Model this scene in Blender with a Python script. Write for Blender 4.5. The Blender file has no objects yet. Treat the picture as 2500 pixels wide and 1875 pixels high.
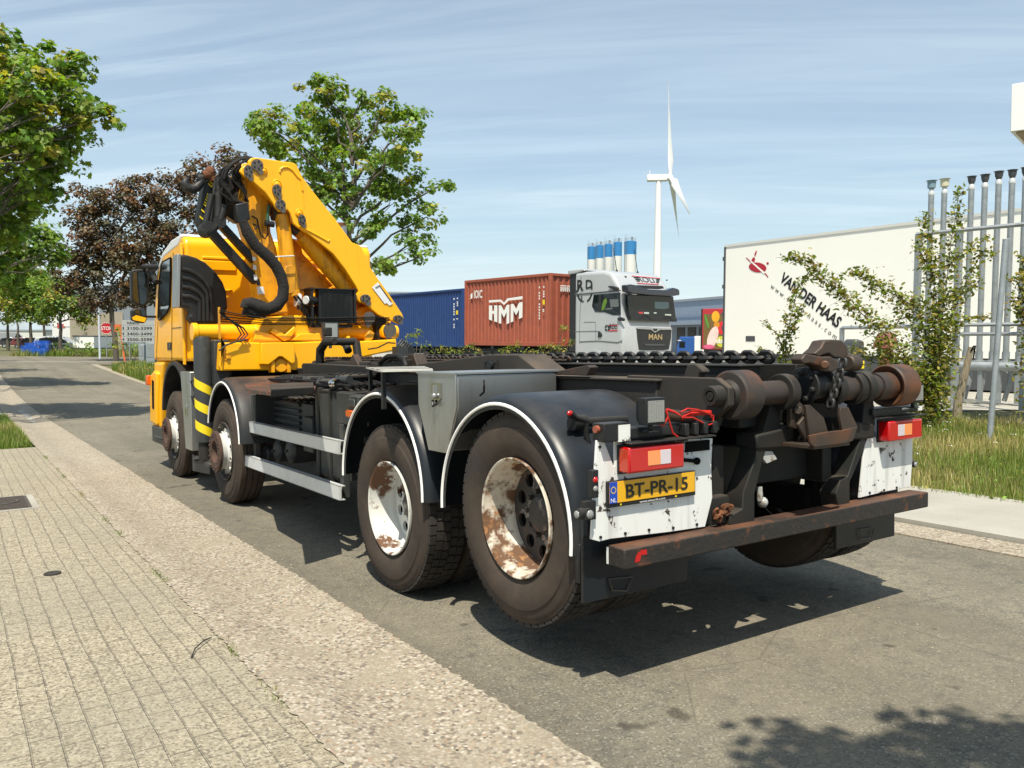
import bpy, bmesh, math, random
import numpy as np
from mathutils import Vector, Matrix
from math import radians as rad, sin, cos, pi
D = bpy.data; S = bpy.context.scene; COL = S.collection
# ---------------------------------------------------------------- camera, sky, sun
def axes(yaw, pitch, roll):
    d = Vector((sin(yaw)*cos(pitch), cos(yaw)*cos(pitch), sin(pitch)))
    r = Vector((cos(yaw), -sin(yaw), 0)); u = r.cross(d)
    c, s = cos(roll), sin(roll)
    return c*r + s*u, -s*r + c*u, d
CAMP = Vector((-3.554, -3.443, 1.546)); FPX = 2045.6
AT = axes(rad(33.85), rad(-2.33), rad(-.75))       # as seen from the cambered road the lorry stands on
AG = axes(rad(33.85), rad(-3.05), rad(.30))        # upright world
def m3(a): return Matrix((a[0], a[1], -a[2])).transposed()
Tm = Matrix.Translation(CAMP) @ (m3(AG) @ m3(AT).inverted()).to_4x4() @ Matrix.Translation(-CAMP)  # road frame -> world
cam = D.cameras.new('camera'); co = D.objects.new('camera', cam); COL.objects.link(co); S.camera = co
cam.sensor_width = 36; cam.lens = FPX/2500*36; cam.clip_start = .05; cam.clip_end = 6000
co.matrix_world = Matrix.Translation(CAMP) @ m3(AG).to_4x4()
def ray(a, x, y): return a[2] + a[0]*((x-1250)/FPX) - a[1]*((y-937.5)/FPX)
def pt(x, y, ax, val, a=AT):
    v = ray(a, x, y)
    if ax == 'd': return CAMP + v*val
    i = 'xyz'.index(ax); return CAMP + v*((val-CAMP[i])/v[i])
def gp(x, y, dep): return pt(x, y, 'd', dep, AG)
def z2(x, y): return 300+x*.3616, 350+y*.3616
def z3(x, y): return 350+x*.3617, 800+y*.3617
def z4(x, y): return 800+x*.4219, 850+y*.4219
def z5(x, y): return 1400+x*.42194, 800+y*.42194

W = D.worlds.new('World'); S.world = W; W.use_nodes = True
nt = W.node_tree; N = nt.nodes; L = nt.links
bg = N['Background']; bg.inputs[1].default_value = SKYSTR = .088
sky = N.new('ShaderNodeTexSky'); sky.sky_type = 'NISHITA'; sky.sun_disc = False
SUNV = Vector((-.32, -.41, 1)).normalized()
sky.sun_elevation = math.asin(SUNV.z); sky.sun_rotation = math.atan2(SUNV.x, SUNV.y)
sky.air_density = 1.0; sky.dust_density = 1.1; sky.ozone_density = 1.2
tc = N.new('ShaderNodeTexCoord'); sep = N.new('ShaderNodeSeparateXYZ'); L.new(tc.outputs['Generated'], sep.inputs[0])
def mth(op, a, b=None, c=None):
    n = N.new('ShaderNodeMath'); n.operation = op
    for i, v in enumerate((a, b, c)):
        if v is None: continue
        if isinstance(v, (int, float)): n.inputs[i].default_value = v
        else: L.new(v, n.inputs[i])
    return n.outputs[0]
zz = mth('MAXIMUM', sep.outputs[2], .04)
px_ = mth('DIVIDE', sep.outputs[0], mth('ADD', zz, .12)); py_ = mth('DIVIDE', sep.outputs[1], mth('ADD', zz, .12))
cmb = N.new('ShaderNodeCombineXYZ'); L.new(px_, cmb.inputs[0]); L.new(py_, cmb.inputs[1])
def clouds(rot, sc, nscale, det, lo, hi, dist):
    m0 = N.new('ShaderNodeMapping'); m0.inputs['Rotation'].default_value = (0, 0, rad(rot)); L.new(cmb.outputs[0], m0.inputs[0])
    mp = N.new('ShaderNodeMapping'); mp.inputs['Scale'].default_value = sc; L.new(m0.outputs[0], mp.inputs[0])
    n = N.new('ShaderNodeTexNoise'); n.inputs['Scale'].default_value = nscale; n.inputs['Detail'].default_value = det
    n.inputs['Distortion'].default_value = dist; n.inputs['Roughness'].default_value = .6
    L.new(mp.outputs[0], n.inputs[0])
    r = N.new('ShaderNodeMapRange'); r.inputs[1].default_value = lo; r.inputs[2].default_value = hi; L.new(n.outputs[0], r.inputs[0])
    return r.outputs[0]
c1 = clouds(38, (.30, 1.5, 1), .9, 7, .38, .78, .4); c2 = clouds(44, (.26, 2.0, 1), 1.7, 10, .47, .76, 1.1); c3 = clouds(60, (.4, .4, 1), .5, 3, .3, .75, 0)
cl = mth('MINIMUM', mth('ADD', mth('MULTIPLY', c1, .62), mth('MULTIPLY', mth('MULTIPLY', c2, c3), 1.25)), 1)
hz = mth('POWER', mth('SUBTRACT', 1, mth('MINIMUM', zz, 1)), 9)
tot = mth('MINIMUM', mth('ADD', mth('MULTIPLY', cl, .50), mth('ADD', mth('MULTIPLY', hz, .42), .20)), .9)
mixn = N.new('ShaderNodeMix'); mixn.data_type = 'RGBA'
gm = N.new('ShaderNodeMix'); gm.data_type = 'RGBA'; gm.blend_type = 'MULTIPLY'; gm.inputs[0].default_value = 1; L.new(sky.outputs[0], gm.inputs[6]); gm.inputs[7].default_value = (.98, 1.03, 1.0, 1)
L.new(tot, mixn.inputs[0]); L.new(gm.outputs[2], mixn.inputs[6]); mixn.inputs[7].default_value = (6.3, 7.4, 8.0, 1)
L.new(mixn.outputs[2], bg.inputs[0])
sl = D.lights.new('sun', 'SUN'); sl.energy = 4.3; sl.angle = rad(.5); sl.color = (1, .93, .79)
so = D.objects.new('sun', sl); COL.objects.link(so); so.rotation_euler = (-SUNV).to_track_quat('-Z', 'Y').to_euler(); so.location = (0, 0, 30)
S.view_settings.view_transform = 'Standard'; S.view_settings.look = 'None'; S.view_settings.exposure = 0.62; S.view_settings.gamma = 1
S.cycles.max_bounces = 6; S.cycles.transparent_max_bounces = 12

# ---------------------------------------------------------------- helpers
class MB:
    def __init__(s): s.v = []; s.f = []; s.m = []; s.c = 0
    def add(s, vs, fs):
        o = len(s.v); s.v += [tuple(v) for v in vs]; s.f += [tuple(i+o for i in f) for f in fs]; s.m += [s.c]*len(fs); return s
    def box(s, x0, x1, y0, y1, z0, z1):
        return s.hexa([(x0,y0,z0),(x1,y0,z0),(x1,y1,z0),(x0,y1,z0),(x0,y0,z1),(x1,y0,z1),(x1,y1,z1),(x0,y1,z1)])
    def hexa(s, p): return s.add(p, [(3,2,1,0),(4,5,6,7),(0,1,5,4),(1,2,6,5),(2,3,7,6),(3,0,4,7)])
    def obox(s, c, ex, ey, ez):   # centre + half vectors
        c, ex, ey, ez = map(Vector, (c, ex, ey, ez))
        return s.hexa([c+a*ex+b*ey+d*ez for a, b, d in ((-1,-1,-1),(1,-1,-1),(1,1,-1),(-1,1,-1),(-1,-1,1),(1,-1,1),(1,1,1),(-1,1,1))])
    def prism(s, poly, ext):
        n = len(poly); e = Vector(ext); p = [Vector(q) for q in poly]
        return s.add(p+[q+e for q in p], [tuple(range(n))[::-1], tuple(range(n, 2*n))]+[(i, (i+1) % n, (i+1) % n+n, i+n) for i in range(n)])
    def frame(s, d):
        d = Vector(d).normalized(); a = Vector((0,0,1)) if abs(d.z) < .9 else Vector((1,0,0))
        x = d.cross(a).normalized(); return x, d.cross(x)
    def cyl(s, p0, p1, r0, r1=None, n=16, cap=True):
        p0 = Vector(p0); p1 = Vector(p1); r1 = r0 if r1 is None else r1; x, y = s.frame(p1-p0)
        vs = [p+(x*cos(2*pi*i/n)+y*sin(2*pi*i/n))*r for p, r in ((p0, r0), (p1, r1)) for i in range(n)]
        fs = [(i, (i+1) % n, (i+1) % n+n, i+n) for i in range(n)]
        if cap: fs += [tuple(range(n))[::-1], tuple(range(n, 2*n))]
        return s.add(vs, fs)
    def tube(s, path, r, n=8, closed=False):
        P = [Vector(p) for p in path]; k = len(P); vs = []; fs = []; x = None
        R = r if isinstance(r, (list, tuple)) else [r]*k
        for j, p in enumerate(P):
            if closed: d = P[(j+1) % k]-P[j-1]
            else: d = P[min(j+1, k-1)]-P[max(j-1, 0)]
            d.normalize()
            if x is None: x, y = s.frame(d)
            else: x = (x-d*x.dot(d)).normalized(); y = d.cross(x)
            vs += [p+(x*cos(2*pi*i/n)+y*sin(2*pi*i/n))*R[j] for i in range(n)]
        for j in range(k if closed else k-1):
            q = (j+1) % k
            fs += [(j*n+i, j*n+(i+1) % n, q*n+(i+1) % n, q*n+i) for i in range(n)]
        if not closed: fs += [tuple(range(n))[::-1], tuple(range((k-1)*n, k*n))]
        return s.add(vs, fs)
    def lathe(s, prof, o, ax, n=48, cap=False):
        o = Vector(o); ax = Vector(ax).normalized(); x, y = s.frame(ax); k = len(prof)
        vs = [o+ax*h+(x*cos(2*pi*i/n)+y*sin(2*pi*i/n))*r for h, r in prof for i in range(n)]
        fs = [(j*n+i, j*n+(i+1) % n, (j+1)*n+(i+1) % n, (j+1)*n+i) for j in range(k-1) for i in range(n)]
        if cap: fs += [tuple(range(n))[::-1], tuple(range((k-1)*n, k*n))]
        return s.add(vs, fs)
    def sphere(s, c, r, n=12, sc=(1,1,1)):
        c = Vector(c); vs = []; fs = []; m = n//2
        for j in range(m+1):
            t = pi*j/m
            vs += [(c.x+r*sc[0]*sin(t)*cos(2*pi*i/n), c.y+r*sc[1]*sin(t)*sin(2*pi*i/n), c.z+r*sc[2]*cos(t)) for i in range(n)]
        fs = [(j*n+i, (j+1)*n+i, (j+1)*n+(i+1) % n, j*n+(i+1) % n) for j in range(m) for i in range(n)]
        return s.add(vs, fs)
    def pieces(s, gap=.004):
        n = len(s.f); par = list(range(len(s.v)))
        def fd(i):
            while par[i] != i: par[i] = par[par[i]]; i = par[i]
            return i
        for f in s.f:
            for i in f[1:]: par[fd(i)] = fd(f[0])
        G_ = {}
        for k, f in enumerate(s.f): G_.setdefault(fd(f[0]), []).append(k)
        gs = []
        for ks in G_.values():
            P = [s.v[i] for k in ks for i in s.f[k]]; gs.append([ks, [min(p[a] for p in P)-gap for a in range(3)], [max(p[a] for p in P)+gap for a in range(3)]])
        done = False
        while not done:
            done = True
            for i in range(len(gs)):
                for j in range(i+1, len(gs)):
                    if all(gs[i][1][a] <= gs[j][2][a] and gs[j][1][a] <= gs[i][2][a] for a in range(3)):
                        gs[i] = [gs[i][0]+gs[j][0], [min(gs[i][1][a], gs[j][1][a]) for a in range(3)], [max(gs[i][2][a], gs[j][2][a]) for a in range(3)]]; del gs[j]; done = False; break
                if not done: break
        out = []
        for ks, _, _ in gs:
            b = MB(); mp = {}
            for k in ks:
                for i in s.f[k]:
                    if i not in mp: mp[i] = len(b.v); b.v.append(s.v[i])
                b.f.append(tuple(mp[i] for i in s.f[k])); b.m.append(s.m[k])
            out.append(b)
        return out
    def build(s, name, mat, parent=None, **k):
        if name in SPLIT:
            r = [p.build1(name, mat, parent, **k) for p in s.pieces()]; return r[0]
        return s.build1(name, mat, parent, **k)
    def build1(s, name, mat, parent=None, bevel=0, loc=None, angle=38, seg=2, **tags):
        me = D.meshes.new(name); o = Vector(loc) if loc else Vector()
        me.from_pydata([tuple(Vector(v)-o) for v in s.v], [], s.f)
        ms = mat if isinstance(mat, (list, tuple)) else [mat]
        for m in ms: me.materials.append(m)
        if len(ms) > 1: me.polygons.foreach_set('material_index', s.m)
        bm = bmesh.new(); bm.from_mesh(me); bmesh.ops.remove_doubles(bm, verts=bm.verts, dist=1e-6); bmesh.ops.recalc_face_normals(bm, faces=bm.faces)
        for f in bm.faces: f.smooth = True
        for e in bm.edges:
            if len(e.link_faces) != 2 or e.calc_face_angle(0) > rad(angle): e.smooth = False
        bm.to_mesh(me); bm.free()
        ob = D.objects.new(name, me); COL.objects.link(ob)
        if parent: ob.parent = parent
        ob.location = o
        if bevel:
            b = ob.modifiers.new('bevel', 'BEVEL'); b.width = bevel; b.segments = seg; b.limit_method = 'ANGLE'; b.angle_limit = rad(35); b.harden_normals = False
        return tag(ob, **tags)
SPLIT = set('rail_bracket shaft_collar valve guide_plate white_paint_patch air_coupling pin_cover pin_boss bolt suspension_bracket air_tank tank_strap axle subframe_beam sliding_beam jib_arm side_window mudguard post lift_cylinder data_label antenna roof_marker_light wiper hose_loop intake_rib pedestal_bracket boom_rest plate_clip base_bolt leg_hose pressure_hose door_emblem_bar dashboard_item corner_marker bracket_hole mirror_arm support_leg rear_wall_rib door_seam chevron_mark step_support column_plate weld_bead'.split())
def tag(ob, label=None, cat=None, group=None, kind=None):
    if label: ob['label'] = label
    if cat: ob['category'] = cat
    if group: ob['group'] = group
    if kind: ob['kind'] = kind
    return ob
def thing(name, label, cat, loc=(0,0,0), rz=0, group=None, mat=None):
    o = D.objects.new(name, None); COL.objects.link(o); o.empty_display_size = .3
    if mat is not None: o.matrix_world = mat
    else: o.location = loc; o.rotation_euler = (0, 0, rz)
    return tag(o, label, cat, group)
def near(o): o.matrix_world = Tm @ o.matrix_basis; return o
def dup(root, loc=None, rz=None, label=None):
    def cp(o, par):
        c = o.copy(); COL.objects.link(c); c.parent = par
        for ch in list(o.children): cp(ch, c)
        return c
    r = cp(root, None)
    if loc is not None: r.location = loc
    if rz is not None: r.rotation_euler = (0, 0, rz)
    if label: r['label'] = label
    return r

MATS = {}
def M(name, col, rough=.5, metal=0, col2=None, s2=4, lo=.5, hi=.6, det=6, rough2=None, col3=None, s3=20, lo3=.6, hi3=.65, bump=0, bs=60, coat=0, spec=.5, var=.0, stretch=None, bdist=.002, dust=0, dustc=(.16,.125,.095), streak=0):
    m = D.materials.new(name); m.use_nodes = True; MATS[name] = m
    n = m.node_tree.nodes; l = m.node_tree.links; b = n['Principled BSDF']
    b.inputs['Roughness'].default_value = rough; b.inputs['Metallic'].default_value = metal
    b.inputs['Coat Weight'].default_value = coat; b.inputs['Coat Roughness'].default_value = .1; b.inputs['Specular IOR Level'].default_value = spec
    tcn = n.new('ShaderNodeTexCoord'); vec = tcn.outputs['Object']
    if stretch:
        mp = n.new('ShaderNodeMapping'); mp.inputs['Scale'].default_value = stretch; l.new(vec, mp.inputs[0]); vec = mp.outputs[0]
    def noise(sc, d=6, ro=.6):
        t = n.new('ShaderNodeTexNoise'); t.inputs['Scale'].default_value = sc; t.inputs['Detail'].default_value = d; t.inputs['Roughness'].default_value = ro
        l.new(vec, t.inputs[0]); return t.outputs[0]
    def ramp(src, lo, hi):
        r = n.new('ShaderNodeMapRange'); r.inputs[1].default_value = lo; r.inputs[2].default_value = hi; l.new(src, r.inputs[0]); return r.outputs[0]
    def mix(f, a, c):
        x = n.new('ShaderNodeMix'); x.data_type = 'RGBA'; l.new(f, x.inputs[0])
        for i, q in ((6, a), (7, c)):
            if isinstance(q, tuple): x.inputs[i].default_value = (*q, 1)
            else: l.new(q, x.inputs[i])
        return x.outputs[2]
    c = tuple(col)
    if var:
        c = mix(ramp(noise(1.7, 5), .3, .7), tuple(k*(1-var) for k in col), tuple(min(1, k*(1+var)) for k in col))
    f2 = None
    if col2: f2 = ramp(noise(s2, det, .65), lo, hi); c = mix(f2, c, tuple(col2))
    if col3: c = mix(ramp(noise(s3, 8, .7), lo3, hi3), c, tuple(col3))
    def mul(a_, c_):
        x = n.new('ShaderNodeMath'); x.operation = 'MULTIPLY'; l.new(a_, x.inputs[0])
        if isinstance(c_, float): x.inputs[1].default_value = c_
        else: l.new(c_, x.inputs[1])
        return x.outputs[0]
    if streak:      # grime running down
        mq = n.new('ShaderNodeMapping'); mq.inputs['Scale'].default_value = (1, 1, .10); l.new(tcn.outputs['Object'], mq.inputs[0]); t = n.new('ShaderNodeTexNoise'); t.inputs['Scale'].default_value = 17; t.inputs['Detail'].default_value = 5; l.new(mq.outputs[0], t.inputs[0])
        c = mix(mul(ramp(t.outputs[0], .54, .74), float(streak)), c, (.055, .035, .02))
    if dust:        # dust settled on upward faces
        gg = n.new('ShaderNodeNewGeometry'); sp_ = n.new('ShaderNodeSeparateXYZ'); l.new(gg.outputs['Normal'], sp_.inputs[0])
        c = mix(mul(mul(ramp(sp_.outputs[2], .60, .99), ramp(noise(3.1, 7), .30, .62)), float(dust)), c, tuple(dustc))
    if isinstance(c, tuple): b.inputs['Base Color'].default_value = (*c, 1)
    else: l.new(c, b.inputs['Base Color'])
    if f2 is not None and rough2 is not None:
        r = n.new('ShaderNodeMapRange'); r.inputs[3].default_value = rough; r.inputs[4].default_value = rough2; l.new(f2, r.inputs[0]); l.new(r.outputs[0], b.inputs['Roughness'])
    if bump:
        bn = n.new('ShaderNodeBump'); bn.inputs['Strength'].default_value = bump; bn.inputs['Distance'].default_value = bdist; l.new(noise(bs, 6), bn.inputs['Height']); l.new(bn.outputs[0], b.inputs['Normal'])
    return m
FRIM = M('front_rim_white', (.62,.62,.59), .45, col2=(.25,.20,.15), s2=5, lo=.55, hi=.8)
YEL = M('yellow_paint', (.96,.455,.002), .34, streak=.10, col2=(.50,.20,.008), s2=1.6, lo=.60, hi=1.0, rough2=.5, coat=.15, var=.04, bump=.06, bs=6, bdist=.01, col3=(.12,.05,.012), s3=7, lo3=.70, hi3=.80)
YEL2 = M('yellow_worn_paint', (.84,.37,.004), .42, streak=.55, col2=(.22,.085,.02), s2=2.2, lo=.52, hi=.85, col3=(.04,.018,.01), s3=9, lo3=.62, hi3=.72, bump=.1, bs=12, bdist=.01)
STEEL = M('dark_grey_steel', (.014,.015,.014), .6, spec=.3, dust=.8, dustc=(.07,.058,.046), col2=(.034,.027,.021), s2=3, lo=.42, hi=.8, col3=(.10,.038,.015), s3=14, lo3=.68, hi3=.76, bump=.25, bs=40)
STEEL2 = M('dusty_steel', (.042,.036,.030), .7, spec=.3, dust=.9, dustc=(.12,.09,.065), col2=(.036,.033,.030), s2=2.5, lo=.4, hi=.75, col3=(.15,.055,.022), s3=8, lo3=.62, hi3=.74, bump=.3, bs=50)
BLACK = M('black_plastic', (.015,.016,.017), .45, spec=.35, dust=.6, dustc=(.06,.052,.045), col2=(.05,.045,.04), s2=5, lo=.5, hi=.9, bump=.1, bs=30)
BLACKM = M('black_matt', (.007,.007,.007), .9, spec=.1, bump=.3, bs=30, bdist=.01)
BLACKG = M('greasy_black', (.012,.012,.012), .55, col2=(.07,.055,.045), s2=9, lo=.55, hi=.75, bump=.3, bs=60)
GREYP = M('grey_chassis_paint', (.034,.038,.039), .5, spec=.35, dust=.6, dustc=(.10,.085,.07), col2=(.11,.095,.075), s2=4, lo=.5, hi=.95, bump=.12, bs=25, col3=(.2,.08,.03), s3=10, lo3=.74, hi3=.8)
RUST = M('rust', (.13,.045,.018), .9, col2=(.25,.10,.035), s2=14, lo=.4, hi=.7, col3=(.04,.02,.014), s3=6, lo3=.5, hi3=.65, bump=.8, bs=80, bdist=.004)
RUSTS = M('worn_rusty_steel', (.062,.045,.034), .55, metal=.3, col2=(.17,.065,.025), s2=6, lo=.50, hi=.66, col3=(.04,.033,.03), s3=12, lo3=.5, hi3=.7, bump=.5, bs=50)
BUMP = M('rusty_bumper_paint', (.026,.023,.021), .6, spec=.35, dust=.75, dustc=(.17,.075,.04), col2=(.13,.050,.024), s2=8, lo=.56, hi=.68, col3=(.18,.075,.035), s3=13, lo3=.60, hi3=.70, bump=.8, bs=45, bdist=.006)
GUARD = M('mudguard_plastic', (.011,.014,.018), .38, dust=.75, dustc=(.055,.052,.052), spec=.4, col2=(.06,.050,.042), s2=1.6, lo=.52, hi=.95, rough2=.6, bump=.08, bs=9, bdist=.01, col3=(.10,.09,.08), s3=30, lo3=.70, hi3=.76)
GUARDR = M('mudguard_plastic_dusty', (.018,.020,.022), .5, dust=.9, dustc=(.12,.070,.045), spec=.35, col2=(.06,.045,.036), s2=1.3, lo=.6, hi=.9, rough2=.7, bump=.08, bs=9, bdist=.01)
RUB = M('tyre_rubber', (.042,.033,.026), .8, col2=(.085,.060,.043), s2=2.2, lo=.35, hi=.75, bump=.25, bs=45, col3=(.028,.025,.024), s3=4, lo3=.45, hi3=.75, spec=.3)
RUBD = M('tyre_tread_rubber', (.030,.027,.025), .8, col2=(.060,.050,.042), s2=6, lo=.45, hi=.8, bump=.3, bs=70, spec=.3)
RIMW = M('white_rim_paint', (.58,.58,.54), .45, col2=(.13,.065,.035), s2=3.6, lo=.52, hi=.56, rough2=.85, col3=(.30,.22,.14), s3=9, lo3=.64, hi3=.72, bump=.1, bs=30)
RIMR = M('flaking_rim_paint', (.60,.55,.46), .5, col2=(.12,.060,.030), s2=5, lo=.475, hi=.55, rough2=.85, col3=(.34,.16,.06), s3=16, lo3=.55, hi3=.66, bump=.4, bs=50)
HUB = M('rusty_hub', (.055,.032,.024), .85, col2=(.10,.050,.030), s2=12, lo=.4, hi=.7, bump=.5, bs=60)
ALU = M('brushed_aluminium', (.40,.41,.40), .40, metal=.85, col2=(.20,.17,.13), s2=6, lo=.55, hi=.95, bump=.15, bs=50, stretch=(1,1,.25))
GUARDRAIL = M('silver_rail', (.62,.64,.64), .42, metal=.15, col2=(.45,.46,.45), s2=3, lo=.5, hi=.8, bump=.05, bs=60)
WPAN = M('chipped_white_paint', (.74,.75,.73), .38, streak=.35, col2=(.05,.035,.028), s2=14, lo=.595, hi=.612, rough2=.8, col3=(.35,.30,.24), s3=40, lo3=.70, hi3=.72, bump=.2, bs=30, stretch=(1,1,.8))
WHITE = M('white_trim', (.88,.88,.86), .4)
WROOF = M('white_roof_paint', (.82,.82,.80), .3, coat=.3)
CHROME = M('chrome', (.62,.62,.62), .12, metal=1)
YCHEV = M('reflective_yellow', (.78,.58,.01), .5)
ORANGE = M('orange_lens', (.62,.10,.006), .2, coat=.6)
REDL = M('red_lens', (.48,.004,.006), .15, coat=.8, bump=.4, bs=260, bdist=.001)
WLENS = M('clear_lens', (.62,.56,.60), .2, coat=.8)
OLENS = M('amber_lens', (.85,.30,.10), .2, coat=.8)
LAMPG = M('lamp_glass', (.26,.27,.26), .15, coat=.8, bump=.8, bs=90)
PLATEY = M('number_plate_yellow', (.75,.40,.008), .35, coat=.4, col2=(.10,.06,.02), s2=26, lo=.64, hi=.68)
PLATEB = M('euro_blue', (.01,.06,.42), .4)
BLK = M('black_lettering', (.012,.012,.012), .5)
MIRG = M('mirror_glass', (.10,.115,.12), .04, metal=.9)
GLASS = M('dark_window_glass', (.010,.013,.012), .05, spec=.8, coat=.5)
ORREL = M('orange_primer', (.045,.035,.028), .6, col2=(.33,.08,.03), s2=4, lo=.54, hi=.6, col3=(.12,.04,.02), s3=20, lo3=.5, hi3=.6)
REDC = M('red_cable', (.50,.02,.012), .4)
HOSE = M('hose_rubber', (.012,.011,.010), .55, spec=.3, col2=(.08,.065,.055), s2=8, lo=.6, hi=.85, bump=.3, bs=90)
SLEEVE = M('hose_sleeve', (.013,.012,.011), .9, bump=.9, bs=38, bdist=.02)
PINM = M('pin_cover_grey', (.085,.078,.070), .5, col2=(.15,.11,.08), s2=9, lo=.5, hi=.8)
STICK = M('white_sticker', (.70,.72,.74), .4)
PERF = M('worn_white_tread_plate', (.62,.60,.54), .5, metal=.2, col2=(.2,.17,.13), s2=14, lo=.55, hi=.75)
GALV = M('galvanised_steel', (.36,.39,.40), .45, metal=.5, col2=(.27,.29,.30), s2=6, lo=.4, hi=.7)

def text(s, mat, parent, origin, xd, yd, w=None, h=None, name='lettering', ext=.0015, bold=False, off=.018, font=None, **tg):
    """writing as flat letters: lower left corner at origin, xd reading direction, yd up"""
    cu = D.curves.new(name, 'FONT'); cu.body = s; cu.size = 1; cu.resolution_u = 3
    if bold: cu.offset = off
    to = D.objects.new(name, cu); COL.objects.link(to)
    me = D.meshes.new_from_object(to, depsgraph=None) if False else None
    dg = bpy.context.evaluated_depsgraph_get(); dg.update()
    me = D.meshes.new_from_object(to.evaluated_get(dg)); D.objects.remove(to); D.curves.remove(cu)
    co_ = np.empty(len(me.vertices)*3); me.vertices.foreach_get('co', co_); co_ = co_.reshape(-1, 3)
    mn = co_[:, :2].min(0); mx = co_[:, :2].max(0); sx = (w/(mx-mn)[0]) if w else None; sy = (h/(mx-mn)[1]) if h else None
    if sx is None: sx = sy
    if sy is None: sy = sx
    xd = np.array(Vector(xd).normalized()); yd = np.array(Vector(yd).normalized()); nd = np.cross(xd, yd)
    q = (co_[:, :2]-mn)*[sx, sy]
    P = np.array(origin)[None]+q[:, :1]*xd+q[:, 1:]*yd
    fs = [tuple(p.vertices) for p in me.polygons]; D.meshes.remove(me)
    nm = D.meshes.new(name); nm.from_pydata((P+nd*ext).tolist(), [], fs); nm.materials.append(mat)
    o = D.objects.new(name, nm); COL.objects.link(o)
    if parent: o.parent = parent
    return tag(o, **tg)
# ---------------------------------------------------------------- ground
RH = Vector((cos(rad(33.85)), -sin(rad(33.85)), 0)); DH = Vector((sin(rad(33.85)), cos(rad(33.85)), 0))
def CL(X, dp, z=0): return Vector((CAMP.x, CAMP.y, 0))+RH*X+DH*dp+Vector((0, 0, z))   # metres across / ahead of the viewpoint
def smooth(a, b, t): t = min(1, max(0, (t-a)/(b-a))); return t*t*(3-2*t)
def G(x, y, dz=0):
    p = Tm @ Vector((x, y, dz)); d = math.hypot(x-CAMP.x, y-CAMP.y); w = smooth(22, 58, d)
    p.z = p.z*(1-w)+dz*w; return p
Ti = Tm.inverted()
def GW(p, dz=0):           # world xy -> point on the ground
    q = Ti @ Vector((p.x, p.y, 0)); return G(q.x, q.y, dz)
def sheet(name, xs, ys, dz, mat, fn=None, **k):
    vs = [(fn(x, y) if fn else G(x, y, dz)) for y in ys for x in xs]; n = len(xs)
    fs = [(j*n+i, j*n+i+1, (j+1)*n+i+1, (j+1)*n+i) for j in range(len(ys)-1) for i in range(n-1)]
    me = D.meshes.new(name); me.from_pydata(vs, [], fs); me.materials.append(mat)
    for p in me.polygons: p.use_smooth = True
    o = D.objects.new(name, me); COL.objects.link(o); return tag(o, **(k or dict(kind='structure')))
def lin(a, b, n): return [a+(b-a)*i/n for i in range(n+1)]
def gmat(name, build):
    m = D.materials.new(name); m.use_nodes = True; n = m.node_tree.nodes; l = m.node_tree.links; b = n['Principled BSDF']
    g = n.new('ShaderNodeNewGeometry')
    def tx(kind, sc, out=0, **kw):
        t = n.new('ShaderNodeTex'+kind); t.inputs['Scale'].default_value = sc
        for k, v in kw.items():
            if k in ('feature',): setattr(t, k, v)
            else: t.inputs[k].default_value = v
        l.new(kw.get('vec', g.outputs['Position']), t.inputs['Vector']); return t.outputs[out]
    def rmp(src, lo, hi, a=0, c=1):
        r = n.new('ShaderNodeMapRange'); r.inputs[1].default_value = lo; r.inputs[2].default_value = hi; r.inputs[3].default_value = a; r.inputs[4].default_value = c; l.new(src, r.inputs[0]); return r.outputs[0]
    def mx(f, a, c, mode='MIX'):
        x = n.new('ShaderNodeMix'); x.data_type = 'RGBA'; x.blend_type = mode
        if isinstance(f, (int, float)): x.inputs[0].default_value = f
        else: l.new(f, x.inputs[0])
        for i, q in ((6, a), (7, c)):
            if isinstance(q, tuple): x.inputs[i].default_value = (*q, 1)
            else: l.new(q, x.inputs[i])
        return x.outputs[2]
    def bmp(h, st, dist=.003):
        q = n.new('ShaderNodeBump'); q.inputs['Strength'].default_value = st; q.inputs['Distance'].default_value = dist; l.new(h, q.inputs['Height']); l.new(q.outputs[0], b.inputs['Normal'])
    build(n, l, b, g, tx, rmp, mx, bmp); return m
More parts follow.
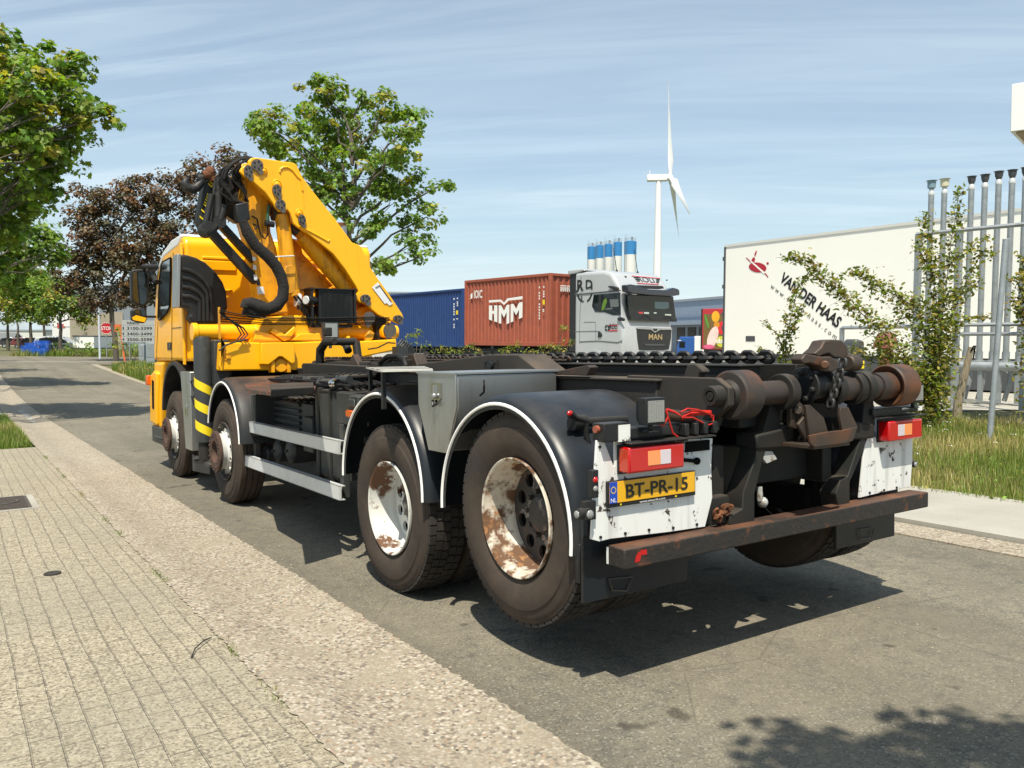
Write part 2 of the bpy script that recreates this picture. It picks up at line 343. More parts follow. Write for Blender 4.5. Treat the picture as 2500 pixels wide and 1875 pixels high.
def _asph(n, l, b, g, tx, rmp, mx, bmp):
    v = tx('Voronoi', 115, 1); sp = n.new('ShaderNodeSeparateColor'); l.new(v, sp.inputs[0])
    c = mx(rmp(tx('Noise', .9, Detail=6.), .32, .7), (.152, .137, .102), (.21, .188, .142))
    c = mx(rmp(tx('Noise', 9, Detail=8.), .48, .8), c, (.105, .098, .086))
    c = mx(rmp(sp.outputs[0], .80, .97, 0, .6), c, (.34, .32, .26))
    c = mx(rmp(sp.outputs[1], .72, .95, 0, .6), c, (.055, .052, .048))
    crack = tx('Voronoi', .75, 0, feature='DISTANCE_TO_EDGE'); w = n.new('ShaderNodeMath'); w.operation = 'MULTIPLY'
    l.new(rmp(crack, .0, .006, .55, 0), w.inputs[0]); l.new(rmp(tx('Noise', .45), .50, .58), w.inputs[1])
    c = mx(w.outputs[0], c, (.05, .045, .04))
    mt_ = n.new('ShaderNodeMapping'); mt_.inputs['Scale'].default_value = (1.5, .05, 1); l.new(g.outputs['Position'], mt_.inputs[0]); tn_ = n.new('ShaderNodeTexNoise'); tn_.inputs['Scale'].default_value = 1; tn_.inputs['Detail'].default_value = 4; l.new(mt_.outputs[0], tn_.inputs[0])
    c = mx(rmp(tn_.outputs[0], .45, .62, 0, .38), c, (.10, .090, .070)); c = mx(rmp(tx('Noise', .35, Detail=2.), .56, .575, 0, .22), c, (.21, .185, .14))
    c = mx(rmp(tx('Noise', 2.6, Detail=3.), .672, .70, 0, .7), c, (.052, .044, .036)); c = mx(rmp(tx('Noise', 22, Detail=8.), .62, .72, 0, .5), c, (.24, .21, .155))
    l.new(c, b.inputs['Base Color']); b.inputs['Roughness'].default_value = .9; b.inputs['Specular IOR Level'].default_value = .2; bmp(tx('Noise', 170, Detail=4.), .5)
def _aggr(light):
    def f(n, l, b, g, tx, rmp, mx, bmp):
        v = tx('Voronoi', 62, 1, Randomness=1.); sp = n.new('ShaderNodeSeparateColor'); l.new(v, sp.inputs[0])
        base = mx(rmp(tx('Noise', 1.6, Detail=6.), .35, .7), (.30, .26, .19), (.375, .33, .25)) if light else (.30, .28, .24)
        c = mx(rmp(sp.outputs[0], .62, .72, 0, .8), base, (.50, .45, .37)); c = mx(rmp(sp.outputs[1], .76, .84, 0, .85), c, (.13, .105, .085))
        c = mx(rmp(sp.outputs[2], .86, .92, 0, .6), c, (.34, .22, .14))
        c = mx(rmp(tx('Noise', 4.5, Detail=8.), .52, .66, 0, .75), c, (.33, .285, .21))
        d = tx('Voronoi', 62, 0); c = mx(rmp(d, .25, .6, 0, .35), c, (.14, .115, .09))
        l.new(c, b.inputs['Base Color']); b.inputs['Roughness'].default_value = .9; bmp(d, -.7, .008)
    return f
def _pave(n, l, b, g, tx, rmp, mx, bmp):
    br = n.new('ShaderNodeTexBrick'); mp = n.new('ShaderNodeMapping'); mp.inputs['Rotation'].default_value = (0, 0, rad(90)); l.new(g.outputs['Position'], mp.inputs[0])
    nz = n.new('ShaderNodeTexNoise'); nz.inputs['Scale'].default_value = 1.3; l.new(mp.outputs[0], nz.inputs[0])
    va = n.new('ShaderNodeVectorMath'); va.operation = 'MULTIPLY_ADD'; l.new(nz.outputs[1], va.inputs[0]); va.inputs[1].default_value = (.04, .04, 0); l.new(mp.outputs[0], va.inputs[2])
    l.new(va.outputs[0], br.inputs['Vector']); br.inputs['Scale'].default_value = 1; br.inputs['Brick Width'].default_value = .215; br.inputs['Row Height'].default_value = .107; br.inputs['Mortar Size'].default_value = .0050; br.inputs['Mortar Smooth'].default_value = .5
    br.inputs['Color1'].default_value = (.33, .285, .203, 1); br.inputs['Color2'].default_value = (.285, .245, .172, 1); br.inputs['Mortar'].default_value = (.195, .167, .12, 1)
    c = br.outputs[0]; v = tx('Voronoi', 95, 1); sp = n.new('ShaderNodeSeparateColor'); l.new(v, sp.inputs[0])
    c = mx(rmp(sp.outputs[0], .55, .85, 0, .8), c, (.45, .405, .305)); c = mx(rmp(sp.outputs[1], .60, .88, 0, .8), c, (.12, .10, .075))
    c = mx(rmp(tx('Noise', .8, Detail=7.), .42, .75, 0, .55), c, (.235, .215, .165)); c = mx(rmp(tx('Noise', 12, Detail=7.), .62, .75, 0, .5), c, (.20, .175, .13))
    l.new(c, b.inputs['Base Color']); b.inputs['Roughness'].default_value = .9
    s_ = n.new('ShaderNodeMath'); s_.operation = 'MULTIPLY_ADD'; l.new(br.outputs[1], s_.inputs[0]); s_.inputs[1].default_value = -2.5; l.new(tx('Noise', 150, Detail=4.), s_.inputs[2]); bmp(s_.outputs[0], .8, .005)
def _soil(n, l, b, g, tx, rmp, mx, bmp):
    c = mx(rmp(tx('Noise', .8, Detail=8.), .4, .65), (.085, .095, .03), (.17, .145, .08)); c = mx(rmp(tx('Noise', 14, Detail=8.), .5, .7), c, (.055, .065, .02))
    l.new(c, b.inputs['Base Color']); b.inputs['Roughness'].default_value = 1; bmp(tx('Noise', 25, Detail=8.), 1, .03)
def _conc(n, l, b, g, tx, rmp, mx, bmp):
    c = mx(rmp(tx('Noise', 1.1, Detail=8.), .35, .7), (.30, .285, .245), (.40, .38, .33)); c = mx(rmp(tx('Noise', 60, Detail=6.), .55, .75, 0, .6), c, (.2, .19, .16))
    l.new(c, b.inputs['Base Color']); b.inputs['Roughness'].default_value = .9; bmp(tx('Noise', 120), .3)
ASPH = gmat('asphalt', _asph); AGG = gmat('exposed_aggregate', _aggr(True)); PAVE = gmat('paving', _pave); SOIL = gmat('verge_soil', _soil); CONC = gmat('concrete', _conc)
far = [-1500, -600, -200, -90, -60]+lin(-45, -15, 10)
sheet('ground', far+lin(-12, 30, 28)+[34, 40, 50, 60, 90, 150, 300, 700, 1800], [-700, -200, -60, -25]+lin(-15, 70, 68)+[80, 100, 150, 300, 800, 2200], -.035, SOIL)
ys = lin(-14, 76, 90)
sheet('road', lin(-1.62, 2.86, 4), ys, 0, ASPH, fn=lambda x, y: G(x if x < 0 else x+max(0, min(.35, (y+.6)*.02)), y))
# the crossing road and the forecourt beyond, laid out in the upright frame
sheet('crossing_road', lin(-75, 6, 20), lin(0, 1, 6), 0, ASPH, fn=lambda X, t: GW(CL(X, (48+(-X-12)*.02)*(1-t)+66*t), .006))
sheet('stop_line_strip', lin(-34, -20.5, 12), lin(52.2, 52.9, 1), 0, CONC, fn=lambda X, y: GW(CL(X, y+(X+20)*.10), .013))
sheet('yard', lin(-14, 60, 20), lin(19.6, 120, 20), 0, CONC, fn=lambda X, d: GW(CL(X+max(0, (14-X)*.02*(d-19.6)) if False else X, d), -.012))
# exposed-aggregate gutter: dished band between paving and asphalt
def prof(x):
    t = (x+2.42)/.80; return .052 if t < 0 else .045*(1-smooth(.10, .45, t))-.018*math.exp(-((t-.62)/.2)**2)+.006
_rr = random.Random(4)
sheet('gutter', lin(-2.42, -1.60, 16), lin(-14, 46, 2200), 0, AGG, fn=lambda x, y: G(x+(_rr.uniform(-.014, .010) if x > -1.61 else _rr.uniform(-.010, .012) if x < -2.41 else 0), y, prof(x)+.0015*_rr.random()))
sheet('pavement', [-9, -8, -7, -6, -5, -4, -3, -2.405], lin(-14, 12.4, 22), .045, PAVE)
sheet('driveway', [-12, -9, -6, -4, -2.43], lin(21, 26.5, 6), .05, CONC)
def edge_curb(name, x0, x1, y0, y1, z, mat, wob=0):
    vs = []; fs = []; ys_ = lin(y0, y1, max(4, int(y1-y0)))
    for y in ys_:
        a = x0+max(0, min(.35, (y+.6)*.02)); b = x1+max(0, min(.35, (y+.6)*.02))
        vs += [G(a, y, -.02), G(a, y, z), G(b, y, z+.01), G(b, y, -.02)]
    for j in range(len(ys_)-1):
        for i in range(3): fs.append((j*4+i, j*4+i+1, j*4+i+5, j*4+i+4))
    me = D.meshes.new(name); me.from_pydata(vs, [], fs); me.materials.append(mat); o = D.objects.new(name, me); COL.objects.link(o); return tag(o, kind='structure')
edge_curb('kerb_gutter', 2.80, 3.16, -14, 50, .012, AGG)
edge_curb('pavement_slab', 3.17, 4.74, -14, 24, .06, CONC)
# cast-iron drain cover in its concrete frame, set in the paving
_t = thing('drain_cover', 'ribbed cast iron drain cover in a concrete frame in the paving', 'drain cover', (-3.16, 6.5, .047)); near(_t)
b_ = MB(); b_.box(-.36, .30, -.50, .46, -.01, .004)
b_.build('frame', CONC, _t)
b_ = MB(); b_.box(-.30, .24, -.44, .40, .004, .008)
for i in range(11): b_.box(-.27, .21, -.40+i*.072, -.37+i*.072, .008, .018)
b_.lathe([(.012, .16), (.024, .16), (.024, .185), (.012, .185)], (-.03, 0, 0), (0, 0, 1), 24)
b_.build('grate', M('cast_iron', (.075, .062, .052), .7, bump=.3, bs=60), _t)
P0 = pt(467, 1605, 'z', .055); P1 = pt(516, 1556, 'z', .055)
b_ = MB(); b_.tube([P0, P0.lerp(P1, .35)+Vector((-.012, .02, .006)), P0.lerp(P1, .7)+Vector((-.006, .01, .012)), P1], .0032, 6)
near(b_.build('twig', BLKM if False else D.materials['black_lettering'], label='thin dark curved twig lying on the paving near the gutter', cat='twig'))
_t = MB(); _p = pt(128, 1399, 'z', .052); _t.lathe([(-.004, .001), (.002, .03), (.0035, .052), (-.004, .055)], _p, (0, 0, 1), 16)
near(_t.build('paving_stud', D.materials['dark_grey_steel'], label='small dark round cap set flush in the paving', cat='cap', loc=_p))
# ---------------------------------------------------------------- the yellow crane lorry (built in the frame of the road it stands on)
TR = thing('crane_truck', 'yellow four-axle truck with folded loader crane and bare black chain-lift chassis, seen from behind', 'truck', mat=Tm)
MT = D.materials
def poly(f, pts, ax, val): return [pt(*f(x, y), ax, val) for x, y in pts]
def ext(i, t): v = Vector(); v[i] = t; return v
# --- wheels
def tyre(x, y, z, w=.30, blocks=True, seed=0):
    """outer face towards -x at x"""
    r = .54; b = MB(); rb = r-.012 if blocks else r
    pr = [(.055, .292), (.030, .300), (.018, .318), (.004, .345), (-.004, .385), (-.006, .42), (-.001, .452), (.004, .456), (.006, .462), (.010, .485), (.014, .50), (.017, .503), (.022, .517), (.034, rb-.004), (.05, rb)]
    for k in ([] if blocks else [.09, .15, .21]): pr += [(k-.006, rb), (k-.005, rb-.014), (k+.005, rb-.014), (k+.006, rb)]
    pr += [(w-h, q) for h, q in pr[14::-1]]
    b.lathe(pr, (x, y, z), (1, 0, 0), 72)
    if blocks:
        n = 54; b.c = 1
        for j in range(n):
            a = 2*pi*j/n+seed*.03
            for k in range(5):
                x0 = .026+k*(w-.052)/5; x1 = x0+(w-.052)/5-.007; aa = a+(.03 if k % 2 else 0)+.012*k
                da = 2*pi/n*.40
                lo = .505 if k in (0, 4) else .52; c = []
                for rr in (lo, r if k not in (0, 4) else r-.003):
                    for u, v in ((x0, -da), (x1, -da), (x1, da), (x0, da)):
                        c.append((x+u, y+rr*sin(aa+v), z+rr*cos(aa+v)))
                b.hexa(c)
    return b
def disc_holes(b, x, y, z, r0, r1, nh, rh, n=24, xo=None):
    """annular plate facing -x with real round holes"""
    xo = x if xo is None else xo; vs = []; w = pi/nh
    for h in range(nh):
        a = 2*pi*h/nh; rm = (r0+r1)/2; hh = (r1-r0)/2; base = len(b.v); V = []; F = []
        ca = [math.atan2(sy*hh, sx*w*rm) for sx, sy in ((1, 1), (-1, 1), (-1, -1), (1, -1))]
        ang = sorted(set([2*pi*i/n for i in range(n)]+[c % (2*pi) for c in ca]))
        for t in ang:
            c, s = cos(t), sin(t); k = min((w*rm)/abs(c) if abs(c) > 1e-9 else 9, hh/abs(s) if abs(s) > 1e-9 else 9)
            for u, v in ((c*k, s*k), (c*rh, s*rh)):
                q = a+u/rm; rr = rm+v; f = (rr-r0)/(r1-r0)
                V.append((x+(xo-x)*f, y+rr*sin(q), z+rr*cos(q)))
            q = a+c*rh/rm; V.append((x+.02, y+(rm+s*rh)*sin(q), z+(rm+s*rh)*cos(q)))
        m = len(ang)
        for i in range(m):
            j = (i+1) % m; F += [(i*3, j*3, j*3+1, i*3+1), (i*3+1, j*3+1, j*3+2, i*3+2)]
        b.add(V, F)
def dual_wheel(x, y, z, rimmat, seed, lbl):
    w = tyre(x, y, z, seed=seed).build('rear_wheel', [RUB, RUBD], TR, label=lbl)
    b = MB(); b.lathe([(.022, .300), (.006, .303), (.002, .298), (.008, .288), (.035, .283), (.045, .277), (.13, .272), (.15, .262), (.165, .255), (.185, .255)], (x, y, z), (1, 0, 0), 72)
    b.build('rim', rimmat, w)
    b = MB(); disc_holes(b, x+.185, y, z, .135, .255, 10, .036); b.lathe([(.185, .135), (.19, .125), (.19, .11), (.19, .0001)], (x, y, z), (1, 0, 0), 40)
    for i in range(10): a = 2*pi*i/10+.3; p = (x+.19, y+.118*sin(a), z+.118*cos(a)); b.cyl(p, (p[0]-.03, p[1], p[2]), .014, n=6)
    b.build('rim_disc', RIMW if rimmat is RIMW else D.materials['dark_wheel_disc'], w)
    b = MB(); b.lathe([(.19, .095), (.16, .09), (.15, .075), (.15, .0001)], (x, y, z), (1, 0, 0), 32); b.build('hub', D.materials['dark_wheel_disc'], w)
    b = MB(); b.cyl((x+.215, y, z), (x+.225, y, z), .25, n=32); b.build('hole_shade_disc', BLACKM, w)  # dark disc added behind the rim holes so they look shaded
    return w
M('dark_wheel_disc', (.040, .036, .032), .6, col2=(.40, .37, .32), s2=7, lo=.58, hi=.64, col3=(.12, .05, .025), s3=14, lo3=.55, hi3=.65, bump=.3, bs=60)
LIFT = .168
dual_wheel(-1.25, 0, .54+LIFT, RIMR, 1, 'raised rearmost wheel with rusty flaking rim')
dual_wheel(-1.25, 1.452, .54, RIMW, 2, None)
for x, y, dz, s in ((-.93, 0, LIFT, 3), (-.93, 1.452, 0, 4), (.95, 0, LIFT, 5), (.63, 0, LIFT, 6), (.95, 1.452, 0, 7), (.63, 1.452, 0, 8)):
    tyre(x, y, .54+dz, seed=s).build('inner_tyre' if abs(x) < .95 and x != .95 else 'rear_wheel', [RUB, RUBD], TR)
def front_wheel(x, y, z, side=-1):
    w = tyre(x, y, z, blocks=False).build('front_wheel', RUB, TR)
    if side > 0: return
    b = MB(); b.lathe([(.022, .300), (.006, .303), (.0, .298), (.008, .287), (.04, .281), (.07, .262), (.09, .25)], (x, y, z), (1, 0, 0), 64); b.c = 1  # barrel takes the dark wheel colour to stand for shade inside the rim
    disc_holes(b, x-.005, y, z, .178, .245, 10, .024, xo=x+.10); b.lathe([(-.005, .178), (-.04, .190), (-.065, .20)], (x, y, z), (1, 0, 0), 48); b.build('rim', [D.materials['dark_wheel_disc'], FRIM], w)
    b = MB(); b.lathe([(-.060, .212), (-.085, .214), (-.092, .206), (-.092, .115), (-.04, .105), (.0, .09), (.0, .0001)], (x, y, z), (1, 0, 0), 48)
    for i in range(20): a = 2*pi*i/20; r = .165 if i % 2 else .180; p = Vector((x-.092, y+r*sin(a), z+r*cos(a))); b.cyl(p, p+Vector((-.014, 0, 0)), .0095, n=6)
    b.build('hub', HUB, w)
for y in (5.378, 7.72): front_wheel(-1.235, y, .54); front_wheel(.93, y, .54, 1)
b = MB()
for y, dz in ((0, LIFT), (1.452, 0), (5.378, 0), (7.72, 0)):
    b.cyl((-.9, y, .54+dz), (.9, y, .54+dz), .075, n=14)
    if y < 2: b.sphere((0, y, .54+dz), .22, 14)
b.build('axle', STEEL, TR)
# --- chassis rails, crossmembers
b = MB()
for s in (-1, 1): b.box(s*.43-.04, s*.43+.04, -.60, 8.6, .80, 1.06)
for y in (-.5, .7, 2.6, 3.6, 4.6): b.box(-.39, .39, y, y+.1, .82, 1.04)
b.box(-.39, .39, 1.0, 1.02, .62, 1.10)
b.build('chassis_frame', STEEL, TR, bevel=.006)
b = MB()
for s in (-1, 1): b.box(s*.62-.12, s*.62+.06, -.46, -.40, .60, 1.12); b.box(s*.5-.06, s*.5+.06, -.45, 2.1, .60, .74)
b.box(-.5, .5, .6, .7, .5, .8); b.build('suspension_bracket', BLACKM, TR)
# --- mudguards with white edge trim
def guard(y, z, r, x0, x1, a0, a1, mat, trim=True, inner=True):
    """arched guard about (y,z); angles from -y horizontal over the top"""
    b = MB(); n = 30; sec = [(x0, r-.020), (x0-.004, r+.004), (x0+.012, r+.024), (x0+.05, r+.040), (x0+.12, r+.046), (x1, r+.046)]
    vs = []; fs = []
    full = sec+[(q[0], q[1]-.012) for q in sec[::-1]]; m = len(full)
    for j in range(n+1):
        a = a0+(a1-a0)*j/n
        vs += [(px, y-rr*cos(a), z+rr*sin(a)) for px, rr in full]
    for j in range(n):
        fs += [(j*m+i, j*m+(i+1) % m, (j+1)*m+(i+1) % m, (j+1)*m+i) for i in range(m)]
    fs += [tuple(range(m))[::-1], tuple(range(n*m, n*m+m))]
    b.add(vs, fs); g = b.build('mudguard', mat, TR, angle=50)
    if trim:
        t = MB(); t.tube([(x0-.006, y-(r-.004)*cos(a), z+(r-.004)*sin(a)) for a in lin(a0, a1, 40)], .009, 6); t.build('edge_trim', WHITE, g)
    return g
g3 = guard(1.507, .68, .60, -1.27, -.60, rad(-2), rad(180), GUARD)
g4 = guard(.085, .685, .595, -1.27, -.60, rad(-6), rad(182), GUARD)
g2 = guard(5.27, .675, .585, -1.26, -.64, rad(0), rad(167), GUARDR)
guard(1.507, .68, .60, .62, 1.27, 0, rad(180), GUARD, False); guard(.085, .685, .595, .62, 1.27, 0, rad(180), GUARD, False); guard(5.27, .675, .585, .62, 1.26, 0, rad(170), GUARDR, False)
b = MB(); b.box(-1.265, -.62, -.575, -.555, .42, .80); b.box(-1.26, -.64, -.545, -.51, .5, .68)
mf = b.build('mudflap', GUARD, TR, bevel=.004)
_q = poly(z5, [(205, 1455), (345, 1440), (310, 1522), (226, 1520)], 'y', -.582); b = MB(); b.tube(_q, .0035, 5, True); b.build('emblem_outline', PINM, mf)
b = MB(); b.box(.55, 1.12, -.575, -.555, .40, .62); mf2 = b.build('mudflap', GUARD, TR, bevel=.004)
b = MB(); b.tube(poly(z5, [(1655, 1168), (1740, 1156), (1722, 1215), (1662, 1226)], 'y', -.585), .003, 5, True); b.build('emblem_outline', PINM, mf2)
# small step between guard 2 and the deck
# --- side guard rails
for z0, z1, zr0, zr1 in ((.784, .887, 0, 0), (.439, .548, 0, 0)):
    b = MB(); b.box(-1.172, -1.155, 2.44, 5.03, z0, z1); b.box(-1.172, -1.125, 2.44, 5.03, z1-.006, z1); b.box(-1.172, -1.125, 2.44, 5.03, z0, z0+.006)
    for y in (2.54, 4.8): b.box(-1.154, -1.11, y, y+.06, z0+.01, z1-.01)
    b.build('side_guard_rail', GUARDRAIL, TR)
b = MB()
for y in (2.50, 4.70): b.box(-1.11, -1.06, y, y+.07, .44, 1.0); b.box(-1.06, -.45, y, y+.07, .92, .99)
b.box(-1.19, -1.15, 2.16, 2.19, .62, 1.22); b.box(-1.15, -.6, 4.62, 4.66, .75, 1.15)
b.build('rail_bracket', GREYP, TR, bevel=.004)
# --- machinery along the left side
def Y(u, v, x): return pt(*z3(u, v), 'x', x)
b = MB(); x = -1.0    # fuel tank with straps
y1 = Y(1150, 600, x).y; y0 = Y(1305, 600, x).y; zt = Y(1230, 415, x).z
b.box(x, -.5, y0, y1, .50, zt); ft = b.build('fuel_tank', GREYP, TR, bevel=.05, seg=4)
b = MB()
for k in (.2, .72): yy = y0+(y1-y0)*k; b.box(x-.008, -.49, yy, yy+.045, .49, zt+.008)
b.build('tank_strap', STEEL, ft, bevel=.006)
b = MB(); b.cyl((x+.30, (y0+y1)/2+.18, zt-.01), (x+.30, (y0+y1)/2+.18, zt+.05), .035, n=18); b.build('filler_cap', CHROME, ft, bevel=.006)
b = MB(); x = -.92; ya = Y(1145, 560, x).y; yb = Y(820, 560, x).y; zt = Y(1000, 500, x).z; zb = Y(1000, 700, x).z
b.box(x, -.45, ya, yb, zb, zt)
for k in range(5): b.box(x-.025, x, ya+.30, yb-.05, zb+.02+k*(zt-zb)/5, zb+.02+k*(zt-zb)/5+.032)
for k in range(7): b.box(x+.02, -.5, ya+.05+k*(yb-ya)/7.5, ya+.13+k*(yb-ya)/7.5, zt, zt+.02)
bx = b.build('battery_box', GREYP, TR, bevel=.018, seg=3)
b = MB()
for k, (u, v, r) in enumerate(((830, 850, .085), (910, 830, .11), (1000, 830, .12))):
    p = Y(u, v, -.98); b.cyl((p.x, p.y, p.z), (p.x+.5, p.y, p.z), r, n=24); b.sphere(p, r, 16, (.35, 1, 1)); b.cyl((p.x-.06, p.y, p.z), (p.x, p.y, p.z), .013, n=8)
b.build('air_tank', GREYP, TR)
b = MB(); p = Y(1075, 600, -1.02); q = Y(1145, 850, -1.02); b.box(-1.02, -.7, q.y, p.y, q.z, p.z); b.build('valve_block', GREYP, TR, bevel=.01)
b = MB(); p = Y(1300, 430, -1.1); b.box(-1.10, -1.08, 2.08, p.y, 1.0, 1.24); b.box(-1.12, -1.1, 2.02, 2.20, 1.02, 1.16); b.cyl((-1.12, 2.12, .93), (-1.0, 2.12, .93), .04, n=14); b.build('electric_panel', GREYP, TR, bevel=.008)
p = pt(*z3(1357, 555), 'x', -1.24); q = pt(*z3(1410, 610), 'x', -1.24)
b = MB(); b.box(-1.235, -1.20, q.y, p.y, q.z, p.z); b.build('side_marker_light', ORANGE, TR, bevel=.008)
b = MB(); b.box(-1.20, -1.12, q.y-.01, p.y+.02, p.z-.02, p.z+.10); b.box(-1.22, -1.20, q.y+.02, p.y-.01, p.z+.02, p.z+.08); b.build('light_bracket', GREYP, TR, bevel=.01)
# dark floor of frame between: engine, gearbox bulk
b = MB(); b.box(-.40, .9, 3.6, 4.7, .45, .98); b.box(-.5, .5, 4.8, 6.9, .55, 1.1); b.box(.5, 1.05, 2.3, 4.5, .5, 1.15); b.cyl((0, .2, .62), (0, 3.6, .75), .05, n=12); b.build('gearbox', STEEL, TR, bevel=.03)
# orange/black support plate with hoses above the side equipment
zt = 1.27
b = MB(); b.prism(poly(z3, [(680, 400), (870, 378), (1170, 405), (1160, 440), (860, 462), (700, 440)], 'z', 1.235), (0, 0, .03)); b.build('valve_plate', ORREL, TR, bevel=.004)
b = MB(); b.prism(poly(z3, [(860, 420), (1150, 408), (1150, 450), (860, 470)], 'z', 1.262), (0, 0, .05)); b.box(-1.0, -.62, 2.6, 4.3, 1.21, 1.235); b.build('support_bracket', STEEL, TR, bevel=.006)
b = MB(); random.seed(5)
for k in range(9):
    y_ = 4.6-random.random()*.3; x_ = -1.05+.055*k; b.tube([(x_, y_, 1.30+.01*(k % 3)), (x_+.03, 3.9, 1.31+.012*(k % 4)), (x_+.08, 3.2, 1.30+.015*(k % 3)), (x_+.1, 2.7, 1.28)], .011+.004*(k % 3), 7)
b.tube(poly(z3, [(860, 352), (950, 365), (1080, 385), (1150, 392)], 'x', -.98), .016, 8)
b.build('hydraulic_hose', HOSE, TR)
b = MB()
for (u, v, r, l) in ((1030, 350, .035, .3), (1110, 350, .03, .25), (700, 380, .04, .12), (680, 400, .03, .1), (1210, 375, .04, .2), (1335, 350, .035, .1)):
    p = Y(u, v, -.95); b.cyl(p, p+Vector((l*.3, -l, 0)), r, n=14); b.cyl(p, p+Vector((-.01, .03, 0)), r*1.25, n=6)
b.build('valve', GREYP, TR)
p = Y(1285, 375, -1.0); b = MB(); b.sphere(p, .045, 14, (1, 1.1, .9)); b.cyl(p, p+Vector((0, -.09, 0)), .035, n=14); b.build('hydraulic_fitting', CHROME, TR)
p = Y(1435, 350, -.75); b = MB(); b.cyl((p.x, p.y, 1.16), (p.x, p.y, 1.335), .14, n=28); b.cyl((p.x, p.y, 1.335), (p.x, p.y, 1.36), .175, n=28)
for k in range(14): a = 2*pi*k/14; b.cyl((p.x+.155*cos(a), p.y+.155*sin(a), 1.36), (p.x+.155*cos(a), p.y+.155*sin(a), 1.374), .011, n=6)
b.build('filter_housing', STEEL, TR, bevel=.005)
# perforated step plate
b = MB(); q = poly(z3, [(1503, 276), (1602, 300), (1955, 292), (1890, 268)], 'z', 1.425); b.prism(q, (0, 0, .012)); b.c = 1
for i in range(3):
    for j in range(11):
        u = (j+.5)/11; v = (i+.5)/3; a = q[0].lerp(q[3], u); c = q[1].lerp(q[2], u); m = a.lerp(c, v); b.box(m.x-.022, m.x+.022, m.y-.018, m.y+.018, 1.438, 1.4405)
stp = b.build('step_plate', [PERF, BLACK], TR)
b = MB(); m = q[0].lerp(q[2], .5)
for k in (0, 1, 2, 3): c = q[k].lerp(m, .15); b.box(c.x-.012, c.x+.012, c.y-.012, c.y+.012, 1.2, 1.425)
b.box(m.x+.15, m.x+.5, m.y-.2, m.y+.25, 1.2, 1.33); b.build('step_support', BLACK, TR)
b = MB(); b.tube(poly(z3, [(1595, 300), (1600, 230), (1650, 195), (1720, 190), (1760, 215), (1775, 262)], 'x', -.62), .022, 10); b.tube(poly(z3, [(1620, 300), (1630, 240), (1680, 212), (1740, 215), (1765, 262)], 'x', -.55), .018, 10); b.build('hose_loop', HOSE, TR)
# --- aluminium tool box
b = MB(); x0, x1 = -1.275, -.60; ya, yb = .49, .918
b.prism([(x0, ya, 1.415), (x0, yb, 1.415), (x0, yb, 1.24), (x0, .80, .985), (x0, .61, .985), (x0, ya, 1.24)], (x1-x0, 0, 0))
tb = b.build('tool_box', ALU, TR, bevel=.008)
b = MB(); b.prism([(x0-.012, ya-.006, 1.424), (x0-.012, yb+.004, 1.424), (x0-.012, yb+.004, 1.24), (x0-.012, .808, .978), (x0-.012, .602, .978), (x0-.012, ya-.006, 1.24)], (.010, 0, 0)); dr = b.build('tool_box_door', ALU, tb, bevel=.003)
b = MB(); b.box(x0-.02, x1+.02, ya-.006, yb+.006, 1.416, 1.426); b.build('lid_edge', ALU, tb)
p = pt(*z4(602, 200), 'x', x0-.014); q = pt(*z4(660, 290), 'x', x0-.014)
b = MB(); b.box(x0-.020, x0-.013, q.y, p.y, q.z, p.z); b.prism([(x0-.020, q.y, q.z), (x0-.020, p.y, q.z), (x0-.020, (p.y+q.y)/2, q.z-.03)], (.007, 0, 0)); b.c = 1
m = (p+q)/2; b.box(x0-.034, x0-.02, m.y-.012, m.y+.012, m.z-.02, p.z-.012); b.sphere((x0-.03, m.y, m.z-.03), .018, 10); b.c = 2; b.tube([(x0-.03, m.y+.02, q.z-.015), (x0-.04, m.y, q.z-.045), (x0-.03, m.y-.03, q.z-.03)], .008, 7)
b.build('box_latch', [CHROME, ALU, BLACK], tb)
b = MB(); b.box(-1.0, -.6, ya-.02, ya-.006, 1.05, 1.20); b.cyl((-1.10, ya-.02, 1.24), (-1.10, ya-.08, 1.24), .025, n=12); b.tube([(-1.16, .44, 1.30), (-1.16, .40, 1.32), (-1.17, .38, 1.36), (-1.165, .39, 1.385)], .006, 6); b.build('box_bracket', STEEL, tb)
# --- lift frame: beams, hump plates, chain
b = MB(); b.box(-.56, -.40, -.30, 5.0, 1.12, 1.385); b.box(-.58, -.38, -.32, 5.0, 1.372, 1.388); b.box(.40, .56, -.30, 5.0, 1.12, 1.385); b.build('subframe_beam', STEEL2, TR, bevel=.006)
b = MB(); b.box(-.30, -.14, -.62, 5.2, 1.14, 1.452); b.box(-.315, -.125, -.64, 5.2, 1.445, 1.458); b.box(.14, .30, -.62, 5.2, 1.14, 1.452); b.box(-.14, .14, -.3, 5.0, 1.30, 1.42)
b.build('sliding_beam', STEEL, TR, bevel=.006)
b = MB(); hp = poly(z4, [(520, 92), (935, 38), (1100, 38), (1222, 135)], 'x', -.585); hp += [Vector((-.585, hp[3].y-.06, 1.12)), Vector((-.585, hp[0].y, 1.12))]
b.prism(hp, (.22, 0, 0)); hm = b.build('hinge_housing', STEEL2, TR, bevel=.006)
p = pt(*z4(950, 100), 'x', -.59); b = MB(); b.box(-.60, -.585, p.y-.07, p.y+.08, p.z-.03, p.z+.035); b.cyl((-.615, p.y, p.z), (-.60, p.y, p.z), .03, n=16)
for s in (-.05, .06): b.cyl((-.61, p.y+s, p.z+.02), (-.60, p.y+s, p.z+.02), .01, n=6)
b.build('hinge_plate', BLACK, hm)
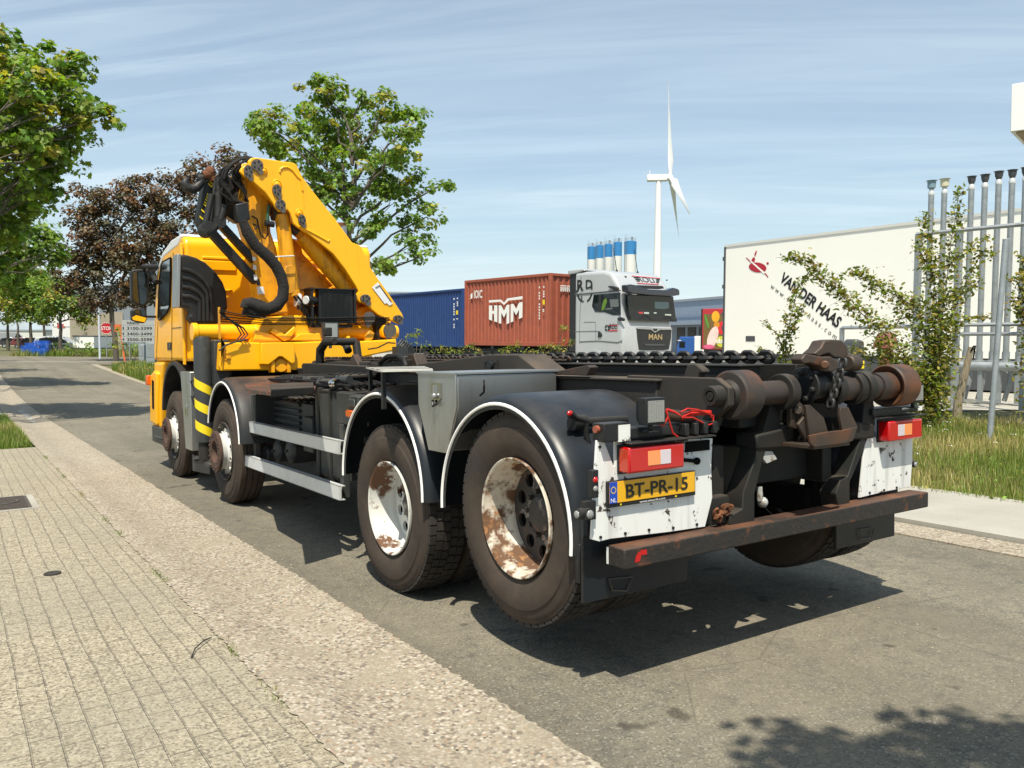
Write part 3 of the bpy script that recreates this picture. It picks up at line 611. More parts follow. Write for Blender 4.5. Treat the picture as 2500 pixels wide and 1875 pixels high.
b = MB(); b.prism(poly(z4, [(1245, 150), (1500, 98), (1520, 110), (1500, 160)], 'x', -.60), (.06, 0, 0)); b.prism(poly(z3, [(1745, 262), (1790, 178), (1822, 178), (1850, 262)], 'x', -.55), (.10, 0, 0)); b.prism(poly(z3, [(1378, 252), (1412, 178), (1450, 252)], 'x', -.5), (.06, 0, 0)); b.build('guide_plate', RUSTS, TR, bevel=.004)
b = MB(); b.prism(poly(z3, [(1065, 258), (1075, 240), (1500, 262), (1760, 215), (1760, 262), (1500, 330), (1080, 318)], 'x', -.62), (.16, 0, 0)); b.box(-.5, .5, 4.9, 5.05, 1.12, 1.40); b.build('tipping_arm', STEEL, TR, bevel=.006)
b = MB(); b.tube(poly(z3, [(1190, 245), (1195, 150), (1230, 98), (1290, 92)], 'x', -.5), [.045, .045, .04, .035], 8); b.tube(poly(z3, [(1330, 92), (1365, 110), (1385, 160)], 'x', -.25), .04, 8)
p = Y(1240, 95, -.5); b.cyl((-.5, p.y, p.z), (-.2, p.y, p.z), .036, n=16); b.cyl((-.2, p.y-.1, 1.3), (-.2, p.y, p.z), .04, n=12); b.build('chain_yoke', STEEL, TR, bevel=.004)
b = MB(); pz = Y(1265, 45, -.35); b.box(-.42, -.34, pz.y-.02, pz.y+.04, pz.z-.02, pz.z+.07); b.build('deck_work_light', STEEL, TR, bevel=.01)
b = MB(); b.cyl((-.45, 3.4, 1.43), (-.45, 4.8, 1.43), .035, n=14); b.cyl((-.45, 2.9, 1.43), (-.45, 3.4, 1.43), .022, n=14); b.cyl((-.3, 2.2, 1.3), (-.3, 4.2, 1.3), .06, n=14); b.build('lift_cylinder', STEEL, TR)
# chain: alternating links
ch = MB()
def link(b, c, d, up, ln, wd, r):
    c = Vector(c); d = Vector(d).normalized(); u = Vector(up).normalized(); P = []
    for k in range(14):
        a = 2*pi*k/14; P.append(c+d*((ln/2-wd/2)*(1 if cos(a) > 0 else -1)+wd/2*cos(a))+u*wd/2*sin(a))
    b.tube(P, r, 6, True)
n = 66
for k in range(n):
    y_ = -.55+k*.059; zc = 1.492-.012*(k/n); x_ = -.01
    link(ch, (x_, y_, zc), (0, 1, 0), (1, 0, .25) if k % 2 else (-.25, 0, 1), .086, .060 if k % 2 else .052, .0135)
ch.build('lift_chain', BLACKG, TR)
b = MB(); random.seed(3)
for k in range(130): y_ = .9+k*.033; link(b, (-.20+.004*sin(k), y_, 1.480-.006*(k/130)), (0, 1, 0), (1, 0, .4) if k % 2 else (-.4, 0, 1), .052, .040, .008)
b.build('guide_chain', M('rusty_chain', (.035, .024, .018), .6, col2=(.10, .05, .03), s2=12, lo=.5, hi=.7, bump=.4, bs=60), TR)
# --- tail of the lorry
PY = -.66
b = MB(); b.box(-1.178, 1.178, -.75, -.63, .594, .683); bp = b.build('rear_bumper', BUMP, TR, bevel=.007)
b = MB(); b.prism(poly(z5, [(355, 1360), (362, 1322), (375, 1300), (388, 1296), (390, 1286), (425, 1283), (424, 1312), (392, 1316), (384, 1352)], 'y', -.7515), (0, -.001, 0)); b.build('red_sticker', REDL, bp)
b = MB(); b.box(-1.180, -1.1785, -.645, -.632, .60, .675); b.build('white_paint_patch', WPAN, bp)
b = MB(); b.prism(poly(z5, [(135, 652), (178, 655), (232, 800), (240, 800), (240, 655), (806, 640), (798, 800), (804, 985), (762, 1152), (560, 1182), (215, 1222), (150, 1238), (103, 1225)], 'y', PY), (0, .012, 0)); lp = b.build('rear_panel', WPAN, TR, bevel=.002, label='chipped white panel carrying the number plate')
b = MB()
for u, v in ((298, 1190), (435, 1170), (575, 1158), (712, 1138), (155, 1212), (150, 690)): p = pt(*z5(u, v), 'y', PY); b.cyl((p.x, p.y-.006, p.z), p, .007, n=8)
b.build('bolt', STEEL, lp)
b = MB(); b.prism(poly(z5, [(1690, 640), (1963, 615), (1962, 760), (1950, 920), (1800, 950), (1655, 985)], 'y', PY), (0, .012, 0)); rp = b.build('rear_panel', WPAN, TR, bevel=.002)
b = MB()
for u, v in ((1712, 955), (1795, 940), (1868, 925)): p = pt(*z5(u, v), 'y', PY); b.cyl((p.x, p.y-.006, p.z), p, .007, n=8)
b.build('bolt', STEEL, rp)
def tail(x0, x1, z0, z1, mir):
    y0, y1 = -.735, PY-.001; b = MB(); b.box(x0, x1, y0, y1, z0, z1); t = b.build('tail_light', REDL, TR, bevel=.01, seg=3)
    w = x1-x0
    def seg(f0, f1, g0, g1, m, nm, dy=.002):
        if mir: f0, f1 = 1-f1, 1-f0
        b = MB(); b.box(x0+w*f0, x0+w*f1, y0-dy, y0+.002, z0+(z1-z0)*g0, z0+(z1-z0)*g1); return b.build(nm, m, t, bevel=.001)
    seg(.33, .55, .24, .80, OLENS, 'amber_lens'); seg(.552, .74, .24, .80, WLENS, 'clear_lens')
    b = MB(); xs = x0 if not mir else x1; b.box(xs-.002, xs+.002, y0+.008, y1-.002, z0+.008, z1-.008); b.build('side_lens', M('side_lens_red', (.50,.035,.006), .2, coat=.6) if 'side_lens_red' not in MATS else MATS['side_lens_red'], t)
    b = MB(); b.box(x0-.006, x1+.006, y1-.012, y1, z0-.008, z1+.008); b.build('lamp_housing', BLACK, t, bevel=.003)
tail(-1.135, -.80, 1.003, 1.117, False); tail(.80, 1.135, 1.003, 1.117, True)
# number plate
PP = PY-.022; tl, tr_, bl, br = [pt(*z5(*q), 'y', PP) for q in ((200, 888), (708, 828), (197, 1040), (706, 975))]
px0, px1, pz1, pz0 = (tl.x+bl.x)/2, (tr_.x+br.x)/2, (tl.z+tr_.z)/2, (bl.z+br.z)/2
b = MB(); b.box(px0, px1, PP, PP+.016, pz0, pz1); pl = b.build('number_plate', BLACK, TR, bevel=.004)
H = pz1-pz0; Wd = px1-px0
b = MB(); b.box(px0+.008, px1-.008, PP-.003, PP, pz0+H*.16, pz1-H*.04); b.build('plate_face', PLATEY, pl, bevel=.001)
b = MB(); b.box(px0+.008, px0+Wd*.095, PP-.0045, PP-.003, pz0+H*.16, pz1-H*.04); b.build('euro_strip', PLATEB, pl)
text('BT-PR-15', BLK, pl, (px0+Wd*.185, PP-.004, pz0+H*.29), (1, 0, 0), (0, 0, 1), w=Wd*.71, h=H*.52, name='plate_lettering', bold=True)
text('NL', WHITE, pl, (px0+Wd*.022, PP-.0055, pz0+H*.21), (1, 0, 0), (0, 0, 1), w=Wd*.058, h=H*.15)
text('www.mourik.com', WHITE, pl, (px0+Wd*.34, PP-.0012, pz0+H*.035), (1, 0, 0), (0, 0, 1), w=Wd*.29, h=H*.085)
b = MB(); c = Vector((px0+Wd*.053, PP-.0055, pz0+H*.66))
for k in range(12): a = 2*pi*k/12; q = c+Vector((cos(a), 0, sin(a)))*.0135; b.prism([q+Vector((cos(pi/2+j*2*pi/5)*.0028, 0, sin(pi/2+j*2*pi/5)*.0028)) for j in range(5)], (0, .0005, 0))
b.build('star_circle', YCHEV, pl)
b = MB(); b.box(px0+Wd*.13, px0+Wd*.145, PP-.0012, PP, pz0+H*.05, pz0+H*.11); b.box(px0+Wd*.75, px0+Wd*.77, PP-.0012, PP, pz0+H*.05, pz0+H*.11); b.build('plate_clip', YCHEV, pl)
# brackets above the lamps
b = MB(); b.box(-1.245, -1.10, -.70, -.62, 1.145, 1.225); b.box(-1.10, -.52, -.69, -.60, 1.150, 1.195); b.box(-1.13, -.60, -.745, -.60, 1.130, 1.139)
for k in range(4): b.box(-.79+k*.062, -.762+k*.062, -.73, -.60, 1.145, 1.20)
lb = b.build('lamp_bracket', BLACK, TR, bevel=.005)
b = MB(); b.box(-1.165, -1.098, -.7025, -.698, 1.142, 1.215); b.build('white_paint_patch', WPAN, lb)
b = MB(); b.cyl((-1.245, -.66, 1.20), (-1.262, -.66, 1.20), .016, n=14); b.build('reflector', M('faded_red', (.30, .08, .045), .5), lb)
b = MB(); b.box(.70, 1.185, -.70, -.58, 1.155, 1.19); b.box(.72, 1.17, -.735, -.58, 1.135, 1.142); rb = b.build('lamp_bracket', BLACK, TR, bevel=.005)
b = MB(); b.box(1.145, 1.187, -.703, -.699, 1.16, 1.186); b.box(.98, 1.05, -.703, -.699, 1.174, 1.184); b.build('white_paint_patch', WPAN, rb)
def worklight(c, w, h, d=.09):
    x, y, z = c; b = MB(); b.box(x-w/2, x+w/2, y, y+d*.5, z-h/2, z+h/2); b.hexa([(x-w/2, y+d*.5, z-h/2), (x+w/2, y+d*.5, z-h/2), (x+w*.3, y+d, z-h*.3), (x-w*.3, y+d, z-h*.3), (x-w/2, y+d*.5, z+h/2), (x+w/2, y+d*.5, z+h/2), (x+w*.3, y+d, z+h*.3), (x-w*.3, y+d, z+h*.3)])
    b.cyl((x, y+d*.4, z-h/2-.03), (x, y+d*.4, z-h/2), .012, n=8); b.box(x-.03, x+.03, y+.01, y+d*.7, z-h/2-.035, z-h/2-.028); t = b.build('work_light', BLACK, TR, bevel=.008)
    b = MB(); b.box(x-w*.40, x+w*.40, y-.004, y+.002, z-h*.40, z+h*.40)
    for k in range(6): b.box(x-w*.38+k*w*.76/6, x-w*.37+k*w*.76/6+.004, y-.007, y-.004, z-h*.38, z+h*.38)
    b.build('lamp_glass', LAMPG, t)
worklight((-1.0, -.76, 1.27), .118, .118); worklight((1.05, -.76, 1.27), .10, .105)
# rod and strap on the rear guard
b = MB(); y_ = -.36; p = pt(*z4(1440, 432), 'y', y_); q = pt(*z4(1725, 415), 'y', y_); b.cyl(p, q, .022, n=14); b.cyl(p+Vector((-.03, 0, 0)), p+Vector((.05, 0, 0)), .036, n=16)
b.tube(poly(z4, [(1400, 378), (1440, 405), (1500, 420), (1495, 500), (1530, 600), (1545, 650)], 'y', y_-.03), [.02, .012, .014, .012, .012, .012], 7); b.build('guard_stay', STEEL, g4)
b = MB(); p = pt(*z4(1402, 377), 'y', y_-.04); b.sphere(p, .017, 10, (1, .6, .8)); b.build('reflector', REDL, g4)
# red cable on the bracket
b = MB()
def arc(pts, r=.0042, y=-.74): b.tube(poly(z5, pts, 'y', y), r, 6)
arc([(605, 632), (575, 610), (560, 560), (545, 510), (530, 480), (505, 500), (495, 560), (520, 570), (545, 520), (540, 475)]); arc([(640, 500), (690, 480), (760, 490), (810, 510), (808, 555), (770, 565), (730, 540), (690, 520), (640, 520)], y=-.72)
arc([(620, 490), (660, 468), (720, 475), (790, 500), (800, 520)], y=-.73); arc([(540, 475), (580, 490), (630, 520), (700, 500), (780, 495)], .009, y=-.70); arc([(620, 525), (660, 500), (720, 490), (790, 490)], .012, y=-.70)
b.build('coiled_cable', REDC, TR)
b = MB(); b.cyl(pt(*z5(500, 500), 'y', -.68), pt(*z5(690, 520), 'y', -.68), .028, n=12); b.build('coil_grip', RUSTS, TR)
# small lights on the left edge
b = MB(); p = pt(*z5(95, 1080), 'y', -.70); b.cyl(p, p+Vector((0, .05, 0)), .026, n=16); b.cyl(p+Vector((-.045, .03, 0)), p+Vector((0, .03, 0)), .024, n=16); b.box(p.x-.01, p.x+.05, p.y+.02, p.y+.05, p.z-.03, p.z+.05); c_ = b.build('clearance_light', BLACK, TR)
b = MB(); b.sphere(p+Vector((0, -.002, 0)), .019, 12, (1, .4, 1)); b.sphere(p+Vector((-.047, .03, 0)), .017, 12, (.4, 1, 1)); b.build('lamp_glass', LAMPG, c_)
b = MB(); p = pt(*z5(128, 905), 'y', -.68); b.box(p.x-.018, p.x+.018, p.y, p.y+.03, p.z-.06, p.z+.06); c_ = b.build('clearance_light', BLACK, TR, bevel=.004)
b = MB(); b.sphere(p+Vector((0, 0, .018)), .014, 10, (1, .5, 1)); b.build('red_lens', REDL, c_); b = MB(); b.sphere(p+Vector((0, 0, -.02)), .013, 10, (1, .5, 1)); b.build('clear_lens', LAMPG, c_)
b = MB(); p = pt(*z5(1980, 790), 'y', -.64); b.cyl(p, p+Vector((0, .05, 0)), .02, n=14); c_ = b.build('clearance_light', BLACK, TR); b = MB(); b.sphere(p, .016, 10, (1, .4, 1)); b.build('lamp_glass', LAMPG, c_)
b = MB(); b.tube(poly(z5, [(610, 745), (640, 765), (690, 770), (725, 770)], 'y', PY-.012), .009, 7); b.sphere(pt(*z5(715, 772), 'y', PY-.01), .018, 10); b.box(*[pt(*z5(645, 655), 'y', PY).x, pt(*z5(780, 655), 'y', PY).x], PY-.01, PY, pt(*z5(700, 715), 'y', PY).z, pt(*z5(700, 655), 'y', PY).z); b.build('lamp_wiring', BLACKM, lp)
# posts and crossmember
b = MB(); b.prism(poly(z5, [(903, 1145), (1050, 1152), (1050, 960), (1112, 705), (1196, 625), (1202, 410), (1148, 410), (1102, 600), (1065, 640), (1058, 735), (1035, 810), (985, 950), (978, 1050), (905, 1090)], 'y', -.68), (0, .11, 0)); b.build('frame_post', STEEL, TR, bevel=.006)
b = MB(); b.prism(poly(z5, [(1535, 1045), (1600, 1045), (1600, 895), (1640, 800), (1705, 640), (1748, 560), (1735, 370), (1690, 370), (1672, 560), (1660, 650), (1590, 860), (1545, 882), (1520, 960)], 'y', -.68), (0, .11, 0)); b.build('frame_post', STEEL, TR, bevel=.006)
b = MB(); b.prism(poly(z5, [(1062, 622), (1300, 560), (1660, 545), (1745, 560), (1745, 640), (1500, 660), (1300, 690), (1062, 708)], 'y', -.69), (0, .14, 0)); b.build('rear_crossmember', STEEL, TR, bevel=.012)
b = MB(); p = pt(*z5(790, 985), 'y', -.66); q = pt(*z5(905, 1130), 'y', -.66); b.box(p.x, q.x, -.66, -.60, q.z, p.z); b.build('tow_bracket', STEEL, TR, bevel=.01)
b = MB(); random.seed(8)
for k in range(7): c = pt(*z5(820+random.random()*70, 1020+random.random()*80), 'y', -.68); link(b, c, (random.uniform(-1, 1), -.2, random.uniform(-1, 1)), (random.random(), -.5, random.random()), .045, .03, .007)
b.build('shackle', RUST, TR)
b = MB(); b.prism(poly(z5, [(1110, 715), (1150, 715), (1178, 760), (1120, 785), (1100, 760)], 'y', -.67), (0, .02, 0)); b.cyl(pt(*z5(1075, 920), 'y', -.6), pt(*z5(1080, 1000), 'y', -.6), .016, n=10); b.sphere(pt(*z5(1095, 1010), 'y', -.6), .028, 12); b.build('air_coupling', M('light_grey_metal', (.42, .43, .42), .4, col2=(.2, .15, .1), s2=20, lo=.5, hi=.6), TR)
b = MB(); b.cyl(pt(*z5(1455, 860), 'y', -.5), pt(*z5(1465, 910), 'y', -.5), .012, n=8); b.build('coupling_handle', REDC, TR)
b = MB(); p = pt(*z5(1255, 560), 'y', -.66); b.sphere(p, .02, 10); b.cyl(p, p+Vector((-.01, 0, .1)), .012, n=8); b.build('grease_nipple', GREYP, TR)
# roller shaft
RZ = 1.316; RY = -.70
b = MB(); b.lathe([(-.60, .002), (-.60, .020), (-.592, .022), (-.575, .022), (-.575, .026), (-.60, .028), (-.60, .044), (-.585, .050), (-.49, .050), (-.49, .062), (-.47, .075)], (0, RY, RZ), (1, 0, 0), 32); sh = b.build('roller_shaft', STEEL, TR)
def roller(x0, x1, flange):   # flat disc with a slimmer hub
    b = MB(); pr = [(x0, .03), (x0, .109), (x0+.008, .119), (x1-.008, .119), (x1, .109), (x1, .062), (x1+.04, .060), (x1+.24, .060)]
    b.lathe(pr if flange > 0 else [(x1, .03), (x1, .112), (x1-.008, .120), (x0+.128, .120), (x0+.120, .112), (x0+.150, .078), (x0+.0, .076), (x0-.0, .066), (x0-.42, .066)], (0, RY, RZ), (1, 0, 0), 48)
    return b.build('guide_roller', M('roller_rust' , (.15, .060, .026), .6, metal=.2, col2=(.045, .036, .031), s2=3, lo=.36, hi=.56, bump=.3, bs=50) if 'roller_rust' not in MATS else MATS['roller_rust'], TR)
roller(-.47, -.34, 1); roller(.70, .98, -1)
b = MB()
for x0, x1, r in ((-.10, -.04, .092), (.30, .36, .086), (.48, .53, .09), (.56, .62, .088)): b.cyl((x0, RY, RZ), (x1, RY, RZ), r, n=32)
b.build('shaft_collar', STEEL, sh, bevel=.006)
b = MB(); b.prism([(-.535, -.66, 1.20), (-.535, -.76, 1.27), (-.535, -.76, 1.355), (-.535, -.68, 1.40), (-.535, -.05, 1.402), (-.535, -.05, 1.16), (-.535, -.4, 1.15)], (.04, 0, 0)); b.prism(poly(z5, [(645, 370), (628, 340), (632, 300), (655, 222), (672, 210), (705, 210), (748, 245), (752, 262), (728, 262), (712, 330), (700, 375)], 'x', -.50), (.05, 0, 0)); b.build('roller_bracket', STEEL2, TR, bevel=.006)
# chain wheel, shackles and hanging chain
b = MB(); c = pt(*z5(1378, 335), 'y', -.70); b.cyl(c+Vector((-.07, 0, 0)), c+Vector((.07, 0, 0)), .075, n=28)
for s in (-.075, .06): b.cyl(c+Vector((s, 0, 0)), c+Vector((s+.015, 0, 0)), .098, n=28)
for k in range(7): a = 2*pi*k/7; b.cyl(c+Vector((-.10, .07*sin(a), .07*cos(a))), c+Vector((-.075, .07*sin(a), .07*cos(a))), .016, n=6)
b.build('chain_wheel', BLACKG, TR, bevel=.005)
b = MB(); b.prism(poly(z5, [(1322, 180), (1345, 150), (1390, 158), (1450, 170), (1490, 165), (1532, 195), (1535, 235), (1500, 258), (1440, 250), (1420, 222), (1370, 205), (1330, 212)], 'y', -.80), (0, .07, 0)); b.cyl(pt(*z5(1455, 215), 'y', -.83), pt(*z5(1455, 215), 'y', -.70), .022, n=14); s1 = b.build('chain_shackle', RUSTS, TR, bevel=.007, seg=2)
b = MB(); b.prism(poly(z5, [(1395, 150), (1432, 118), (1455, 75), (1500, 68), (1555, 72), (1590, 110), (1592, 160), (1560, 178), (1510, 175), (1480, 150), (1450, 158), (1420, 172)], 'y', -.77), (0, .08, 0)); b.build('chain_shackle', RUSTS, TR, bevel=.008, seg=2)
b = MB(); p = pt(*z5(1615, 205), 'y', -.72); b.cyl(p+Vector((-.05, 0, 0)), p+Vector((.035, 0, 0)), .045, n=20); b.build('shackle_pin', RUSTS, TR, bevel=.01)
b = MB(); b.prism(poly(z5, [(1440, 250), (1500, 235), (1530, 300), (1500, 400), (1455, 450), (1440, 380)], 'y', -.66), (0, .1, 0)); b.build('chain_guard', BLACKM, TR, bevel=.02)
b = MB()
for k in range(9): u = 1560-k*9; v = 205+k*29; link(b, pt(*z5(u, v), 'y', -.79), (-.25, 0, -1), (1, .3, 0) if k % 2 else (0, 1, 0), .048, .034, .0085)
b.build('hanging_chain', BLACKG, TR)
# container catch
b = MB(); b.prism(poly(z5, [(1345, 448), (1372, 448), (1450, 520), (1474, 604), (1395, 640), (1366, 622)], 'y', -.80), (0, .018, 0)); b.prism(poly(z5, [(1540, 500), (1546, 462), (1592, 460), (1645, 572), (1618, 600), (1556, 596)], 'y', -.80), (0, .018, 0)); b.prism(poly(z5, [(1366, 624), (1476, 602), (1560, 594), (1645, 574), (1618, 655), (1580, 668), (1395, 692), (1372, 672)], 'y', -.90), (0, .015, 0)); p = pt(*z5(1480, 640), 'y', -.90); b.box(p.x-.10, p.x+.19, -.885, -.70, p.z-.05, p.z-.03); b.build('container_catch', RUSTS, TR, bevel=.003)
b = MB(); p = pt(*z5(1480, 560), 'y', -.78); b.box(p.x-.16, p.x+.20, -.70, -.62, p.z-.10, p.z+.02); b.box(-.15, .70, -.48, -.28, .92, 1.30); b.build('catch_mount_and_dark_block', BLACKM, TR)  # second box is a dark block added to darken the gap behind the catch
b = MB(); b.prism(poly(z5, [(1258, 428), (1300, 422), (1325, 440), (1345, 500), (1330, 520), (1290, 590), (1260, 575)], 'y', -.74), (0, .03, 0)); b.prism(poly(z5, [(1300, 560), (1372, 470), (1378, 660), (1340, 640)], 'y', -.78), (0, .02, 0)); b.cyl(pt(*z5(1300, 478), 'y', -.765), pt(*z5(1300, 478), 'y', -.72), .022, n=12); b.build('catch_plate', RUSTS, TR, bevel=.005)

# --- crane
CR = MB(); CY = 6.2
def cp(pts, y): return [pt(*z2(u, v), 'y', y) for u, v in pts]
CR.prism(cp([(665, 1345), (880, 1342), (935, 1345), (1160, 1342), (1345, 1335), (1512, 1340), (1848, 1322), (1850, 1395), (1225, 1530), (655, 1535)], 5.95), (0, .75, 0))
CR.c = 0; CR.prism(cp([(880, 1342), (925, 1260), (960, 1175), (1110, 1160), (1340, 1160), (1375, 1245), (1345, 1342)], 6.08), (0, .5, 0))
cr = CR.build('loader_crane', YEL, TR, bevel=.018, seg=3)
b = MB(); b.prism(cp([(935, 1345), (1160, 1342), (1165, 1480), (1140, 1490), (1095, 1455), (1075, 1440), (1055, 1440), (1030, 1460), (985, 1495), (935, 1492)], 5.86), (0, .10, 0)); b.prism(cp([(1000, 1275), (1025, 1245), (1095, 1292), (1160, 1235), (1175, 1262), (1125, 1325), (1090, 1335)], 5.98), (0, .10, 0))
b.prism(cp([(900, 1260), (1010, 1290), (1080, 1340), (880, 1342)], 6.0), (0, .1, 0)); b.prism(cp([(1120, 1330), (1200, 1285), (1330, 1282), (1345, 1340)], 6.0), (0, .1, 0)); b.build('pedestal_bracket', YEL, cr, bevel=.010, seg=3)
b = MB(); c = cp([(1070, 1500)], 5.9)[0]; b.cyl(c, c+Vector((0, .2, 0)), .075, n=24)
for u in (1012, 1120): p = cp([(u, 1500)], 5.9)[0]; b.box(p.x-.02, p.x+.02, 5.88, 6.0, p.z-.08, p.z+.05)
b.build('base_bolt', YEL2, cr, bevel=.006)
b = MB(); p = cp([(705, 1442)], 5.94)[0]; b.cyl(p, p+Vector((0, .03, 0)), .04, n=18); b.cyl(p+Vector((0, -.02, 0)), p, .02, n=8); b.build('bolt', YEL2, cr)
b = MB(); b.prism(cp([(660, 1310), (668, 1340), (690, 1355), (650, 1500), (662, 1530), (672, 1535), (672, 1350)], 5.92), (0, .05, 0)); b.build('base_edge_flange', YEL, cr, bevel=.005)
# outrigger beam and legs
p = cp([(462, 1272)], 6.3)[0]; q = cp([(670, 1280)], 6.3)[0]
b = MB(); b.cyl((-1.26, 6.32, p.z), (1.22, 6.32, p.z), .085, n=28); b.cyl((-1.30, 6.32, p.z), (-1.24, 6.32, p.z), .10, n=28); b.cyl((-.62, 6.32, p.z), (1.15, 6.32, p.z), .10, n=28); b.build('outrigger_beam', YEL, cr, bevel=.008)
lx, ly = -1.20, 6.28
b = MB(); b.lathe([(.56, .001), (.56, .095), (1.70, .095), (1.74, .08), (1.74, .001)], (lx, ly, 0), (0, 0, 1), 28); b.c = 1; b.lathe([(.36, .001), (.36, .07), (.56, .07)], (lx, ly, 0), (0, 0, 1), 24); b.lathe([(.33, .001), (.33, .12), (.36, .12)], (lx, ly, 0), (0, 0, 1), 24)
lg = b.build('outrigger_leg', [GREYP, STEEL], TR)
for k in range(3):
    b = MB(); zc = 1.18-k*.235; vs = []; fs = []; n_ = 14
    for j in range(n_+1):
        a = rad(160+190*j/n_); dzz = .08-.17*(j/n_); vs += [(lx+.0968*cos(a), ly+.0968*sin(a), zc+dzz+.05), (lx+.0968*cos(a), ly+.0968*sin(a), zc+dzz-.05)]
        if j: fs.append((2*j-2, 2*j-1, 2*j+1, 2*j))
    b.add(vs, fs); b.build('warning_stripe', YCHEV, lg)
b = MB(); b.prism([Y(u, v, -1.0) for u, v in ((425, 115), (500, 110), (505, 290), (430, 290))], (.14, 0, 0)); b.box(-1.12, -.95, 6.1, 6.5, 1.2, 1.7); ob_ = b.build('leg_bracket', GREYP, TR, bevel=.012)
b = MB()
for u, v in ((462, 165), (480, 205), (465, 165)): p = Y(u, v, -1.004); b.cyl(p, p+Vector((.004, 0, 0)), .022, n=14)
b.build('bracket_hole', BLACKM, ob_)
b = MB(); b.tube([Y(u, v, -1.12) for u, v in ((365, 92), (400, 105), (425, 160), (432, 220), (428, 300), (418, 360))], .012, 7); b.tube([Y(u, v, -1.24) for u, v in ((355, 345), (310, 370), (290, 420), (300, 460), (340, 470), (352, 440))], .010, 7); b.build('leg_hose', HOSE, TR)
b = MB(); b.hexa([(-1.25, 6.68, .42), (-.95, 6.68, .42), (-.95, 7.0, .42), (-1.25, 7.0, .42), (-1.25, 6.68, 1.34), (-.95, 6.68, 1.34), (-.95, 7.16, 1.34), (-1.25, 7.16, 1.34)]); ab = b.build('control_cabinet', ALU, TR, bevel=.008)
p = Y(293, 555, -1.254); b = MB(); b.box(-1.262, -1.25, p.y-.03, p.y+.05, p.z-.06, p.z+.06); b.build('cabinet_latch', CHROME, ab, bevel=.003)
b = MB(); b.box(-1.24, -.7, 5.97, 6.72, .30, .345); b.prism([(-1.20, 6.1, .05+.16), (-1.20, 6.9, .16), (-1.20, 6.9, .36), (-1.20, 6.1, .36)], (.02, 0, 0)); b.build('step_plate', GREYP, TR, bevel=.006)
# column, booms, cylinders
b = MB(); b.prism(cp([(822, 240), (860, 215), (985, 360), (1000, 600), (1035, 700), (1055, 800), (1100, 960), (1130, 1100), (1120, 1160), (930, 1160), (915, 1030), (885, 820), (850, 650), (805, 500), (800, 380)], 6.25), (0, .30, 0)); col = b.build('inner_boom', YEL2, cr, bevel=.02, seg=3)
b = MB(); b.prism(cp([(800, 190), (826, 148), (870, 180), (990, 340), (1020, 390), (930, 330), (865, 252), (812, 222)], 6.18), (0, .4, 0)); b.build('linkage_plate', YEL, cr, bevel=.01)
bo = [(846, 118), (868, 98), (900, 95), (1150, 130), (1172, 142), (1212, 225), (1290, 330), (1430, 505), (1548, 668), (1605, 690), (1622, 720), (1648, 800), (1700, 880), (1800, 1020), (1885, 1148), (1897, 1178), (1888, 1205), (1868, 1222), (1845, 1212), (1800, 1192), (1725, 1160), (1665, 1110), (1640, 1082), (1600, 1075), (1572, 1050), (1578, 1020), (1592, 1000), (1570, 960), (1500, 850), (1418, 745), (1320, 665), (1248, 610), (1180, 567), (1150, 540), (1128, 470), (1112, 448), (1090, 466), (1055, 462), (1028, 430), (1008, 395), (960, 330), (880, 260), (810, 215), (788, 190), (800, 165), (826, 145), (850, 155)]
b = MB(); b.prism(cp(bo, 6.02), (0, .045, 0)); b.prism([q_+Vector((0, .33, 0)) for q_ in cp(bo, 6.02)], (0, .045, 0))
inn = [(880, 120), (1145, 150), (1195, 240), (1420, 520), (1535, 690), (1620, 790), (1860, 1150), (1800, 1170), (1640, 1050), (1600, 980), (1430, 725), (1190, 545), (1150, 440), (1060, 400), (960, 300), (890, 200)]
b.prism([q_+Vector((0, .045, 0)) for q_ in cp(inn, 6.02)], (0, .285, 0)); bm_ = b.build('main_boom', YEL, cr, bevel=.012, seg=3)
b = MB(); b.tube(cp([(1060, 195), (1062, 175), (1080, 162), (1110, 160), (1145, 180), (1180, 225), (1205, 245), (1212, 320)], 6.015), .012, 6); b.tube(cp([(1190, 560), (1255, 590), (1330, 630), (1385, 662), (1395, 650)], 6.015), .010, 6); b.tube(cp([(1212, 320), (1225, 430)], 6.018), .005, 5); b.build('weld_bead', YEL, bm_)
b = MB(); pins = [((905, 148), 40, 40), ((845, 192), 30, 45), ((1037, 318), 30, 40), ((1062, 415), 34, 36), ((1207, 518), 25, 36), ((1635, 1048), 34, 28), ((1855, 1182), 32, 22)]
for (u, v), ru, rv in pins:
    c = cp([(u, v)], 6.015)[0]; e = cp([(u+ru, v)], 6.015)[0]; f = cp([(u, v+rv)], 6.015)[0]; rx = e.x-c.x; rz = c.z-f.z
    b.prism([c+Vector((rx*cos(a), 0, rz*sin(a))) for a in lin(0, 2*pi*19/20, 19)], (0, -.022, 0)); t_ = c+Vector((rx*.5, -.001, -rz*1.1)); b.prism([t_+Vector((rx*.5*cos(a), 0, rx*.5*sin(a))) for a in lin(0, 2*pi*11/12, 11)], (0, -.02, 0))
    b.c = 1
    for k in range(5): a = k*2*pi/5; h = c+Vector((rx*.6*cos(a), -.022, rz*.6*sin(a))); b.cyl(h, h+Vector((0, -.006, 0)), .011, n=6)
    b.c = 0
b.build('pin_cover', [PINM, STEEL], bm_)
b = MB()
for (u, v), r in (((1040, 275), 26), ((1190, 470), 22), ((950, 185), 20)): c = cp([(u, v)], 6.012)[0]; e = cp([(u+r, v)], 6.012)[0]; b.lathe([(-.012, e.x-c.x), (.0, e.x-c.x+.01), (-.012, (e.x-c.x)*.5), (-.02, .001)], c, (0, 1, 0), 20)
b.build('pin_boss', YEL, bm_)
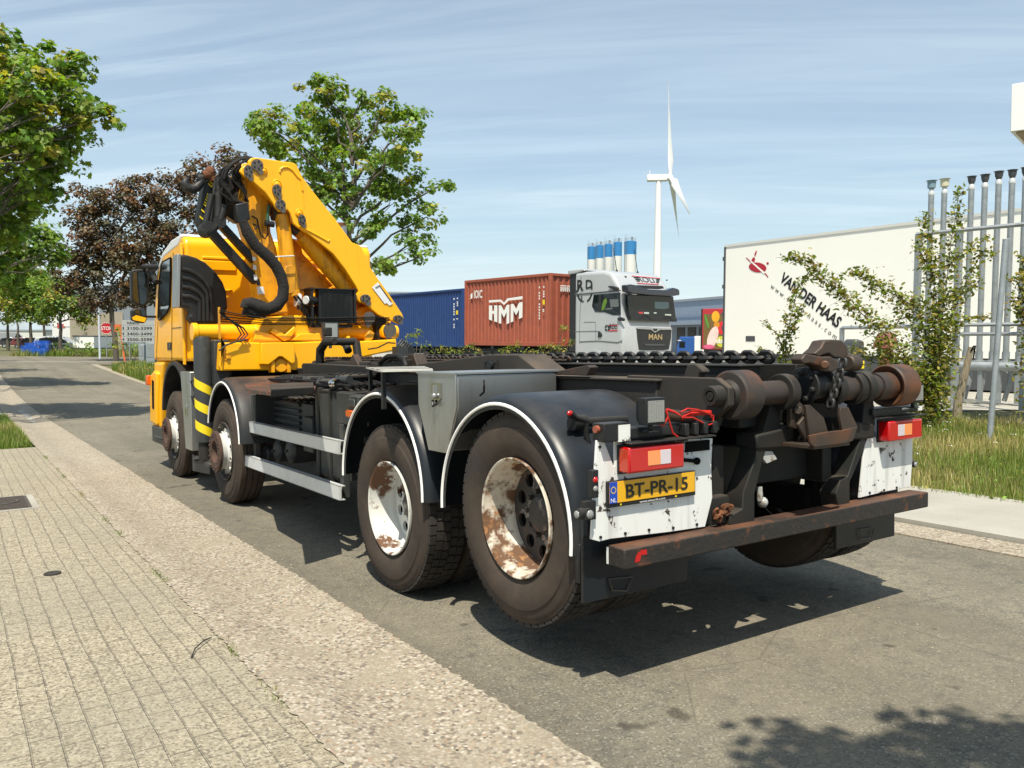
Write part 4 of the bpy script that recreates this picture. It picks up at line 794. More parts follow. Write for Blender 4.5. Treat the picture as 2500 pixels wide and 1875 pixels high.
b = MB(); q = cp([(1682, 972), (1722, 938), (1822, 1082), (1800, 1096), (1780, 1078), (1768, 1084)], 6.012); b.prism(q, (0, -.003, 0)); b.c = 1; b.tube(cp([(1706, 975), (1732, 958), (1812, 1070)], 6.006), .006, 4); b.c = 0; b.build('warning_label', [STICK, BLK], bm_)
b = MB()
for v, h in ((765, 28), (820, 34), (885, 40)):
    b.prism(cp([(872+(v-755)*.08+k, v+dv) for k, dv in ((0, 0), (22, 4), (26, h), (4, h))], 6.243), (0, -.002, 0))
b.prism(cp([(905, 968), (948, 966), (957, 1018), (910, 1018)], 6.243), (0, -.002, 0)); b.c = 1; b.prism(cp([(898, 915), (922, 912), (930, 955), (905, 958)], 6.243), (0, -.002, 0)); b.build('data_label', [STICK, BLK], col)
def cylp(b, a, c, y, r0, r1=None, n=28): a = cp([a], y)[0]; c = cp([c], y)[0]; b.cyl(a, c, r0, r1, n=n); return a, c
b = MB(); cylp(b, (1072, 480), (1140, 1000), 6.16, .085); cylp(b, (1140, 1000), (1150, 1030), 6.16, .09); b.prism(cp([(1085, 880), (1100, 830), (1140, 818), (1165, 850), (1165, 1010), (1110, 1015)], 6.07), (0, .03, 0)); b.build('lift_cylinder', YEL2, cr, bevel=.006)
b = MB(); cylp(b, (1210, 620), (1520, 985), 6.25, .105); cylp(b, (1140, 560), (1215, 625), 6.25, .07); b.build('boom_cylinder', YEL2, cr, bevel=.006)
b = MB(); cylp(b, (1130, 560), (1180, 600), 6.2, .06); cylp(b, (1010, 470), (1080, 480), 6.2, .09); b.build('cylinder_head', RUSTS, cr)
b = MB(); b.prism(cp([(1165, 735), (1210, 740), (1420, 960), (1375, 985), (1300, 1010), (1190, 1010), (1160, 900)], 6.45), (0, .04, 0)); b.prism(cp([(1140, 640), (1200, 655), (1215, 755), (1165, 735)], 6.45), (0, .04, 0))
for u in (1215, 1285, 1350): p = cp([(u, 780+(u-1215)*.9)], 6.44)[0]; b.box(p.x-.03, p.x+.03, 6.43, 6.45, p.z-.03, p.z+.03)
b.build('column_plate', YEL2, cr, bevel=.006)
b = MB(); cylp(b, (945, 770), (1155, 760), 5.98, .008); b.build('stay_rod', GUARDRAIL, cr)
# black jib section with hoses
b = MB(); b.prism(cp([(552, 262), (600, 232), (650, 190), (700, 175), (720, 260), (700, 420), (660, 540), (590, 620), (545, 590), (512, 520), (530, 400)], 6.25), (0, .22, 0)); b.prism(cp([(700, 200), (830, 330), (862, 520), (770, 535), (690, 480), (650, 420)], 6.4), (0, .15, 0)); jb = b.build('jib', BLACKG, cr, bevel=.015)
b = MB()
for a, c, r in (((600, 345), (555, 560), .035), ((650, 330), (640, 560), .05), ((625, 250), (590, 540), .02), ((688, 420), (655, 520), .055), ((640, 230), (660, 420), .04)): cylp(b, a, c, 6.17, r, n=14)
cylp(b, (585, 575), (600, 590), 6.12, .10); p = cp([(585, 575)], 6.1)[0]; b.cyl(p, p+Vector((0, .2, 0)), .085, n=22); p = cp([(655, 530)], 6.12)[0]; b.cyl(p, p+Vector((0, .2, 0)), .07, n=20); b.build('jib_cylinder', BLACKG, jb)
b = MB()
for a, c, w in (((585, 590), (900, 935), .046), ((655, 545), (890, 800), .038)):
    p = cp([a], 6.32)[0]; q = cp([c], 6.32)[0]; d = (q-p).normalized(); u_ = Vector((-d.z, 0, d.x)); b.obox((p+q)/2, (q-p)/2, (0, .06, 0), u_*w)
b.build('jib_arm', BLACKG, jb, bevel=.01)
b = MB()
for k, (u, v) in enumerate(((640, 238), (605, 262), (598, 280), (590, 350), (585, 368), (578, 384), (572, 402), (568, 418), (552, 455), (540, 500))): c = cp([(u, v)], 6.243)[0]; b.prism([c+Vector(q) for q in ((-.035, 0, .02), (0, 0, -.01), (.035, 0, .02), (.035, 0, 0), (0, 0, -.03), (-.035, 0, 0))], (0, -.002, 0))
b.build('chevron_mark', YCHEV, jb)
b = MB(); b.prism(cp([(760, 410), (845, 395), (862, 515), (775, 535)], 5.98), (0, .12, 0)); b.build('hose_clamp_box', BLACK, jb, bevel=.012)
b = MB(); b.tube(cp([(808, 520), (838, 600), (895, 690), (985, 770), (1035, 830), (1070, 900), (1085, 970), (1080, 1040), (1040, 1095), (975, 1120), (910, 1108), (860, 1085), (828, 1085), (820, 1110)], 5.93), [.045, .06, .064, .066, .064, .062, .062, .066, .07, .07, .066, .06, .058, .05], 14); b.build('hose_sleeve', SLEEVE, cr, angle=60)
b = MB(); b.tube(cp([(825, 1085), (870, 1075), (930, 1095), (975, 1110), (950, 1140), (880, 1145), (820, 1120)], 5.96), .062, 12); b.build('hose_sleeve', SLEEVE, cr, angle=60)
b = MB(); random.seed(11)
for k in range(16):
    o = k/16; b.tube(cp([(820+o*30, 395), (835-o*20, 330), (800-o*60, 250), (790-o*60, 190), (800-o*30, 130+o*20), (850, 95+o*14), (880, 100+o*14)] if k % 2 else [(640+o*60, 235+o*10), (660+o*60, 180), (720+o*30, 140), (790, 100+o*14), (855, 92+o*12)], 6.1+.2*random.random()), .0105, 7)
for k in range(22):
    a = [(650+random.random()*40, 240+random.random()*40), (660+random.random()*60, 300+random.random()*50), (700+random.random()*60, 360+random.random()*40), (790+random.random()*40, 400+random.random()*20)]; b.tube(cp(a, 6.05+.15*random.random()), .012+.006*random.random(), 7)
b.build('jib_hose', HOSE, cr)
b = MB(); b.tube(cp([(870, 490), (905, 510), (915, 555), (890, 580)], 6.2), .010, 6); b.tube(cp([(880, 545), (915, 560), (930, 620), (960, 645), (980, 610), (975, 560)], 6.2), .009, 6); b.build('pressure_hose', HOSE, cr)
b = MB(); cylp(b, (985, 415), (975, 520), 6.14, .018); b.build('lever_rod', M('green_grip', (.03, .10, .05), .5), cr)
b = MB(); cylp(b, (960, 540), (1020, 548), 6.12, .035); b.build('control_valve', BLACK, cr)
# hook
b = MB(); b.tube(cp([(505, 232), (530, 250), (520, 275), (497, 298), (465, 310), (432, 300), (417, 272), (428, 245), (448, 236)], 6.2), [.035, .045, .045, .05, .055, .055, .05, .035, .012], 10); b.cyl(*[cp([q], 6.2)[0] for q in ((508, 240), (585, 222))], .045, .03, n=12); hk = b.build('crane_hook', BLACKG, cr)
b = MB(); cylp(b, (540, 218), (600, 205), 6.2, .05); c = cp([(592, 192)], 6.2)[0]; b.sphere(c, .06, 12); cylp(b, (590, 200), (615, 250), 6.2, .04); b.build('hook_swivel', RUST, cr)
# cooler
b = MB(); p = cp([(1322, 985)], 5.98)[0]; q = cp([(1555, 1215)], 5.98)[0]; b.box(p.x, q.x, 5.98, 6.10, q.z, p.z)
for k in range(24): x_ = p.x+.03+(q.x-p.x-.06)*k/24; b.box(x_, x_+.008, 5.968, 5.98, q.z+.03, p.z-.03)
cl_ = b.build('oil_cooler', BLACK, cr)
b = MB(); b.box(p.x-.10, p.x-.075, 5.96, 6.2, q.z-.03, p.z+.02); b.box(q.x+.012, q.x+.035, 5.96, 6.2, q.z-.0, p.z+.02); b.box(p.x-.12, q.x+.05, 5.95, 6.3, p.z, p.z+.012); b.box(p.x-.1, q.x, 6.0, 6.4, q.z-.05, q.z-.02); b.build('cooler_frame', BLACK, cl_)
b = MB(); p = cp([(1235, 1058)], 5.95)[0]; b.cyl(p, p+Vector((.14, .08, .0)), .05, n=20); b.c = 1; b.lathe([(-.004, .001), (-.004, .045), (0, .05)], p, (.14, .08, 0), 20); cylp(b, (1170, 1055), (1190, 1060), 6.1, .08); b.build('oil_filter', [BLACK, GUARDRAIL], cr)
b = MB(); random.seed(2)
for k in range(14): a = (1150+random.random()*120, 1030+random.random()*90); b.tube(cp([a, (a[0]+30, a[1]+40), (a[0]+60*random.random(), a[1]+90)], 6.0+.2*random.random()), .015, 6)
b.build('column_hose', HOSE, cr)
b = MB()
for k, (v0, v1, v2) in enumerate(((1128, 1178, 1180), (1142, 1186, 1188), (1165, 1196, 1198), (1185, 1212, 1218), (1200, 1222, 1227))): b.tube(cp([(650, v0), (780, (v0+v1)/2), (950, v1), (1350, v2), (1700, v2-8), (1800, v2-2)], 5.88+.01*k), .0062, 6)
for k in range(3): b.tube(cp([(655+8*k, 1130+18*k), (720+14*k, 1190+8*k), (770+22*k, 1235+6*k), (800+22*k, 1290), (770+20*k, 1325)], 5.90), .009, 6)
b.tube(cp([(840, 1325), (760, 1340), (700, 1360), (650, 1400)], 5.9), .011, 6); b.tube(cp([(1655, 1390), (1720, 1380), (1790, 1345), (1838, 1350)], 5.9), .009, 6); b.build('hydraulic_line', HOSE, cr)
b = MB(); b.prism(cp([(645, 1105), (656, 1105), (662, 1320), (650, 1320)], 5.89), (0, .03, 0)); b.build('line_bracket', YEL2, cr)
# right-hand hinge of the folded boom
b = MB(); b.prism(cp([(1600, 1110), (1640, 1098), (1715, 1140), (1720, 1345), (1640, 1345), (1610, 1230), (1560, 1200), (1565, 1130)], 6.25), (0, .3, 0)); b.prism(cp([(1755, 1300), (1750, 1260), (1765, 1228), (1790, 1215), (1830, 1225), (1855, 1270), (1845, 1325), (1800, 1325)], 6.03), (0, .4, 0)); b.prism(cp([(1510, 1342), (1520, 1300), (1535, 1300), (1540, 1342)], 6.0), (0, .1, 0)); b.build('boom_rest', YEL, cr, bevel=.012, seg=3)
b = MB(); b.prism(cp([(1712, 1160), (1780, 1185), (1775, 1345), (1712, 1345)], 6.12), (0, .2, 0)); b.build('boom_rest_gap', STEEL, cr)
b = MB()
for u, v, r in ((1800, 1262, .085), (1662, 1178, .075)): c = cp([(u, v)], 6.02)[0]; b.cyl(c, c+Vector((0, -.02, 0)), r, n=20); b.prism([c+Vector((r*.5*cos(a)-.02, -.001, r*.5*sin(a)-.08)) for a in lin(0, 5.7, 11)], (0, -.02, 0))
b.build('pin_cover', PINM, cr)
b = MB(); p = cp([(1640, 1290)], 5.98)[0]; random.seed(4); b.prism(cp([(1640, 1300), (1670, 1262), (1700, 1280), (1690, 1320), (1640, 1345)], 5.98), (0, .05, 0)); b.build('locking_lever', YEL2, cr, bevel=.006)
b = MB(); p = pt(*z2(1403, 1262), 'y', 5.4); b.box(p.x-.085, p.x+.085, 5.38, 5.46, p.z-.09, p.z+.09); b.c = 1; b.box(p.x-.07, p.x+.07, 5.375, 5.38, p.z-.075, p.z+.075); b.c = 0; b.cyl((p.x, 5.42, p.z-.2), (p.x, 5.42, p.z-.09), .02, n=8); b.build('work_light', [GREYP, LAMPG], TR)
b = MB()
for k in range(5): p = pt(*z2(1855+k*14, 1360+k*8), 'y', 5.3); b.tube([p, p+Vector((.05, 0, .06)), p+Vector((.1, 0, 0)), p+Vector((.1, 0, -.1))], .012, 6)
p = pt(*z2(1870, 1390), 'y', 5.3); b.box(p.x-.05, p.x+.1, 5.28, 5.4, p.z-.08, p.z+.03); b.build('valve_bank', GREYP, TR)

# --- cab
def S_(u, v, x=-1.22): return pt(*z2(u, v), 'x', x)
b = MB(); side = [(7.0, 1.46), (7.0, 2.87), (7.06, 2.95), (7.15, 2.975), (7.6, 2.96), (8.15, 2.86), (8.62, 2.62), (8.9, 2.0), (8.98, 1.46)]
b.prism([(-1.20, y_, z_) for y_, z_ in side], (2.40, 0, 0)); b.prism([(-1.20, y_, z_) for y_, z_ in ((8.36, 1.455), (8.98, 1.455), (9.05, .62), (8.72, .52), (8.64, .9), (8.5, 1.25))], (2.40, 0, 0))
cab = b.build('cab', YEL, TR, bevel=.055, seg=5)
b = MB(); b.prism([(-1.205, y_, z_) for y_, z_ in ((7.05, 2.955), (7.15, 2.99), (7.7, 2.975), (8.2, 2.88), (8.62, 2.66), (8.60, 2.60), (8.15, 2.80), (7.6, 2.84), (7.3, 2.86))], (2.41, 0, 0)); b.build('cab_roof', WROOF, cab, bevel=.03, seg=4)
b = MB(); pnl = [(-1.05, 2.55, .45, .12), (-1.05, 2.3, .4, .03), (.2, 2.72, .9, .06), (.25, 2.55, .85, .06), (.3, 2.38, .8, .06), (-.15, 2.35, .28, .05), (-.15, 2.15, .28, .05), (-.12, 1.95, .25, .05), (-1.0, 2.68, 2.0, .04)]
for x_, z_, w_, h_ in pnl: b.box(x_, x_+w_, 6.975, 7.0, z_, z_+h_)
b.box(-.35, -.25, 6.94, 7.0, 1.6, 2.72); b.box(.55, .62, 6.96, 7.0, 1.6, 2.7); b.build('rear_wall_rib', YEL, cab, bevel=.02, seg=3)
win = [S_(*q) for q in ((258, 830), (270, 800), (322, 772), (322, 870), (315, 1100), (300, 1140), (250, 1195), (238, 1180), (244, 1000))]
b = MB(); b.prism([q+Vector((-.004, 0, 0)) for q in win], (.02, 0, 0)); b.build('side_window', GLASS, cab)
b = MB(); b.tube([q+Vector((-.002, 0, 0)) for q in win], .010, 6, True); b.build('window_seal', BLACKM, cab)
b = MB(); b.tube([S_(u, v, -1.202) for u, v in ((340, 738), (336, 900), (331, 1200), (330, 1462))], .005, 5); b.tube([S_(u, v, -1.202) for u, v in ((330, 1248), (395, 1242))], .004, 5); b.tube([S_(u, v, -1.202) for u, v in ((245, 860), (238, 1180), (228, 1400), (228, 1480))], .004, 5); b.build('door_seam', STEEL, cab)
p = S_(290, 1345); q = S_(318, 1395); b = MB(); b.box(-1.206, -1.20, q.y, p.y, q.z, p.z); b.c = 1; b.box(-1.222, -1.206, q.y+.02, q.y+.05, q.z+.02, p.z-.02); b.build('door_handle', [BLACK, PINM], cab, bevel=.004)
# arch liner, bumper corner, steps
b = MB()
sec = []
for a in lin(rad(-8), rad(176), 26): sec.append((7.68-.70*cos(a), .76+.70*sin(a)))
sec2 = [(7.68-(y_-7.68)*-1*.93, .76+(z_-.76)*.93) for y_, z_ in sec]
b.prism([(-1.232, y_, z_) for y_, z_ in sec+sec2[::-1]], (.72, 0, 0)); b.build('wheel_arch', BLACK, cab, bevel=.012)
b = MB(); b.box(-.9, 1.2, 7.02, 8.4, .9, 1.44); b.build('engine_bay', BLACKM, cab)
b = MB(); b.prism([(-1.24, y_, z_) for y_, z_ in ((8.60, 1.30), (8.80, 1.33), (9.12, 1.25), (9.16, .60), (8.74, .58), (8.70, .9))], (.2, 0, 0)); b.box(-1.2, 1.2, 8.9, 9.2, .5, 1.2); bc = b.build('front_bumper', YEL, cab, bevel=.03, seg=4)
b = MB(); b.prism([(-1.246, y_, z_) for y_, z_ in ((8.80, 1.18), (8.92, 1.20), (8.95, .80), (8.84, .80))], (.01, 0, 0)); b.build('bumper_slot', BLACKM, bc)
b = MB(); p = Y(50, 365, -1.26); b.box(-1.29, -1.22, 9.02, 9.14, 1.12, 1.26); b.build('turn_signal', ORANGE, cab, bevel=.015)
b = MB(); b.box(-1.23, -1.0, 8.35, 9.1, .33, .56); b.box(-1.25, -1.0, 8.4, 8.9, .40, .44); b.build('entry_step', GREYP, cab, bevel=.03)
b = MB(); b.box(-1.24, -1.21, 7.0, 7.06, 1.42, 2.86); b.build('corner_trim', YEL, cab, bevel=.01)
# intake stack behind the cab
ik = [(385, 748), (430, 752), (500, 772), (560, 805), (625, 865), (675, 935), (700, 1000), (708, 1110), (655, 1215), (480, 1222), (455, 1190), (440, 1172), (462, 1152), (450, 1120), (425, 1108), (388, 1106)]
b = MB(); b.prism([pt(*z2(u, v), 'y', 6.80) for u, v in ik], (0, .20, 0)); it = b.build('air_intake', BLACK, TR, bevel=.04, seg=4)
b = MB()
for k in range(4):
    o = k*55; b.tube([pt(*z2(u, v), 'y', 6.795) for u, v in ((400, 850+o*1.1), (450, 860+o*1.05), (500-o*.1, 885+o), (550-o*.3, 925+o*.8), (590-o*.45, 985+o*.5), (600-o*.5, 1060+o*.35), (600-o*.5, 1200))], .026, 10)
b.build('intake_rib', BLACK, it)
b = MB(); b.prism([pt(*z2(u, v), 'y', 6.78) for u, v in ((368, 745), (392, 748), (386, 1108), (362, 1106))], (0, .25, 0)); b.build('intake_frame', ALU, it, bevel=.006)
b = MB()
for k in range(28): v = 765+k*12; p = pt(*z2(363, v), 'y', 6.90); b.obox(p, (.012, 0, .0), (0, .09, 0), (0, 0, .012))
b.build('intake_grille', BLACKM, it)
# mirrors on an arm
b = MB(); X0 = -1.64; yM = 8.75
mm = [pt(*z2(u, v), 'y', yM) for u, v in ((52, 868), (65, 852), (100, 848), (150, 850), (165, 862), (175, 900), (172, 1070), (160, 1095), (135, 1098), (80, 1085), (58, 1060))]
b.prism(mm, (0, .12, 0)); mr = b.build('door_mirror', BLACK, TR, bevel=.02, seg=3, label='tall black main mirror')
b = MB(); b.prism([pt(*z2(u, v), 'y', yM-.003) for u, v in ((70, 868), (148, 860), (160, 880), (160, 1060), (140, 1088), (95, 1078), (66, 1050))], (0, .004, 0)); b.build('mirror_glass', MIRG, mr)
m2 = [(55, 1130), (80, 1112), (140, 1112), (160, 1125), (163, 1190), (150, 1215), (110, 1210), (60, 1195)]
b = MB(); b.prism([pt(*z2(u, v), 'y', yM) for u, v in m2], (0, .12, 0)); mr2 = b.build('wide_angle_mirror', BLACK, TR, bevel=.03, seg=4)
b = MB(); b.prism([pt(*z2(u, v), 'y', yM-.003) for u, v in ((62, 1175), (90, 1160), (158, 1178), (148, 1208), (70, 1192))], (0, .006, 0)); b.build('mirror_cover', YEL, mr2)
b = MB(); b.prism([pt(*z2(u, v), 'y', yM-.004) for u, v in ((84, 1124), (140, 1122), (155, 1140), (150, 1168), (95, 1150), (80, 1140))], (0, .004, 0)); b.build('mirror_glass', MIRG, mr2)
b = MB(); p = pt(*z2(165, 858), 'y', yM+.1); b.tube([p+Vector((-.02, 0, .01)), Vector((-1.36, 8.62, p.z+.03)), Vector((-1.20, 8.45, p.z+.02))], .03, 8); p = pt(*z2(150, 1180), 'y', yM+.1); q = pt(*z2(150, 1090), 'y', yM+.1); b.cyl(p, q, .02, n=8); b.box(p.x, -1.2, 8.72, 8.75, p.z+.0, p.z+.03); b.tube([Vector((-1.24, 8.4, 2.50)), Vector((-1.25, 8.65, 2.62)), Vector((-1.22, 8.62, 2.80))], .035, 8); b.build('mirror_arm', BLACK, TR)
b = MB(); b.box(-.95, -.6, 7.15, 7.35, 2.97, 3.02); b.build('roof_hatch', GUARDRAIL, cab, bevel=.01)
p = pt(*z2(1475, 560), 'y', 7.15); b = MB(); b.cyl((p.x, 7.15, 1.5), (p.x, 7.15, p.z), .07, n=20); b.c = 1; b.cyl((p.x-.02, 7.15, p.z), (p.x-.02, 7.15, p.z+.04), .075, n=20); b.build('exhaust_pipe', [GALV, RUST], TR)
# ---------------------------------------------------------------- beyond the road: vehicles and buildings in the upright frame
HV = Vector((0, 0, 1))
class Veh:
    """local frame of something long: x forward (towards us, to the right), y to its left, origin = front right corner on the ground"""
    def __init__(s, u, dep, theta, z=0):
        g = gp(u, 828, dep); s.o = Vector((g.x, g.y, z)); t = rad(theta)
        s.h = RH*sin(t)-DH*cos(t); s.l = DH*sin(t)+RH*cos(t); s.rz = math.atan2(s.h.y, s.h.x)
    def hit(s, u, v, n, off):   # ray against the plane through o+n*off
        r = ray(AG, u, v); q = s.o+n*off; k = (q-CAMP).dot(n)/r.dot(n); p = CAMP+r*k-s.o
        return Vector((p.dot(s.h), p.dot(s.l), p.z))
    def side(s, u, v, y=0): return s.hit(u, v, s.l, y)
    def front(s, u, v, x=0): return s.hit(u, v, s.h, x)
def R4(x, y): return 1350+x*.19886, 550+y*.19886
def R6(x, y): return 950+x*.40687, 500+y*.40687
SILV = M('silver_cab_paint', (.42,.435,.45), .34, metal=.05, coat=.5, var=.04)
CREDP = M('container_red', (.34,.085,.045), .6, col2=(.25,.07,.045), s2=3, lo=.4, hi=.8, col3=(.12,.045,.03), s3=9, lo3=.62, hi3=.7, bump=.1)
CBLUE = M('container_blue', (.010,.040,.16), .5, col2=(.02,.055,.17), s2=3, lo=.4, hi=.8)
LETW = M('white_lettering', (.78,.78,.75), .5); LETR = M('red_lettering', (.50,.05,.05), .5)
DK = M('dark_trim', (.018,.019,.021), .45); DKG = M('dark_grey_trim', (.07,.075,.08), .5)
V = Veh(1520, 27, 38)
def container(name, V, x0, x1, y0, y1, z0, z1, mat, label, nr):
    t = thing(name, label, 'shipping container', V.o+V.h*x1+V.l*y0+HV*z0, V.rz, group='shipping containers on the trailers')
    L = x1-x0; Wd = y1-y0; Hh = z1-z0; ox = -L
    def wall(p0, d, n, ln, cnt, h0, h1, nm):
        b = MB(); pts = []
        st = ln/cnt
        for k in range(cnt):
            a = k*st; pts += [(a, 0), (a+st*.28, 0), (a+st*.42, .036), (a+st*.82, .036)]
        pts.append((ln, 0)); d = Vector(d); n = Vector(n); m = len(pts)
        vs = [Vector(p0)+d*a+n*o_+HV*h for h in (h0, h1) for a, o_ in pts]
        b.add(vs, [(i, i+1, m+i+1, m+i) for i in range(m-1)]); return b.build(nm, mat, t, angle=20)
    w1 = wall((ox+.1, .045, 0), (1, 0, 0), (0, 1, 0), L-.2, nr, .14, Hh-.10, 'side_wall'); wall((-.045, .1, 0), (0, 1, 0), (-1, 0, 0), Wd-.2, 8, .14, Hh-.10, 'end_wall'); wall((ox+.1, Wd-.045, 0), (1, 0, 0), (0, -1, 0), L-.2, nr, .14, Hh-.10, 'side_wall')
    b = MB()
    for x_ in (ox, -.12):
        for y_ in (0, Wd-.12): b.box(x_, x_+.12, y_, y_+.12, 0, Hh)
    for z_ in (0, Hh-.10):
        hh = .14 if z_ == 0 else .10
        for y_ in (.01, Wd-.08): b.box(ox+.12, -.12, y_, y_+.07, z_+.002, z_+hh)
        for x_ in (ox+.01, -.08): b.box(x_, x_+.07, .12, Wd-.12, z_+.002, z_+hh)
    b.build('corner_frame', mat, t, bevel=.008)
    b = MB(); b.box(ox+.05, -.05, .05, Wd-.05, Hh-.06, Hh-.03); b.build('roof', mat, t)
    return t, w1
p = V.side(*R6(968, 408)); q = V.side(*R6(452, 478)); zb = V.side(*R6(967, 850)).z
redc, rw = container('shipping_container', V, q.x, p.x, 0, 2.44, max(1.15, zb), p.z, CREDP, 'red corrugated shipping container behind the silver cab', 22)
def onside(t, V, x1, z0): return lambda u, v: V.side(*R6(u, v))-Vector((x1, 0, z0))
f = onside(redc, V, p.x, max(1.15, zb))
# white lettering blocks on the red side
a, c = f(600, 560), f(800, 715); LX, LZ = c.x-a.x, a.z-c.z
def lg(pts): return [Vector((a.x+LX*u, -.004, a.z-LZ*v)) for u, v in pts]
b = MB()
for pl_ in ([(0,.08),(.37,.08),(.46,.2),(.56,.05),(1,0),(1,.11),(.60,.13),(.46,.29),(.35,.16),(0,.17)], [(0,.28),(.1,.28),(.1,.86),(0,.8)], [(.1,.48),(.16,.49),(.16,.6),(.1,.59)], [(.16,.28),(.26,.29),(.26,.92),(.16,.88)],
            [(.30,.29),(.38,.3),(.38,.98),(.30,.95)], [(.38,.3),(.46,.5),(.54,.29),(.54,.55),(.46,.76),(.38,.56)], [(.54,.29),(.62,.28),(.62,.95),(.54,1)], [(.66,.27),(.74,.26),(.74,.90),(.66,.94)], [(.74,.26),(.82,.45),(.90,.23),(.90,.48),(.82,.68),(.74,.5)], [(.90,.23),(1,.2),(1,.76),(.90,.82)]):
    b.prism(lg(pl_), (0, .002, 0))
b.build('lettering', LETW, rw)
e0 = f(510, 562); text('IOIC', LETW, rw, (e0.x, -.004, e0.z), (1, 0, 0), (0, 0, 1), w=(f(560, 562)-e0).x, h=.32, bold=True)
b = MB(); b.prism([f(*q_)+Vector((0, -.004, 0)) for q_ in ((480, 568), (490, 560), (488, 540), (500, 528), (500, 560))], (0, .002, 0)); b.build('emblem', LETW, rw)
def marks(fn, u, v0, v1, w, n_, mat, par):
    b = MB(); random.seed(int(u))
    for k in range(n_):
        if random.random() < .15: continue
        a_ = fn(u, v0+(v1-v0)*k/n_); c_ = fn(u+w, v0+(v1-v0)*(k+.62)/n_); b.box(a_.x, c_.x, -.006, -.002, c_.z, a_.z)
    return b.build('serial_marking', mat, par)
marks(f, 899, 490, 710, 6, 13, LETW, rw); marks(f, 925, 488, 560, 7, 5, LETW, rw); marks(f, 922, 615, 645, 9, 3, LETW, rw)
b = MB(); a_ = f(922, 570); c_ = f(934, 598); b.box(a_.x, c_.x, -.006, -.002, c_.z, a_.z); b.build('yellow_label', YCHEV, rw)
b = MB(); a_ = V.front(*R6(1028, 482), p.x)-Vector((p.x, 0, max(1.15, zb))); c_ = V.front(*R6(1100, 525), p.x)-Vector((p.x, 0, max(1.15, zb)))
_fr = [(0,0),(.45,0),(.5,.12),(.6,0),(1,0),(1,.15),(0,.15)]; b.prism([(.004, a_.y+(c_.y-a_.y)*u, a_.z+(c_.z-a_.z)*v) for u, v in _fr], (-.002, 0, 0))
for k in range(6): u0 = k*.17; b.prism([(.004, a_.y+(c_.y-a_.y)*(u0+du), a_.z+(c_.z-a_.z)*v) for du, v in ((0, .25), (.10, .25), (.10, 1), (0, .9))], (-.002, 0, 0))
b.prism([(.004, a_.y+(c_.y-a_.y)*u, a_.z+(c_.z-a_.z)*v) for u, v in ((0, .45), (.9, .45), (.9, .6), (0, .6))], (-.002, 0, 0)); b.build('lettering', LETW, redc)
VB = Veh(1131, 37.5, 36); pb = VB.side(*R6(443, 501)); qb = VB.side(*R6(-40, 560)); zbb = VB.side(*R6(443, 855)).z
bluec, bw = container('shipping_container', VB, qb.x, pb.x, 0, 2.44, zbb, pb.z, CBLUE, 'dark blue shipping container left of the red one', 34)
fb = lambda u, v: VB.side(*R6(u, v))-Vector((pb.x, 0, zbb))
marks(fb, 387, 560, 745, 6, 12, LETW, bw); marks(fb, 407, 558, 612, 7, 5, LETW, bw); marks(fb, 404, 672, 700, 9, 3, LETW, bw)
b = MB(); a_ = fb(402, 634); c_ = fb(414, 658); b.box(a_.x, c_.x, -.006, -.002, c_.z, a_.z); b.build('yellow_label', YCHEV, bw)
b = MB(); a_ = fb(40, 640); c_ = fb(60, 720)
# --- trailer chassis under each
def wheel_bg(par, x, y, r=.5, w=.3):
    b = MB(); b.lathe([(0, r*.58), (.0, r*.9), (.03, r), (w-.03, r), (w, r*.9), (w, r*.58)], (x, y, r), (0, 1, 0), 28); t = b.build('wheel', RUBD, par)
    b = MB(); b.lathe([(.02, r*.58), (.05, r*.5), (.08, r*.3), (.0, r*.22), (.0, .001)], (x, y, r), (0, 1, 0), 24); b.build('rim', GALV, t); return t
def chassis(name, V, x0, x1, top, label, axles):
    t = thing(name, label, 'trailer', V.o, V.rz, group='container trailers'); b = MB()
    for y_ in (.75, 1.55): b.box(x0, x1, y_, y_+.12, top-.45, top-.14)
    for k in range(4): x_ = x0+(x1-x0)*(k+.1)/3.6; b.box(x_, x_+.14, .02, 2.42, top-.13, top-.01)
    b.build('chassis_frame', DK, t, bevel=.01)
    for x_ in axles: wheel_bg(t, x_, .05); wheel_bg(t, x_, 2.1)
    b = MB(); b.box(x0+2.2, x0+4.2, .0, .05, .55, .85); b.build('side_guard', GALV, t); b = MB()
    for x_ in axles: b.box(x_-.55, x_+.55, .03, .4, 1.04, 1.07)
    b.build('mudguard', DK, t); return t
chassis('container_trailer', V, q.x-.3, p.x+1.2, max(1.15, zb), 'dark trailer chassis carrying the red container', (q.x+1.2, q.x+2.5))
chassis('container_trailer', VB, qb.x, pb.x+.8, zbb, 'dark trailer chassis carrying the blue container', (qb.x+3, qb.x+4.3))
# --- silver tractor unit
mt = thing('tractor_unit', 'silver tractor unit with a high roof and black grille', 'truck', V.o, V.rz)
zt = V.side(*R4(700, 545)).z; xb = V.side(*R4(262, 800)).x; CW = 2.42
fz = lambda v: V.front(*R4(1000, v)).z
b = MB(); zr = V.front(*R4(900, 620)).z
prof_ = [(xb, 1.0), (0, .98), (.02, 1.9), (-.10, 2.2), (-.16, 2.75), (-.10, 3.02), (-.25, 3.35), (-.55, zt-.10), (-.9, zt), (xb, zt+.02)]
b.prism([(x_, 0, z_) for x_, z_ in prof_], (0, CW, 0)); cbb = b.build('cab', SILV, mt, bevel=.13, seg=5)
b = MB(); b.box(xb-.32, xb+.02, .06, CW-.06, 1.15, zt-.02); b.build('air_deflector', DK, mt, bevel=.03)
b = MB(); b.prism([(xb-.35, 0, zt-.05), (xb+.1, 0, zt-.02), (xb+.5, 0, zt+.06), (xb+.4, 0, zt+.12), (xb-.35, 0, zt+.10)], (0, CW, 0)); b.build('roof_spoiler', SILV, mt, bevel=.03)
